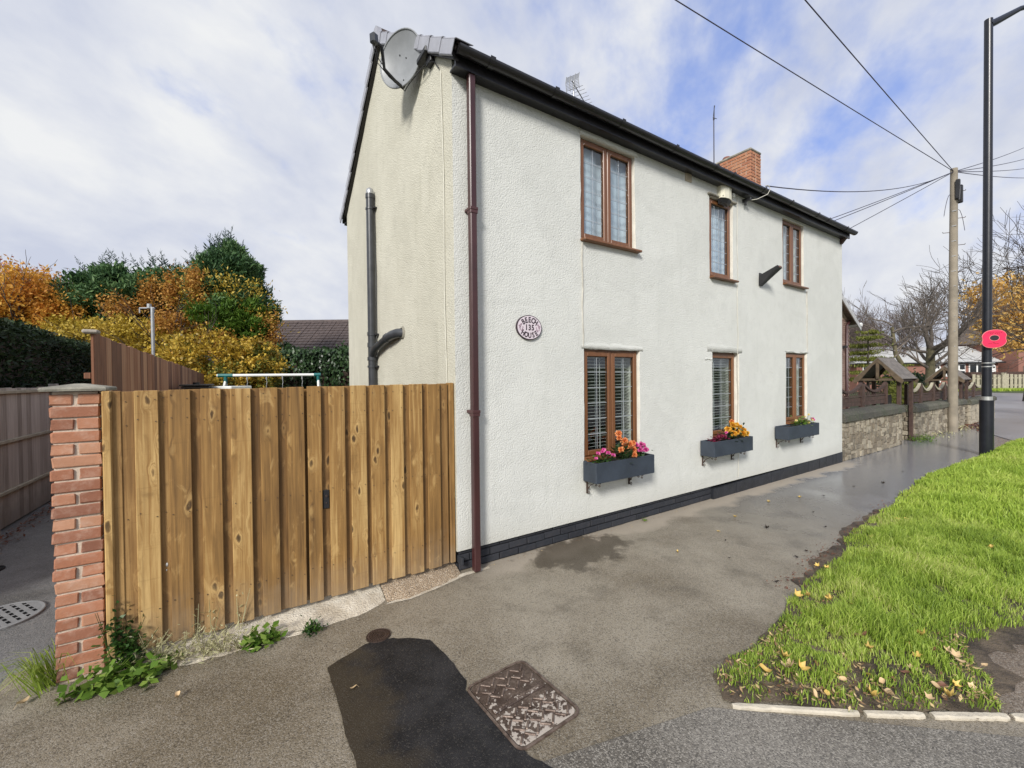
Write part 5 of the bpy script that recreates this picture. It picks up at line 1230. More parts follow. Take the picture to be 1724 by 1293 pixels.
def ivy_hedge():
    t_ = thing('ivy_hedge', 'dark ivy covered hedge with a paler trailing top, left of the cottage gable', 'hedge', (.3, 11, 0))
    a = np.array([-1.5, 12.4]); b = np.array([1.9, 10.2]); d_ = (b-a)/np.linalg.norm(b-a); nr = np.array([d_[1], -d_[0]])
    L_ = np.linalg.norm(b-a); mb = MB(); Mx = Matrix.Translation((*a, 0)) @ Matrix.Rotation(math.atan2(d_[1], d_[0]), 4, 'Z'); mb.box(0, L_, .1, 1.2, 0, 2.62, Mx); mb.build('core', M['soil'], t_)
    g = g1; n = 13000; s = g.uniform(0, L_, n); z = 2.78-np.abs(g.normal(size=n))*.75; z = np.maximum(z, .2); dpt = g.normal(size=n)*.10
    drop = np.sin(s*7)+np.sin(s*17+1); keep = (z > 2.35+.25*np.sin(s*5)) | (drop > .35) | (g.random(n) < .28); s, z, dpt = s[keep], z[keep], dpt[keep]; n = len(s)
    top = g.random(n) < .38; z = np.where(top, 2.74+g.normal(size=n)*.09+.10*np.sin(s*2.1)+.05*np.sin(s*6), z); dpt = np.where(top, -g.uniform(0, .9, n), dpt)
    P = np.stack([a[0]+d_[0]*s+nr[0]*dpt, a[1]+d_[1]*s+nr[1]*dpt, z], 1)
    A = unit(g.normal(size=(n, 3))*.5+np.where(top[:, None], [nr[0]*.3, nr[1]*.3, .8], [nr[0]*.4, nr[1]*.4, -.8])); W_ = unit(np.cross(A, np.array([nr[0], nr[1], .3])+g.normal(size=(n, 3))*.4))
    quads('foliage', leaves(P, A, W_, (g.uniform(.035, .075, n), g.uniform(.022, .045, n)), .2), M['ivy'], t_)
ivy_hedge()
# neighbour's bungalow: only its tiled roof shows over the hedge
def bungalow():
    t_ = thing('bungalow', 'low bungalow with a dark brown tiled roof behind the ivy hedge', 'house', (2.0, 19.5, 0))
    a = Vector((-2.6, 21.1, 0)); d_ = Vector((.836, -.549, 0)); ang = math.atan2(d_.y, d_.x); Mx = Matrix.Translation(a) @ Matrix.Rotation(ang, 4, 'Z')
    mb = MB(); mb.box(.3, 11.7, -2.7, 2.7, 0, 2.6, Mx); mb.build('wall', M['brick_far'], t_)
    mb = MB(); mb.prism([(-3.1, 2.5), (0, 4.62), (3.1, 2.5)], 0, 12, 0); mb.v = [tuple(Mx @ Vector(p)) for p in mb.v]; rf = mb.build('roof', M['roof_tile'], t_)
    mb = MB(); nx = 60; ny = 15; an = math.atan2(2.12, 3.1)
    for j in range(ny):
        f = j/ny; y = -3.12+3.1*f; z = 2.5+2.12*f+.02
        for i in range(nx):
            R2 = Mx @ Matrix.Translation((.1+i*.2, y, z)) @ Matrix.Rotation(an, 4, 'X'); mb.box(-.092, .092, 0, .26, -.01, .035+.010*((i*7+j*3) % 3)/2, R2 @ Matrix.Rotation(-.10, 4, 'X'))
    o = mb.build('roof_tiles', M['roof_tile'], rf); o['kind'] = 'stuff'
    mb = MB(); mb.tube([tuple(Mx @ Vector((0, 0, 4.62))), tuple(Mx @ Vector((12, 0, 4.62)))], .10, 8); mb.build('ridge', M['roof_tile'], rf)
    mb = MB()
    for x in (2.5, 6.5): mb.bbox(x, x+1.6, -2.74, -2.66, 1.0, 2.1, .02, Mx)
    mb.build('window', M['upvc_white'], t_)
bungalow()
# swing frame, table, store, clothes post
t_ = thing('swing_frame', 'green and white tubular swing frame behind the wooden gate', 'swing', (-1.1, 6.5, 0))
A0, B0 = Vector((-1.98, 6.82, 1.93)), Vector((-.20, 6.25, 1.935)); d_ = (B0-A0).normalized(); nr = Vector((-d_.y, d_.x, 0))
mb = MB(); mb.tube([A0-d_*.03, B0+d_*.0], .030, 10); mb.build('top_bar', M['white_plastic'], t_)
for p, s in ((A0+d_*.12, -1), (B0-d_*.02, 1)):
    mb = MB(); mb.tube([p-d_*.13, p+d_*.13] if s < 0 else [p-d_*.08, p+d_*.05], .038, 10); mb.tube([p, p+Vector((0, 0, -.16))], .034, 8); mb.build('joint', M['green_plastic'], t_)
    for q in (-1, 1):
        mb = MB(); mb.tube([p+Vector((0, 0, -.10)), p+nr*q*.75+d_*s*.15+Vector((0, 0, -p.z+.02))], .026, 8); mb.build('leg', M['white_plastic'], t_)
for f in (.27, .46, .62, .82):
    p = A0+d_*(f*(B0-A0).length); mb = MB(); mb.tube([p+Vector((0, 0, -.02)), p+Vector((0, 0, -.09))], .014, 6); mb.tube([p+Vector((0, 0, -.09)), p+Vector((.01, 0, -.15)), p+Vector((0, 0, -.19))], .008, 5); mb.tube([p+Vector((0, 0, -.19)), p+Vector((0, 0, -1.4))], .006, 5); mb.build('chain', M['grey_steel'], t_)
for f in (.365, .72):
    p = A0+d_*(f*(B0-A0).length); Mx = Matrix.Translation((p.x, p.y, .52)) @ Matrix.Rotation(math.atan2(d_.y, d_.x), 4, 'Z'); mb = MB(); mb.bbox(-.22, .22, -.09, .09, -.015, .015, .01, Mx); mb.build('seat', M['green_plastic'], t_)
t_ = thing('playhouse', 'white flat topped playhouse edge showing over the gate under the swing', 'playhouse', (-1.7, 4.5, 0))
Mx = Matrix.Translation((-1.86, 4.36, 0)) @ Matrix.Rotation(-.58, 4, 'Z')
mb = MB(); mb.bbox(-.26, .26, -.2, .3, 1.66, 1.735, .01, Mx); mb.build('roof', M['white_plastic'], t_)
for sx in (-.2, .2):
    for sy in (-.15, .25): mb = MB(); mb.bbox(sx-.03, sx+.03, sy-.03, sy+.03, 0, 1.66, .005, Mx); mb.build('post', M['white_plastic'], t_)
t_ = thing('log_store', 'low dark felt roofed store against the red fence', 'shed', (-2.1, 4.0, 0))
mb = MB(); mb.bbox(-2.30, -2.0, 3.5, 4.6, 1.715, 1.745, .008); mb.bbox(-2.32, -1.98, 3.48, 4.62, 1.748, 1.772, .008); mb.build('roof', M['flat_roof'], t_)
mb = MB(); mb.box(-2.28, -2.02, 3.52, 4.58, 0, 1.71); mb.build('wall', M['dark_timber'], t_)
mb = MB(); mb.tube([(-2.15, 3.7, 1.76), (-2.15, 3.7, 1.80)], .04, 10); mb.build('vent', M['black_metal'], t_)
t_ = thing('clothes_post', 'slim pale metal clothes post with cross arm among the golden trees', 'clothes post', (-3.0, 6.95, 0))
mb = MB(); mb.tube([(-3.0, 6.92, 0), (-3.0, 6.92, 3.24)], .028, 8); mb.build('pole', M['grey_steel'], t_)
mb = MB(); mb.tube([(-3.20, 7.04, 3.22), (-2.97, 6.90, 3.22)], .016, 6); mb.tube([(-3.20, 7.04, 3.22), (-3.20, 7.04, 3.13)], .012, 6); mb.tube([(-3.05, 6.95, 3.22), (-3.05, 6.95, 3.30)], .035, 8); mb.build('cross_arm', M['grey_steel'], t_)
# ------------------------------------------------------------------ stone garden walls to the right
def stone_me(k):
    g = np.random.default_rng(100+k); bm = bmesh.new(); bmesh.ops.create_cube(bm, size=1)
    bmesh.ops.bevel(bm, geom=list(bm.edges), offset=.10, segments=1, affect='EDGES')
    for v in bm.verts: v.co += Vector(g.normal(size=3)*.035)
    mb = MB(); mb.bm(bm); o = mb.build('stone', M['stone']); me = o.data; bpy.data.objects.remove(o); return me
STONES = [stone_me(k) for k in range(8)]
def rubble(parent, x0, x1, yf, z0, z1, rows, avg, joined=None):
    """random rubble: stones packed into a skyline of columns so no course runs through"""
    st = .06; n = max(1, int(round((x1-x0)/st))); top = [z0]*n; w_ = (x1-x0)/n
    h0 = (z1-z0)/rows
    while min(top) < z1-.02:
        i = top.index(min(top)); j = i; lim = max(2, int(avg*rnd.uniform(.45, 1.6)/w_))
        while j < n and abs(top[j]-top[i]) < .035 and j-i < lim: j += 1
        zz = max(top[i:j]); h = h0*rnd.uniform(.55, 1.45)*(1.0 if j-i > 2 else .75); zt = min(z1, zz+h)
        if z1-zt < .045: zt = z1
        xa, xb = x0+i*w_, x0+j*w_; zl = min(top[i:j])
        if joined is None:
            o = brick_at(parent, rnd.choice(STONES), ((xa+xb)/2, yf+.066+rnd.uniform(-.006, .005), (zl+zt)/2), 0, name='stone'); o.scale = (xb-xa-.008, .13, zt-zl-.008); o.rotation_euler = (0, rnd.uniform(-.10, .10), 0)
        else: joined.bbox(xa+.005, xb-.005, yf-.004+rnd.uniform(-.008, .006), yf+.1, zl+.004, zt-.004, .012)
        for k in range(i, j): top[k] = zt
def rubble_end(parent, x, y0, y1, z0, z1, rows, avg):
    h = (z1-z0)/rows
    for r in range(rows):
        y = y0
        while y < y1-.02:
            L_ = min(avg*rnd.uniform(.6, 1.4), y1-y)
            if y1-y-L_ < .07: L_ = y1-y
            o = brick_at(parent, rnd.choice(STONES), (x+.05+rnd.uniform(-.015, .006), (y+L_/2), z0+h*(r+.5)), PI/2, name='stone'); o.scale = (L_-.015, .13, h*.9-.008); y += L_
def garden_wall(label, x0, x1, zt, cop, rows, avg, cl, joined=False, end=True):
    t_ = thing('stone_wall', label, 'wall', (x0, .2, 0))
    mb = MB(); mb.box(x0+.02, x1-.01, .022, .42, -.05, zt); mb.build('mortar_core', M['stone_mortar'], t_)
    if joined:
        mb = MB(); rubble(t_, x0, x1, 0, .0, zt, rows, avg, joined=mb); o = mb.build('stones', M['stone'], t_); o['kind'] = 'stuff'
    else: rubble(t_, x0, x1, 0, .0, zt, rows, avg)
    if end: rubble_end(t_, x0, .04, .42, .0, zt, rows, .2)
    x = x0-.03
    while x < x1:
        L_ = min(cl*rnd.uniform(.8, 1.2), x1-x+.03)
        if x1-x-L_ < .2: L_ = x1-x+.03
        mb = MB(); n = 6; prof = [(-.045, zt+.004), (-.05, zt+cop*.62), (.0, zt+cop*.95), (.20, zt+cop*1.1), (.42, zt+cop*.95), (.48, zt+cop*.6), (.475, zt+.004)]
        mb.prism([(y+rnd.uniform(-.006, .006), z+rnd.uniform(-.006, .006)) for y, z in prof], x+.005, x+L_-.005, 0); mb.build('coping_stone', M['coping'], t_); x += L_
    return t_
garden_wall('rubble stone garden wall with dark coping adjoining the white cottage', 8.86, 12.66, .83, .20, 6, .22, .85)
garden_wall('rubble stone garden wall behind the wooden telegraph pole', 13.70, 19.25, .78, .17, 6, .30, .95)
garden_wall('short far length of stone wall beyond the telegraph pole', 19.95, 24.2, .72, .18, 5, .33, 1.0, True)

# dark trellis panels with scalloped tops standing on the walls
def trellis(x0, x1, zb, y, hp, dip, label):
    t_ = thing('trellis_panel', label, 'fence panel', ((x0+x1)/2, y, zb), 'scalloped trellis panels on the stone walls')
    for x in (x0, x1):
        mb = MB(); mb.bbox(x-.035, x+.035, y-.045, y+.03, zb, zb+hp-.01, .006); mb.build('post', M['dark_timber'], t_)
    def top(x): f = (x-x0)/(x1-x0); return zb+hp-dip*(1-(2*f-1)**2)
    for k in range(2):
        mb = MB(); mb.bbox(x0+.036, x1-.036, y-.012, y+.012, zb+.05+k*.10, zb+.145+k*.10, .004); mb.build('board', M['dark_timber'], t_)
    mb = MB(); mb.bbox(x0+.036, x1-.036, y-.03, y+.02, zb+.255, zb+.285, .004); mb.build('mid_rail', M['dark_timber'], t_)
    n = 16; mb = MB(); vs = []
    for i in range(n+1):
        x = x0+(x1-x0)*i/n; z = top(x); vs += [(x, y-.035, z-.03), (x, y-.035, z+.02), (x, y+.03, z+.02), (x, y+.03, z-.03)]
    mb.add(vs, [(i*4+k, i*4+(k+1) % 4, i*4+4+(k+1) % 4, i*4+4+k) for i in range(n) for k in range(4)]); mb.build('curved_rail', M['dark_timber' if x0 < 13 else 'fence_pale'], t_)  # far rails paler: wet highlights put into the timber colour
    for s in (1, -1):
        for k in range(-4, 16):
            xa = x0+.05+k*.12; pts = []
            zb2 = zb+.285
            # diagonal lath clipped between the mid rail and the curve
            seg = []
            for i in range(41):
                zz = zb2+i*.0125; xx = xa+s*(zz-zb2)*1.1 + (0 if s > 0 else .5)
                if x0+.03 < xx < x1-.03 and zz < top(xx)-.015: seg.append((xx, zz))
            if len(seg) > 2:
                (xa_, za_), (xb_, zb_) = seg[0], seg[-1]; w_ = .009
                mb = MB(); mb.add([(xa_-w_, y-.006*s, za_), (xa_+w_, y-.006*s, za_), (xb_+w_, y-.006*s, zb_), (xb_-w_, y-.006*s, zb_), (xa_-w_, y-.006*s+.006, za_), (xa_+w_, y-.006*s+.006, za_), (xb_+w_, y-.006*s+.006, zb_), (xb_-w_, y-.006*s+.006, zb_)], [(0, 1, 2, 3), (7, 6, 5, 4), (0, 3, 7, 4), (1, 5, 6, 2), (0, 4, 5, 1), (2, 6, 7, 3)]); mb.build('lath', M['dark_timber'], t_)
names = ['scalloped trellis panel closest to the white cottage', 'scalloped trellis panel between the first panel and the near gate porch',
         'scalloped trellis panel just past the near gate porch', 'scalloped trellis panel left of the telegraph pole', 'scalloped trellis panel behind the telegraph pole', 'scalloped trellis panel before the far gate porch',
         'scalloped trellis panel just past the far gate porch', 'scalloped trellis panel at the far end of the garden wall']
xs = [(9.15, 10.65, 1.03), (10.75, 12.3, 1.03), (13.95, 15.2, .95), (15.3, 16.5, .95), (16.6, 17.8, .95), (17.9, 19.1, .95), (20.2, 21.9, .90), (22.0, 23.8, .90)]
for (a, b, z), nm in zip(xs, names): trellis(a, b, z, .25, .58, .20, nm)

# little timber gate porches with shingled roofs
def porch(x0, x1, y0, y1, ze, zr, label):
    t_ = thing('gate_porch', label, 'gate porch', ((x0+x1)/2, (y0+y1)/2, 0))
    ym = (y0+y1)/2; an = math.atan2(zr-ze, ym-y0); Ls = math.hypot(zr-ze, ym-y0); nr_ = 5; nc = 6
    for s in (1, -1):
        for r in range(nr_):
            for c in range(nc):
                xa = x0+(x1-x0)*c/nc; xb = x0+(x1-x0)*(c+1)/nc; f = r/nr_
                y = y0+(ym-y0)*f; z = ze+(zr-ze)*f; yy = y if s > 0 else 2*ym-y
                Mx = Matrix.Translation(((xa+xb)/2, yy, z+.01)) @ Matrix.Rotation(an*s, 4, 'X')
                mb = MB(); l = Ls/nr_*1.15; mb.bbox(-(xb-xa)/2+.004, (xb-xa)/2-.004, 0 if s > 0 else -l, l if s > 0 else 0, -.006, .014, .004, Mx @ Matrix.Rotation(rnd.uniform(-.02, .02), 4, 'Z')); mb.build('shingle', M['shingle'], t_)
    for x in (x0-.02, x1-.03):
        for s in (1, -1):
            mb = MB(); Y = lambda y: y if s > 0 else 2*ym-y
            mb.prism([(Y(y0-.03), ze-.02), (Y(ym), zr-.005), (Y(ym), zr-.10), (Y(ym-.10), zr-.19), (Y(y0+.12), ze-.03), (Y(y0+.0), ze-.10)], x, x+.045, 0); mb.build('barge_board', M['gate_timber'], t_)
        mb = MB(); mb.prism([(ym-.035, zr-.03), (ym+.035, zr-.03), (ym+.03, ze+.02), (ym-.03, ze+.02)], x+.012, x+.04, 0); mb.prism([(y0+.06, ze+.03), (y1-.06, ze+.03), (y1-.06, ze-.03), (y0+.06, ze-.03)], x+.05, x+.09, 0); mb.build('tie_beam', M['gate_timber'], t_)
    for y in (y0+.10, y1-.10):
        mb = MB(); mb.bbox(x0+.05, x1-.05, y-.04, y+.04, ze-.06, ze+.02, .006); mb.build('wall_plate', M['dark_timber'], t_)
        for x in (x0+.14, x1-.14): mb = MB(); mb.bbox(x-.042, x+.042, y-.042, y+.042, 0, ze-.06, .008); mb.build('post', M['dark_timber'], t_)
    mb = MB()
    for k in range(7): mb.bbox(x0+.22+k*(x1-x0-.44)/7, x0+.22+(k+.86)*(x1-x0-.44)/7, ym-.02, ym+.01, .08, 1.25, .004)
    mb.build('gate_leaf', M['black_timber'], t_)
porch(12.55, 13.82, -.02, .98, 1.68, 2.24, 'shingled timber gate porch nearer the cottage, with carved gable end')
porch(19.05, 20.15, .0, .95, 1.60, 2.08, 'far timber gate porch with dark gable, half behind the telegraph pole')

# ------------------------------------------------------------------ telegraph pole and wires
PT = Vector((17.25, -.08, 8.16))
t_ = thing('telegraph_pole', 'tall grey wooden telegraph pole with climbing steps and radiating wires', 'pole', (17.05, -.10, 0))
mb = MB(); mb.tube([(17.05, -.10, -.05), (17.12, -.09, 3), (17.19, -.085, 5.8), (17.26, -.08, 8.25)], [.125, .112, .100, .088], 14); mb.build('shaft', M['pole_wood'], t_)
for k in range(12):
    z = 2.9+k*.42; x = 17.05+.025*z; mb = MB(); s = 1 if k % 2 else -1; v = Vector((.55, -.83, 0))*s
    if k in (2, 5, 7, 8, 9, 11): mb.tube([Vector((x, -.09, z))+v*.08, Vector((x, -.09, z))+v*.26, Vector((x, -.09, z+.03))+v*.27], .010, 5); mb.build('step_iron', M['dark_iron'], t_)
for k in range(11):
    z = 2.2+k*.47; x = 17.05+.025*z-.095; mb = MB(); mb.bbox(x-.012, x+.02, -.16, -.06, z-.012, z+.012, .003); mb.build('step_plate', M['band_steel'], t_)
mb = MB(); mb.bbox(17.09, 17.20, -.24, -.14, 7.25, 7.85, .02); mb.tube([(17.16, -.15, 7.7), (17.12, -.24, 7.6), (17.12, -.22, 7.2)], .03, 6); mb.bbox(17.24, 17.36, -.27, -.14, 7.15, 7.7, .02); mb.build('junction_box', M['black_metal'], t_)
for s, zz in ((-1, 7.1), (1, 6.6)):
    mb = MB(); mb.tube([Vector((17.2, -.1, zz))+Vector((.62, -.78, 0))*s*(.10+.16*math.sin(PI*i/12))+Vector((0, 0, .35*math.cos(PI*i/6))) for i in range(13)], .008, 4); mb.build('slack_loop', M['cable_dark'], t_)
def wire(b, sag, label, a=PT, r_=.011, m='cable_dark'):
    a = Vector(a); b = Vector(b); mb = MB(); n = 22
    mb.tube([a.lerp(b, i/n)-Vector((0, 0, sag*4*(i/n)*(1-i/n))) for i in range(n+1)], r_, 5); o = mb.build('overhead_wire', M[m]); o.data.transform(Matrix.Translation(-a)); o.location = a; tag(o, label, 'wire')
wire((-26, 1.9, 7.95), .10, 'upper right of the two long wires crossing the sky over the cottage', r_=.010) if False else None
wire((-20.0, -.95, 8.0), .08, 'right hand one of the two long wires crossing the sky above the roof', r_=.010)
wire((-20.0, 2.55, 8.0), .08, 'left hand one of the two long wires crossing the sky above the roof', r_=.010)
wire((5.24, -.22, 4.76), .30, 'sagging wire from the telegraph pole to the cottage gutter', r_=.009)
wire((8.95, 2.30, 4.95), .05, 'upper of the close pair of wires running down behind the cottage', r_=.010)
wire((8.95, 2.45, 4.78), .05, 'lower of the close pair of wires running down behind the cottage', r_=.010)
wire((9.2, 3.65, 3.7), .05, 'lowest steep wire from the pole down behind the cottage corner', r_=.010)
wire((30, -.10, 12.6), .05, 'steepest of the wires leaving the pole towards the right', r_=.013)
wire((30, -.12, 12.05), .05, 'second steepest wire leaving the pole towards the right', r_=.013)
wire((30, -.12, 11.60), .05, 'third wire from the top leaving the pole towards the right', r_=.013)
wire((30, -.13, 11.15), .05, 'lowest flattest wire leaving the pole towards the right', r_=.013)

# ------------------------------------------------------------------ street lamp and poppy sign
LXP, LYP = 12.17, -1.52
t_ = thing('street_lamp', 'tall black street lamp post in the grass verge with a curved arm', 'street lamp', (LXP, LYP, 0))
mb = MB(); mb.tube([(LXP, LYP, -.05), (LXP, LYP, 1.22)], .113, 18); mb.build('sleeve', M['lamp_black'], t_)
mb = MB(); mb.tube([(LXP, LYP, 1.22), (LXP, LYP, 1.30)], .094, 18); mb.build('collar', M['band_steel'], t_)
mb = MB(); mb.tube([(LXP, LYP, 1.28), (LXP+.05, LYP, 5), (LXP+.16, LYP+.01, 9.62)], [.080, .076, .070], 16); mb.build('column', M['lamp_black'], t_)
mb = MB(); mb.tube([(LXP+.16, LYP, 9.50), (LXP+.30, LYP-.10, 9.58), (LXP+.75, LYP-.38, 9.86), (LXP+1.3, LYP-.75, 10.02), (LXP+1.9, LYP-1.12, 10.08)], [.075, .07, .05, .04, .04], 10); mb.build('arm', M['lamp_black'], t_)
mb = MB(); mb.bbox(-.30, .32, -.14, .14, -.06, .07, .05, Matrix.Translation((LXP+2.15, LYP-1.28, 10.08)) @ Matrix.Rotation(math.radians(-33), 4, 'Z')); mb.build('lantern', M['lamp_black'], t_)
for z in (1.96, 2.04):
    mb = MB(); mb.tube([(LXP+.01, LYP, z-.010), (LXP+.01, LYP, z+.010)], .084, 16); mb.tube([(LXP+.10, LYP-.06, z), (LXP+.15, LYP-.10, z)], .012, 5); mb.build('band', M['band_steel'], t_)
sg = thing('poppy_sign', 'red poppy shaped sign with a black centre on the black lamp post', 'sign', (LXP-.09, LYP-.06, 2.58))
def poppy(k, y0, y1):
    mb = MB(); pts = []
    for j in range(60):
        q = 2*PI*j/60; r_ = 1-.10*math.exp(-((math.cos(q)**2-1)**2)/.004)*(.9) - .03*math.cos(4*q); rx, rz = .222, .205
        pts.append((k*rx*r_*math.cos(q), k*rz*r_*math.sin(q)+.012*math.cos(q)))
    mb.prism(pts, y0, y1, 1); return mb
SM = Matrix.Translation((LXP-.075, LYP-.115, 2.56)) @ Matrix.Rotation(math.radians(-52), 4, 'Z')
def sput(mb, nm, m): mb.v = [tuple(SM @ Vector(p)) for p in mb.v]; return mb.build(nm, M[m], sg)
sput(poppy(1.0, -.010, .0), 'rim', 'poppy_rim'); sput(poppy(.955, -.014, -.0101), 'face', 'poppy_red')
mb = MB(); mb.prism([(.085*math.cos(2*PI*j/24), .066*math.sin(2*PI*j/24)+.02) for j in range(24)], -.0165, -.0141, 1); sput(mb, 'centre_rim', 'poppy_rim')
mb = MB(); mb.prism([(.076*math.cos(2*PI*j/24), .057*math.sin(2*PI*j/24)+.02) for j in range(24)], -.019, -.0166, 1); sput(mb, 'centre', 'poppy_black')
mb = MB()
for z, xs_ in ((.135, [-.10, -.07, -.04, -.01, .03, .06, .09, .12]), (.112, [-.06, -.03, .02, .05, .08]), (-.075, [-.02, .0]), (-.105, [-.09, -.07, -.045, -.005, .02, .045, .065])):
    for x in xs_: mb.box(x-.009, x+.007, -.0158, -.0141, z-.009, z+.009)
sput(mb, 'faint_marks', 'poppy_mark')

# ------------------------------------------------------------------ houses, fence and trees at the far right
def house_next():
    t_ = thing('brick_house', 'brown brick house beyond the cottage, only its eaves corner in view', 'house', (14, 5, 0))
    mb = MB(); mb.box(11.2, 16.68, 2.45, 9.5, 0, 3.75)
    mb.add([(11.2, 2.45, 3.75), (16.68, 2.45, 3.75), (13.94, 2.45, 5.2), (11.2, 9.5, 3.75), (16.68, 9.5, 3.75), (13.94, 9.5, 5.2)], [(0, 1, 2), (3, 5, 4)]); wl = mb.build('wall', M['mortar'], t_)
    bb = make_brick(.215, .05, .064, 'brick_brown', .004)
    k = 0
    for c in range(50):
        z = .02+c*.0752+.035
        for i in range(4):
            x = 16.57-i*.227-(.113 if c % 2 else 0)
            o = brick_at(wl, bb, (x, 2.445, z), 0)
    mb = MB(); mb.add([(10.9, 2.2, 3.55), (16.95, 2.2, 3.62), (13.94, 2.2, 5.35), (10.9, 9.8, 3.6), (16.95, 9.8, 3.62), (13.94, 9.8, 5.35)], [(0, 2, 5, 3), (1, 4, 5, 2)])
    mb.add([(10.9, 2.2, 3.50), (16.95, 2.2, 3.57), (13.94, 2.2, 5.30), (10.9, 9.8, 3.55), (16.95, 9.8, 3.57), (13.94, 9.8, 5.30)], [(0, 3, 5, 2), (1, 2, 5, 4)]); rf = mb.build('roof', M['far_roof_brown'], t_)
    mb = MB(); mb.prism([(16.97, 3.55), (13.94, 5.30), (13.94, 5.12), (16.97, 3.38)], 2.17, 2.20, 1); mb.build('barge_board', M['far_roof'], rf)
    mb = MB(); mb.tube([(16.95, 2.15, 3.6), (16.95, 9.8, 3.6)], .07, 8); mb.build('gutter', M['upvc_white'], rf)
    mb = MB(); mb.tube([(16.30, 2.38, .05), (16.30, 2.38, 3.55), (16.5, 2.36, 3.72)], .045, 8); mb.build('downpipe', M['pvc_brown'], t_)
    mb = MB(); mb.bbox(16.02, 16.10, 2.30, 2.44, 2.74, 2.84, .01); mb.build('outside_light', M['black_metal'], t_)
house_next()

def FRAME(o, dx): return Matrix.Translation(o) @ Matrix.Rotation(math.atan2(dx[1], dx[0]), 4, 'Z')
def far_window(t_, Mx, x0, x1, z0, z1, nx, nz, name='window'):
    mb = MB(); mb.bbox(x0, x1, -.10, .0, z0, z1, .015, Mx); f = mb.build(name, M['upvc_white'], t_); w_ = (x1-x0)/nx; h = (z1-z0)/nz
    for i in range(nx):
        for j in range(nz): mb = MB(); mb.box(x0+w_*i+.09, x0+w_*(i+1)-.09, -.112, -.09, z0+h*j+.09, z0+h*(j+1)-.09, Mx); mb.build('pane', M['dark_glass'], f)
def arch(t_, Mx, x0, x1, z0, z1):
    r_ = (x1-x0)/2; c = (x0+x1)/2; pts = [(x0, z0)]+[(c+r_*math.cos(PI-PI*j/12), z1-r_+r_*math.sin(PI-PI*j/12)) for j in range(13)]+[(x1, z0)]
    mb = MB(); mb.prism(pts, -.14, 0, 1); mb.v = [tuple(Mx @ Vector(p)) for p in mb.v]; o = mb.build('arched_door', M['upvc_white'], t_)
    for (a, b, p, q) in ((c-r_*.16, c+r_*.16, z0+.1, z0+1.0),): mb = MB(); mb.box(a, b, -.16, -.13, p, q, Mx); mb.build('pane', M['dark_glass'], o)
    for dx_ in (-.55, 0, .55):
        mb = MB(); mb.box(c+dx_*r_-.09, c+dx_*r_+.09, -.16, -.13, z1-r_*.75-(.15 if dx_ else -.05), z1-r_*.35-(.15 if dx_ else -.05), Mx); mb.build('pane', M['dark_glass'], o)
# long pale roofed terrace across the bend
A_ = (55.6, 14.4, 0); dxx = (.836, -.549); Mx = FRAME(A_, dxx)
t_ = thing('bungalow_terrace', 'red brick bungalows with pale roofs, white arched doors, across the bend', 'house', A_)
mb = MB(); mb.box(0, 15.6, 0, 7, -.5, 3.15, Mx); mb.build('wall', M['brick_far'], t_)
mb = MB(); mb.prism([(-.4, 3.05), (3.5, 5.1), (7.4, 3.05)], -.3, 15.9, 0); mb.v = [tuple(Mx @ Vector(p)) for p in mb.v]; rf = mb.build('roof', M['far_roof'], t_)
mb = MB()
for j in range(12):
    f = j/12; mb.box(-.3, 15.9, -.42+3.9*f, -.42+3.9*f+.30, 3.05+2.05*f+.0, 3.05+2.05*f+.05, Mx)
o = mb.build('roof_tiles', M['far_roof'], rf); o['kind'] = 'stuff'
mb = MB(); mb.box(-.3, 15.9, -.50, -.36, 2.98, 3.12, Mx); mb.build('gutter', M['black_metal'], t_)
arch(t_, Mx, 7.95, 9.15, .9, 3.02); arch(t_, Mx, 14.2, 15.2, .9, 2.95)
far_window(t_, Mx, 9.75, 11.9, 1.55, 2.92, 3, 2); far_window(t_, Mx, 12.3, 14.05, .7, 2.95, 2, 2, 'door'); far_window(t_, Mx, .6, 2.3, 1.2, 2.75, 2, 2)
# taller brick house right of it
A_ = (68.2, 4.9, 0); Mx = FRAME(A_, dxx)
t_ = thing('brick_house', 'larger red brick house with a white downpipe at the far right edge', 'house', A_)
mb = MB(); mb.box(.5, 11, -.3, 8, -.5, 5.4, Mx); mb.build('wall', M['brick_far'], t_)
mb = MB(); mb.prism([(-.7, 5.3), (3.8, 8.2), (8.4, 5.3)], .2, 11.3, 0); mb.v = [tuple(Mx @ Vector(p)) for p in mb.v]; mb.build('roof', M['far_roof_brown'], t_)
mb = MB(); mb.tube([tuple(Mx @ Vector((2.75, -.4, 0))), tuple(Mx @ Vector((2.75, -.4, 5.2)))], .13, 8); mb.build('downpipe', M['upvc_white'], t_)
far_window(t_, Mx, 4.3, 6.1, 1.2, 2.9, 2, 1); far_window(t_, Mx, 4.3, 6.1, 3.9, 5.0, 2, 1)
mb = MB(); mb.bbox(1.0, 1.9, -.38, -.28, .6, 2.6, .02, Mx); mb.build('door', M['bark'], t_)
# brown roofed house with a chimney behind the bare tree
A_ = (63, 20, 0); Mx = FRAME(A_, dxx)
t_ = thing('brown_house', 'hazy brown roofed house with a square brick chimney behind the bare tree', 'house', A_)
mb = MB(); mb.box(-3, 9, 0, 8, -.5, 5.6, Mx); mb.build('wall', M['brick_far'], t_)
mb = MB(); mb.prism([(-.5, 5.4), (4, 9.0), (8.5, 5.4)], -3.4, 9.3, 0); mb.v = [tuple(Mx @ Vector(p)) for p in mb.v]; mb.build('roof', M['far_roof_brown'], t_)
mb = MB(); mb.bbox(3.9, 6.0, 3.2, 4.6, 8.2, 11.0, .05, Mx); mb.build('chimney', M['brick_far'], t_)
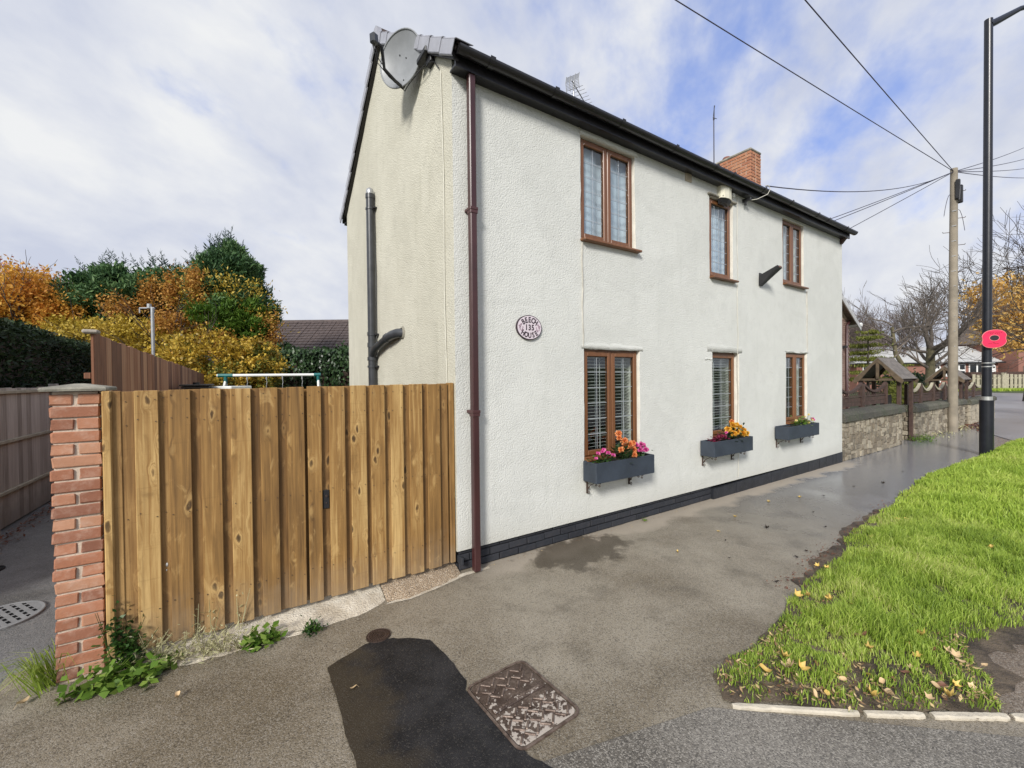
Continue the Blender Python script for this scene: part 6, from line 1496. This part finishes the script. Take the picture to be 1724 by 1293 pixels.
# pale board fence across the road
fa, fb = Vector((62.6, 6.7, 0)), Vector((70.5, 1.6, 0)); d_ = (fb-fa).normalized(); ang = math.atan2(d_.y, d_.x)
t_ = thing('picket_fence', 'pale weathered board fence along the grass on the far side of the road', 'fence', tuple(fa))
for i in range(21):
    p = fa+d_*(.44*i); Mx = Matrix.Translation(p) @ Matrix.Rotation(ang, 4, 'Z'); big_ = i in (7, 14)
    mb = MB(); mb.bbox(-.15 if not big_ else -.2, .15 if not big_ else .2, -.03 if not big_ else -.12, .03, .18, (1.75 if not big_ else 1.9)+rnd.uniform(-.05, .05), .01, Mx); mb.build('post' if big_ else 'plank', M['fence_pale'], t_)
mb = MB(); Mx = Matrix.Translation(fa) @ Matrix.Rotation(ang, 4, 'Z')
for z in (.6, 1.35): mb.box(0, 9, .03, .10, z-.06, z+.06, Mx)
mb.build('rail', M['fence_pale'], t_)
mb = MB(); mb.box(0, 9.4, .3, .9, 0, 2.0, Mx); mb.build('backing_board', M['dark_timber'], t_)
# low board fence in the garden left of the near porch
board_fence('garden_fence', 'low brown board fence in the garden behind the near gate porch', (19.5, 6.4), (23.5, 5.0), 1.62, 1.62, 14, M['gate_timber'], railz=(.5, 1.4))
fa2 = (50, 11.5); 
grid_sheet('far_verge', 58.0, 74, 1.0, 9.5, 12, 8, lambda x, y: .02, M['ground'])
g2 = np.random.default_rng(17)
def tuft_field(name, poly, n, h, m, zf=0.02):
    xs_ = [p[0] for p in poly]; ys_ = [p[1] for p in poly]; x = g2.uniform(min(xs_), max(xs_), n); y = g2.uniform(min(ys_), max(ys_), n); k = inside(x, y, poly); x, y = x[k], y[k]; n = len(x)
    P = np.stack([x, y, np.full(n, zf+h*.4)], 1); A = unit(g2.normal(size=(n, 3))*.4+[0, 0, 1]); W_ = unit(np.cross(A, rdir(n, g2)))
    return quads(name, leaves(P, A, W_, (g2.uniform(.5, 1, n)*h, np.full(n, h*.14))), m, None, 'stuff')
tuft_field('far_grass', [(58.2, 7.6), (62.4, 6.8), (70, 1.9), (69, .8), (60.5, 6.2)], 9000, .28, M['grass_far'])

# trees at the right
def bare_tree(name, label, p, h, r_, seed, depth, spread, lean=(0, 0), ratio=.76, up=.1, m='bark', leaf=None, n0=3):
    g = np.random.default_rng(seed); t_ = thing(name, label, 'tree', p)
    p = Vector(p); q = p+Vector((lean[0], lean[1], h)); mb = MB(); mid = p.lerp(q, .5)
    mb.tube([p-Vector((0, 0, .1)), p+Vector((0, 0, .25)), mid, q], [r_*1.3, r_, r_*.86, r_*.72], 10); mb.build('trunk', M[m], t_)
    mb = MB(); tips = []
    return t_, mb, q, g, tips
t_, mb, q, g, tips = bare_tree('bare_tree', 'bare garden tree with a thick mossy forked trunk behind the stone walls', (28.6, 2.85, 0), 3.2, .235, 3, 5, .7, (.1, 0), m='bark_green')
for k in range(8):
    a = 2*PI*k/8+.3; z = 1.9+1.4*((k*.37) % 1); el = .35+.5*((k*.61) % 1)
    branchy(mb, (28.65, 2.85, z), (math.cos(a), math.sin(a), el), 1.45, .085, 4, g, .66, .13, 2, .010, .72)
for k in range(4): branchy(mb, (28.7, 2.85, 3.0), (g.normal()*.45, g.normal()*.45, 1), 1.3, .11, 4, g, .66, .12, 3, .010, .72)
mb.build('branches', M['bark'], t_)
mb = MB(); mb.tube([(28.55, 2.85, .5), (27.8, 3.35, 1.5), (27.15, 3.85, 2.9), (27.0, 3.95, 4.3)], [.13, .11, .095, .07], 8); mb.build('side_trunk', M['bark_green'], t_)
mb = MB()
for k in range(6): branchy(mb, (27.05-.02*k, 3.9, 2.7+k*.33), (g.normal()*.8, g.normal()*.8, .5), 1.0, .05, 4, g, .65, .12, 2, .009, .72)
mb.build('branches', M['bark'], t_)
t_, mb, q, g, tips = bare_tree('bare_tree', 'dark bare tree reaching in from the right edge beside the lamp post', (25.2, -2.9, 0), 2.5, .26, 8, 5, .7, (-.15, .2), m='bark_dark')
for k in range(7):
    a = 1.5+2.2*((k*.29) % 1); el = .25+.8*((k*.41) % 1)
    branchy(mb, q+Vector((0, 0, .4*(k % 4))), (math.cos(a), math.sin(a), el), 1.55, .07, 4, g, .66, .06, 2, .008, .74)
mb.tube([q, q+Vector((-.1, .1, 2.2)), q+Vector((.1, .3, 4.6))], [.19, .14, .05], 8)
for k in range(6):
    a = 1.2+2.6*((k*.43) % 1); branchy(mb, q+Vector((-.05, .2, .8+.5*k)), (math.cos(a), math.sin(a), .3), 1.4, .055, 4, g, .7, .05, 2, .008, .74)
mb.build('branches', M['bark_dark'], t_)
t_ = thing('autumn_tree', 'orange yellow leaved tree behind the poppy sign and lamp post', 'tree', (41, .9, 0))
mb = MB(); branchy(mb, (41, .9, 0), (0, 0, 1), 3.2, .22, 5, g2, .75, .05, 3, .015, .78); mb.build('trunk', M['bark_dark'], t_)
leafy(t_, 'crown', [((40.2, 1.4, 4.9), (2.2, 1.6, 1.6), 1), ((42.0, -.2, 4.9), (2.2, 1.8, 1.7), 1), ((39.2, 2.2, 6.3), (1.8, 1.3, 1.6), 1), ((41.5, .4, 6.8), (1.9, 1.6, 1.4), 1)], 9000, 1, .14, M['orange_right'], .5, 90, .2, .35, -.1, .4, .2, g2)
t_ = thing('larch_tree', 'small layered green conifer behind the near gate porch', 'tree', (24.8, 4.3, 0))
mb = MB(); mb.tube([(24.8, 4.3, 0), (24.8, 4.3, 4.3)], [.09, .02], 6); mb.build('trunk', M['bark_dark'], t_)
leafy(t_, 'crown', [((24.8+g2.normal()*.25, 4.3+g2.normal()*.25, 1.6+k*.34), (1.25*(1-k/9.5)+.15, 1.25*(1-k/9.5)+.15, .09), 1) for k in range(8)], 5200, 1, .085, M['larch'], .3, 22, .22, .2, -.15, .9, .1, g2)
t_ = thing('grey_scrub_trees', 'grey brown leafless trees massed behind the far gardens', 'trees', (50, 18, 0)); t_['kind'] = 'stuff'
mb = MB()
for k in range(9):
    x = 44+k*2.3; y = 21-k*1.1; branchy(mb, (x, y, 0), (g2.normal()*.1, g2.normal()*.1, 1), 2.6, .16, 5, g2, .62, .12, 3, .016, .78)
o = mb.build('branches', M['twig'], t_); o['kind'] = 'stuff'
o = leafy(t_, 'twig_haze', [((44+k*2.0, 21-k*.9, 4.3+.6*math.sin(k*2)), (1.6, 1.3, 1.9), 1) for k in range(8)], 16000, 1, .16, M['grey_scrub'], .10, 90, .2, .3, .4, .5, .1, g2); o['kind'] = 'stuff'
def shrub(label, c, r_, n, ls, m):
    t_ = thing('shrub', label, 'shrub', (c[0], c[1], 0)); mb = MB()
    for k in range(6): mb.tube([(c[0], c[1], 0), (c[0]+g2.normal()*r_[0]*.4, c[1]+g2.normal()*r_[1]*.4, c[2]+r_[2]*.3)], [.03, .008], 4)
    mb.build('stems', M['bark'], t_); leafy(t_, 'crown', [(c, r_, 1)], n, 1, ls, M[m], .5, 50, .2, .4, .2, .5, .2, g2)
shrub('round green shrub in the garden left of the near gate porch', (19.2, 4.6, 1.0), (1.0, .8, .75), 2600, .06, 'larch')
shrub('pale green shrub behind the trellis past the near gate porch', (20.5, 1.8, .95), (1.4, .6, .55), 2600, .05, 'larch')
shrub('dark clipped bush by the far houses behind the far gate porch', (52.5, 10.0, .9), (4, 2.0, 1.1), 2500, .16, 'hedge')
sheet('garden', [(8.9, .42), (24.4, .42), (30, 1.9), (44, 5.0), (52, 7.6), (52, 14), (8.9, 14)], .03, M['ground'])
# ------------------------------------------------------------------ grass of the verge, leaves and weeds
g3 = np.random.default_rng(23)
def blades(n, x0, x1, y0, y1, hmin, hmax, wd, keepf, name):
    x = g3.uniform(x0, x1, n); y = g3.uniform(y0, y1, n); k = inside(x, y); x, y = x[k], y[k]; d_ = edge_dist(x, y)
    cl = np.array([mnoise.noise(Vector((a*2.6, b*2.6, 3))) for a, b in zip(x, y)]); cl2 = np.array([mnoise.noise(Vector((a*9, b*9, 8))) for a, b in zip(x, y)])
    k = keepf(x, y, d_, cl, cl2); x, y, d_, cl, cl2 = x[k], y[k], d_[k], cl[k], cl2[k]; n = len(x)
    h = g3.uniform(hmin, hmax, n)*(1+.75*cl+.65*cl2)*np.clip(.55+d_*1.6, .5, 1.15); h *= np.where(x < 1.75, .72, 1)
    z = .012+.05*np.clip(d_/.3, 0, 1)
    lean = rdir(n, g3)*[1, 1, 0]*g3.uniform(.15, .75, (n, 1)) + np.stack([.25*cl2, -.25*cl, 0*cl], 1)
    B = np.stack([x, y, z-.008], 1); mid = B+np.stack([lean[:, 0]*h*.35, lean[:, 1]*h*.35, h*.62], 1); tip = B+np.stack([lean[:, 0]*h*1.05, lean[:, 1]*h*1.05, h*g3.uniform(.72, 1.0, n)], 1)
    q = g3.uniform(0, PI, n); s = np.stack([np.cos(q), np.sin(q), 0*q], 1)*wd*g3.uniform(.7, 1.3, (n, 1))
    V = np.stack([B-s, B+s, mid+s*.75, tip, mid-s*.75], 1)
    return V
def thin(x, y, d_, cl, cl2):
    bare = (x < 1.9) & (y < -2.15) & ((y+2.62+.42*(x-.7)) < .42)     # worn, leaf strewn strip behind the kerb
    p = np.where(bare, np.where(cl2 > .02, .85, .30), 1.0)*np.clip(.6+d_/.10, .4, 1); p *= np.where((cl2 < -.18) & (d_ < .5), .30, 1); p *= np.where(d_ < .16+.12*cl2, .55, 1)
    return g3.random(len(x)) < p
V1 = blades(135000, .55, 5.2, -3.5, -1.6, .045, .105, .0025, thin, 'a')
quads('verge_grass', V1, M['grass'], None, 'stuff', 5)
V2 = blades(110000, 5.2, 17.4, -4.2, -1.3, .05, .12, .0055, lambda x, y, d_, a, b: g3.random(len(x)) < np.clip(.3+d_/.12, .3, 1), 'b')
quads('verge_grass', V2, M['grass_far'], None, 'stuff', 5)

def leaf_mesh(seed, L_, W_, lobes, curl):
    g = np.random.default_rng(seed); mb = MB(); n = 14; pts = []
    for j in range(n):
        q = 2*PI*j/n; r_ = 1+.28*lobes*math.cos(q*5 if lobes else q); x = L_*.5*math.cos(q)*r_; y = W_*.5*math.sin(q)*r_
        if not lobes: y *= (1-.35*math.cos(q))
        pts.append((x, y, curl*((x/L_)**2*3+(y/W_)**2*2.2)*L_*.5+.003+g.normal()*.0012))
    mb.add([(0, 0, .002)]+pts, [(0, 1+j, 1+(j+1) % n) for j in range(n)], True)
    mb.tube([(-L_*.5, 0, pts[n//2][2]), (-L_*.8, .002, .004)], .0010, 4)
    return mb
LEAFV = {}
for nm, m, k in (('y', 'leaf_yellow', 0), ('t', 'leaf_tan', 10), ('b', 'leaf_brown', 20), ('d', 'leaf_dark', 30)):
    LEAFV[nm] = []
    for i in range(4):
        o = leaf_mesh(k+i, .056, .030 if i % 2 == 0 else .050, i % 2, rnd.uniform(.6, 1.7)).build('fallen_leaf', M[m]); LEAFV[nm].append(o.data); bpy.data.objects.remove(o)
def leaf(kind, x, y, s, label, group=None, z=None, tilt=.25):
    o = bpy.data.objects.new('fallen_leaf', rnd.choice(LEAFV[kind])); COL.objects.link(o)
    if z is None: z = float(verge_z(np.array([x]), np.array([y]))[0]); 
    o.location = (x, y, z+.006); o.rotation_euler = (rnd.uniform(-tilt, tilt), rnd.uniform(-tilt, tilt), rnd.uniform(0, 6.28)); o.scale = (s, s, s); tag(o, label, 'leaf', group); return o
leaf('t', -2.72, -.06, 1.1, 'pale dry leaf lying on the tarmac in front of the brick pier', tilt=.1)
leaf('t', -2.00, -.50, .8, 'single pale leaf on the tarmac in front of the gate weeds', tilt=.2)
leaf('t', -1.15, -.99, .7, 'small pale leaf on the black tarmac patch', tilt=.2)
GP = 'dark wet leaf bits on the pavement'
for px, py, k, s in ((2.75, -.98, 'd', .6), (2.35, -1.25, 'd', .5), (3.5, -1.05, 'd', .9), (4.6, -1.1, 'd', .5), (5.6, -.85, 'd', .7), (6.6, -.9, 'd', .6), (2.2, -1.75, 'd', .7), (2.9, -1.62, 'd', .8), (4.1, -1.42, 'd', .7), (7.2, -1.1, 'd', .9), (8.6, -1.0, 'd', .7), (3.15, -1.6, 'd', .6)):
    leaf(k, px, py, s, 'small dark wet leaf fragment lying on the pavement', GP, 0, .1)
for px, py in ((2.05, -.88), (2.95, -.78), (3.6, -.62), (4.6, -.55), (5.2, -.7)): leaf('y', px, py, .75, 'small yellowish leaf lying on the wet pavement', 'yellowish leaves on the pavement', 0, .2)
leaf('y', .86, -2.30, 1.15, 'big yellow maple leaf at the left tip of the grass verge', z=.06)
leaf('t', 1.02, -2.36, 1.3, 'curled tan leaf among litter just behind the long kerb stone', z=.06, tilt=.5)
leaf('b', 1.70, -2.50, 1.7, 'large purplish brown leaf near the verge edge by the footpath', z=.07, tilt=.5)
GY = 'yellow leaves lying in the verge grass'; GT = 'tan leaves lying in the worn grass'
cnt = 0
while cnt < 22:
    x, y = rnd.uniform(.8, 5.0), rnd.uniform(-3.3, -1.75)
    if inside(np.array([x]), np.array([y]))[0]: leaf('y', x, y, rnd.uniform(.6, 1.05), 'yellow fallen leaf lying in the verge grass', GY, z=.075, tilt=.5); cnt += 1
cnt = 0
while cnt < 34:
    x = rnd.uniform(.75, 2.1); y = rnd.uniform(-3.0, -2.2)
    if inside(np.array([x]), np.array([y]))[0] and (y+2.62+.42*(x-.7)) < .45: k = 'ttbyttby'[cnt % 8]; nm_ = dict(t='tan', b='dark brown', y='yellow')[k]; leaf(k, x, y, rnd.uniform(.5, 1.0), 'curled %s leaf in the worn grass behind the kerb' % nm_, nm_+' leaves in the worn grass', z=.045, tilt=.6); cnt += 1
# fine litter, too many to count
def litter(name, n, fn, m, ls, zf):
    P = []
    while len(P) < n:
        x, y = fn(); P.append((x, y, zf(x, y)))
    P = np.array(P); k = len(P); A = unit(rdir(k, g3)*[1, 1, .35]); W_ = unit(np.cross(A, unit(rdir(k, g3)*.35+[0, 0, 1]))); 
    return quads(name, leaves(P, A, W_, (g3.uniform(.5, 1.2, k)*ls, g3.uniform(.4, 1, k)*ls*.5), .3), M[m], None, 'stuff')
def f_kerb():
    while True:
        x = rnd.uniform(.55, 2.4); y = rnd.uniform(-3.1, -2.1)
        if inside(np.array([x]), np.array([y]))[0]: return x, y
litter('leaf_litter', 1300, f_kerb, 'litter', .018, lambda x, y: .03+rnd.random()*.03)
def f_mud():
    x = rnd.uniform(2.1, 6.0); return x, -1.80+.045*(x-2.3)*1.6+rnd.gauss(0, .06)
litter('mud_litter', 500, f_mud, 'litter_red', .014, lambda x, y: .010+rnd.random()*.02)
def f_far():
    x = rnd.uniform(17.8, 24); return x, (-.62+.22*(x-17.8)+rnd.gauss(0, .10) if rnd.random() < .5 else .05+.05*(x-19)-abs(rnd.gauss(0, .12)))
litter('gutter_leaves', 700, f_far, 'litter_red', .055, lambda x, y: .015+rnd.random()*.03)
def f_pl():
    x = rnd.uniform(.3, 8.8); return x, -.03-abs(rnd.gauss(0, .03))
litter('plinth_debris', 260, f_pl, 'litter', .008, lambda x, y: .004+rnd.random()*.004)
def f_al(): return -4.03+abs(rnd.gauss(0, .12)), rnd.uniform(2.5, 9)
litter('alley_leaves', 500, f_al, 'litter_red', .03, lambda x, y: .01+rnd.random()*.03)
# weeds round the foot of the pier and gate
def weed(name, label, pts, spread, n, ls, asp, m, up=.3, stems=0, h=.12, trail=False):
    c = np.array(pts).mean(0); t_ = thing(name, label, 'weed', (c[0], c[1], 0)); pts = np.array(pts, float)
    i = g3.integers(0, len(pts), n); P = np.zeros((n, 3)); P[:, :2] = pts[i, :2]+g3.normal(size=(n, 2))*spread; P[:, 2] = np.abs(g3.normal(size=n))*h*.55+.012+pts[i, 2]*g3.random(n)
    A = unit(g3.normal(size=(n, 3))*[1, 1, .4]+[0, 0, up]); W_ = unit(np.cross(A, unit(g3.normal(size=(n, 3))*.5+[0, 0, 1])))
    quads('foliage', leaves(P, A, W_, (g3.uniform(.5, 1.2, n)*ls, g3.uniform(.6, 1.2, n)*ls*asp), .15), M[m], t_)
    mb = MB()
    for k in range(stems):
        p = pts[k % len(pts)]; e = Vector((p[0]+g3.normal()*spread*2.2, p[1]+g3.normal()*spread*1.5-.02, h*g3.uniform(.6, 1.6)+p[2]*.6)); b = Vector((p[0], p[1], 0)); mb.tube([b, b.lerp(e, .5)+Vector((0, 0, .02)), e], [.0028, .002, .0012], 4, False)
    if stems: mb.build('stem', M[m], t_)
    return t_
weed('ivy_weed', 'bright green broad leaved weed spreading over tarmac before the brick pier', [(-2.34, -.10, 0), (-2.24, -.16, 0), (-2.16, -.20, 0), (-2.38, -.16, 0), (-2.10, -.14, 0), (-2.42, -.12, 0), (-2.28, -.22, 0)], .045, 210, .032, .8, 'weed_green', .35, 14, .10)
weed('creeping_weed', 'small outlying bright sprig of the broad leaved weed on the tarmac', [(-2.53, -.16, 0), (-2.50, -.145, 0)], .02, 22, .026, .75, 'weed_green', .3, 4, .03)
weed('dark_weed', 'dark leafy weed in the gap between brick pier and gate', [(-2.35, .0, .30), (-2.33, .0, .22), (-2.30, -.02, .14), (-2.26, -.04, .08)], .035, 420, .020, .6, 'weed_dark', .3, 16, .16)
weed('dry_weed', 'pale dry seeding weed along the left part of the threshold', [(-2.12, -.07, .05), (-2.0, -.11, .05), (-1.9, -.14, .04), (-1.8, -.15, .03), (-1.7, -.17, .02), (-2.18, -.02, .10)], .055, 620, .020, .28, 'weed_dry', .5, 60, .11)
weed('dry_stalks', 'two pale dry flower stalks standing against the gate boards', [(-1.86, .0, .16), (-1.70, -.0, .15), (-1.94, -.0, .10)], .018, 90, .016, .3, 'weed_dry', .8, 9, .16)
weed('clover_weed', 'round leaved green weed clump at the right end of the dry weeds', [(-1.58, -.20, 0), (-1.52, -.20, 0), (-1.64, -.21, 0)], .032, 90, .030, .9, 'weed_green', .35, 10, .08)
weed('small_weed', 'small dark green weed tuft at the front edge of the threshold', [(-1.29, -.24, 0), (-1.25, -.245, 0)], .026, 130, .018, .55, 'weed_dark', .5, 10, .055)
weed('plinth_weed', 'tiny green weed at the foot of the black plinth', [(2.55, -.05, 0)], .018, 16, .018, .4, 'weed_green', .8, 4, .04)
weed('wall_weed', 'pale green weed at the foot of the stone wall by the near porch', [(13.6, -.08, 0), (14.0, -.10, 0), (14.3, -.08, 0)], .10, 200, .045, .3, 'weed_green', .7, 0, .12)
weed('wall_weed', 'weeds along the foot of the stone wall beside the telegraph pole', [(15.2, -.06, 0), (16.2, -.06, 0), (17.6, -.06, 0), (18.4, -.06, 0)], .18, 220, .05, .3, 'weed_dry', .6, 0, .10)
def tuft(name, label, c, n, h, wd, leanv, m):
    t_ = thing(name, label, 'grass', c); c = np.array(c); B = c+g3.normal(size=(n, 3))*[.035, .06, 0]; hh = h*g3.uniform(.5, 1.1, n)
    ld = np.array(leanv)+g3.normal(size=(n, 3))*[.25, .25, 0]; q = g3.uniform(0, PI, n); s = np.stack([np.cos(q), np.sin(q), 0*q], 1)*wd
    mid = B+ld*hh[:, None]*.45+np.stack([0*hh, 0*hh, hh*.62], 1); tip = B+ld*hh[:, None]*1.25+np.stack([0*hh, 0*hh, hh*g3.uniform(.25, .75, n)], 1)
    quads('blades', np.stack([B-s, B+s, mid+s*.7, tip, mid-s*.7], 1), M[m], t_, None, 5)
tuft('grass_tuft', 'long drooping tuft of grass at the left foot of the brick pier', (-2.655, .09, 0), 130, .33, .0028, (-.36, -.28, 0), 'grass')
tuft('grass_tuft', 'grass tuft at the foot of the black lamp post', (12.2, -1.66, .03), 160, .20, .006, (0, -.1, 0), 'grass_far')
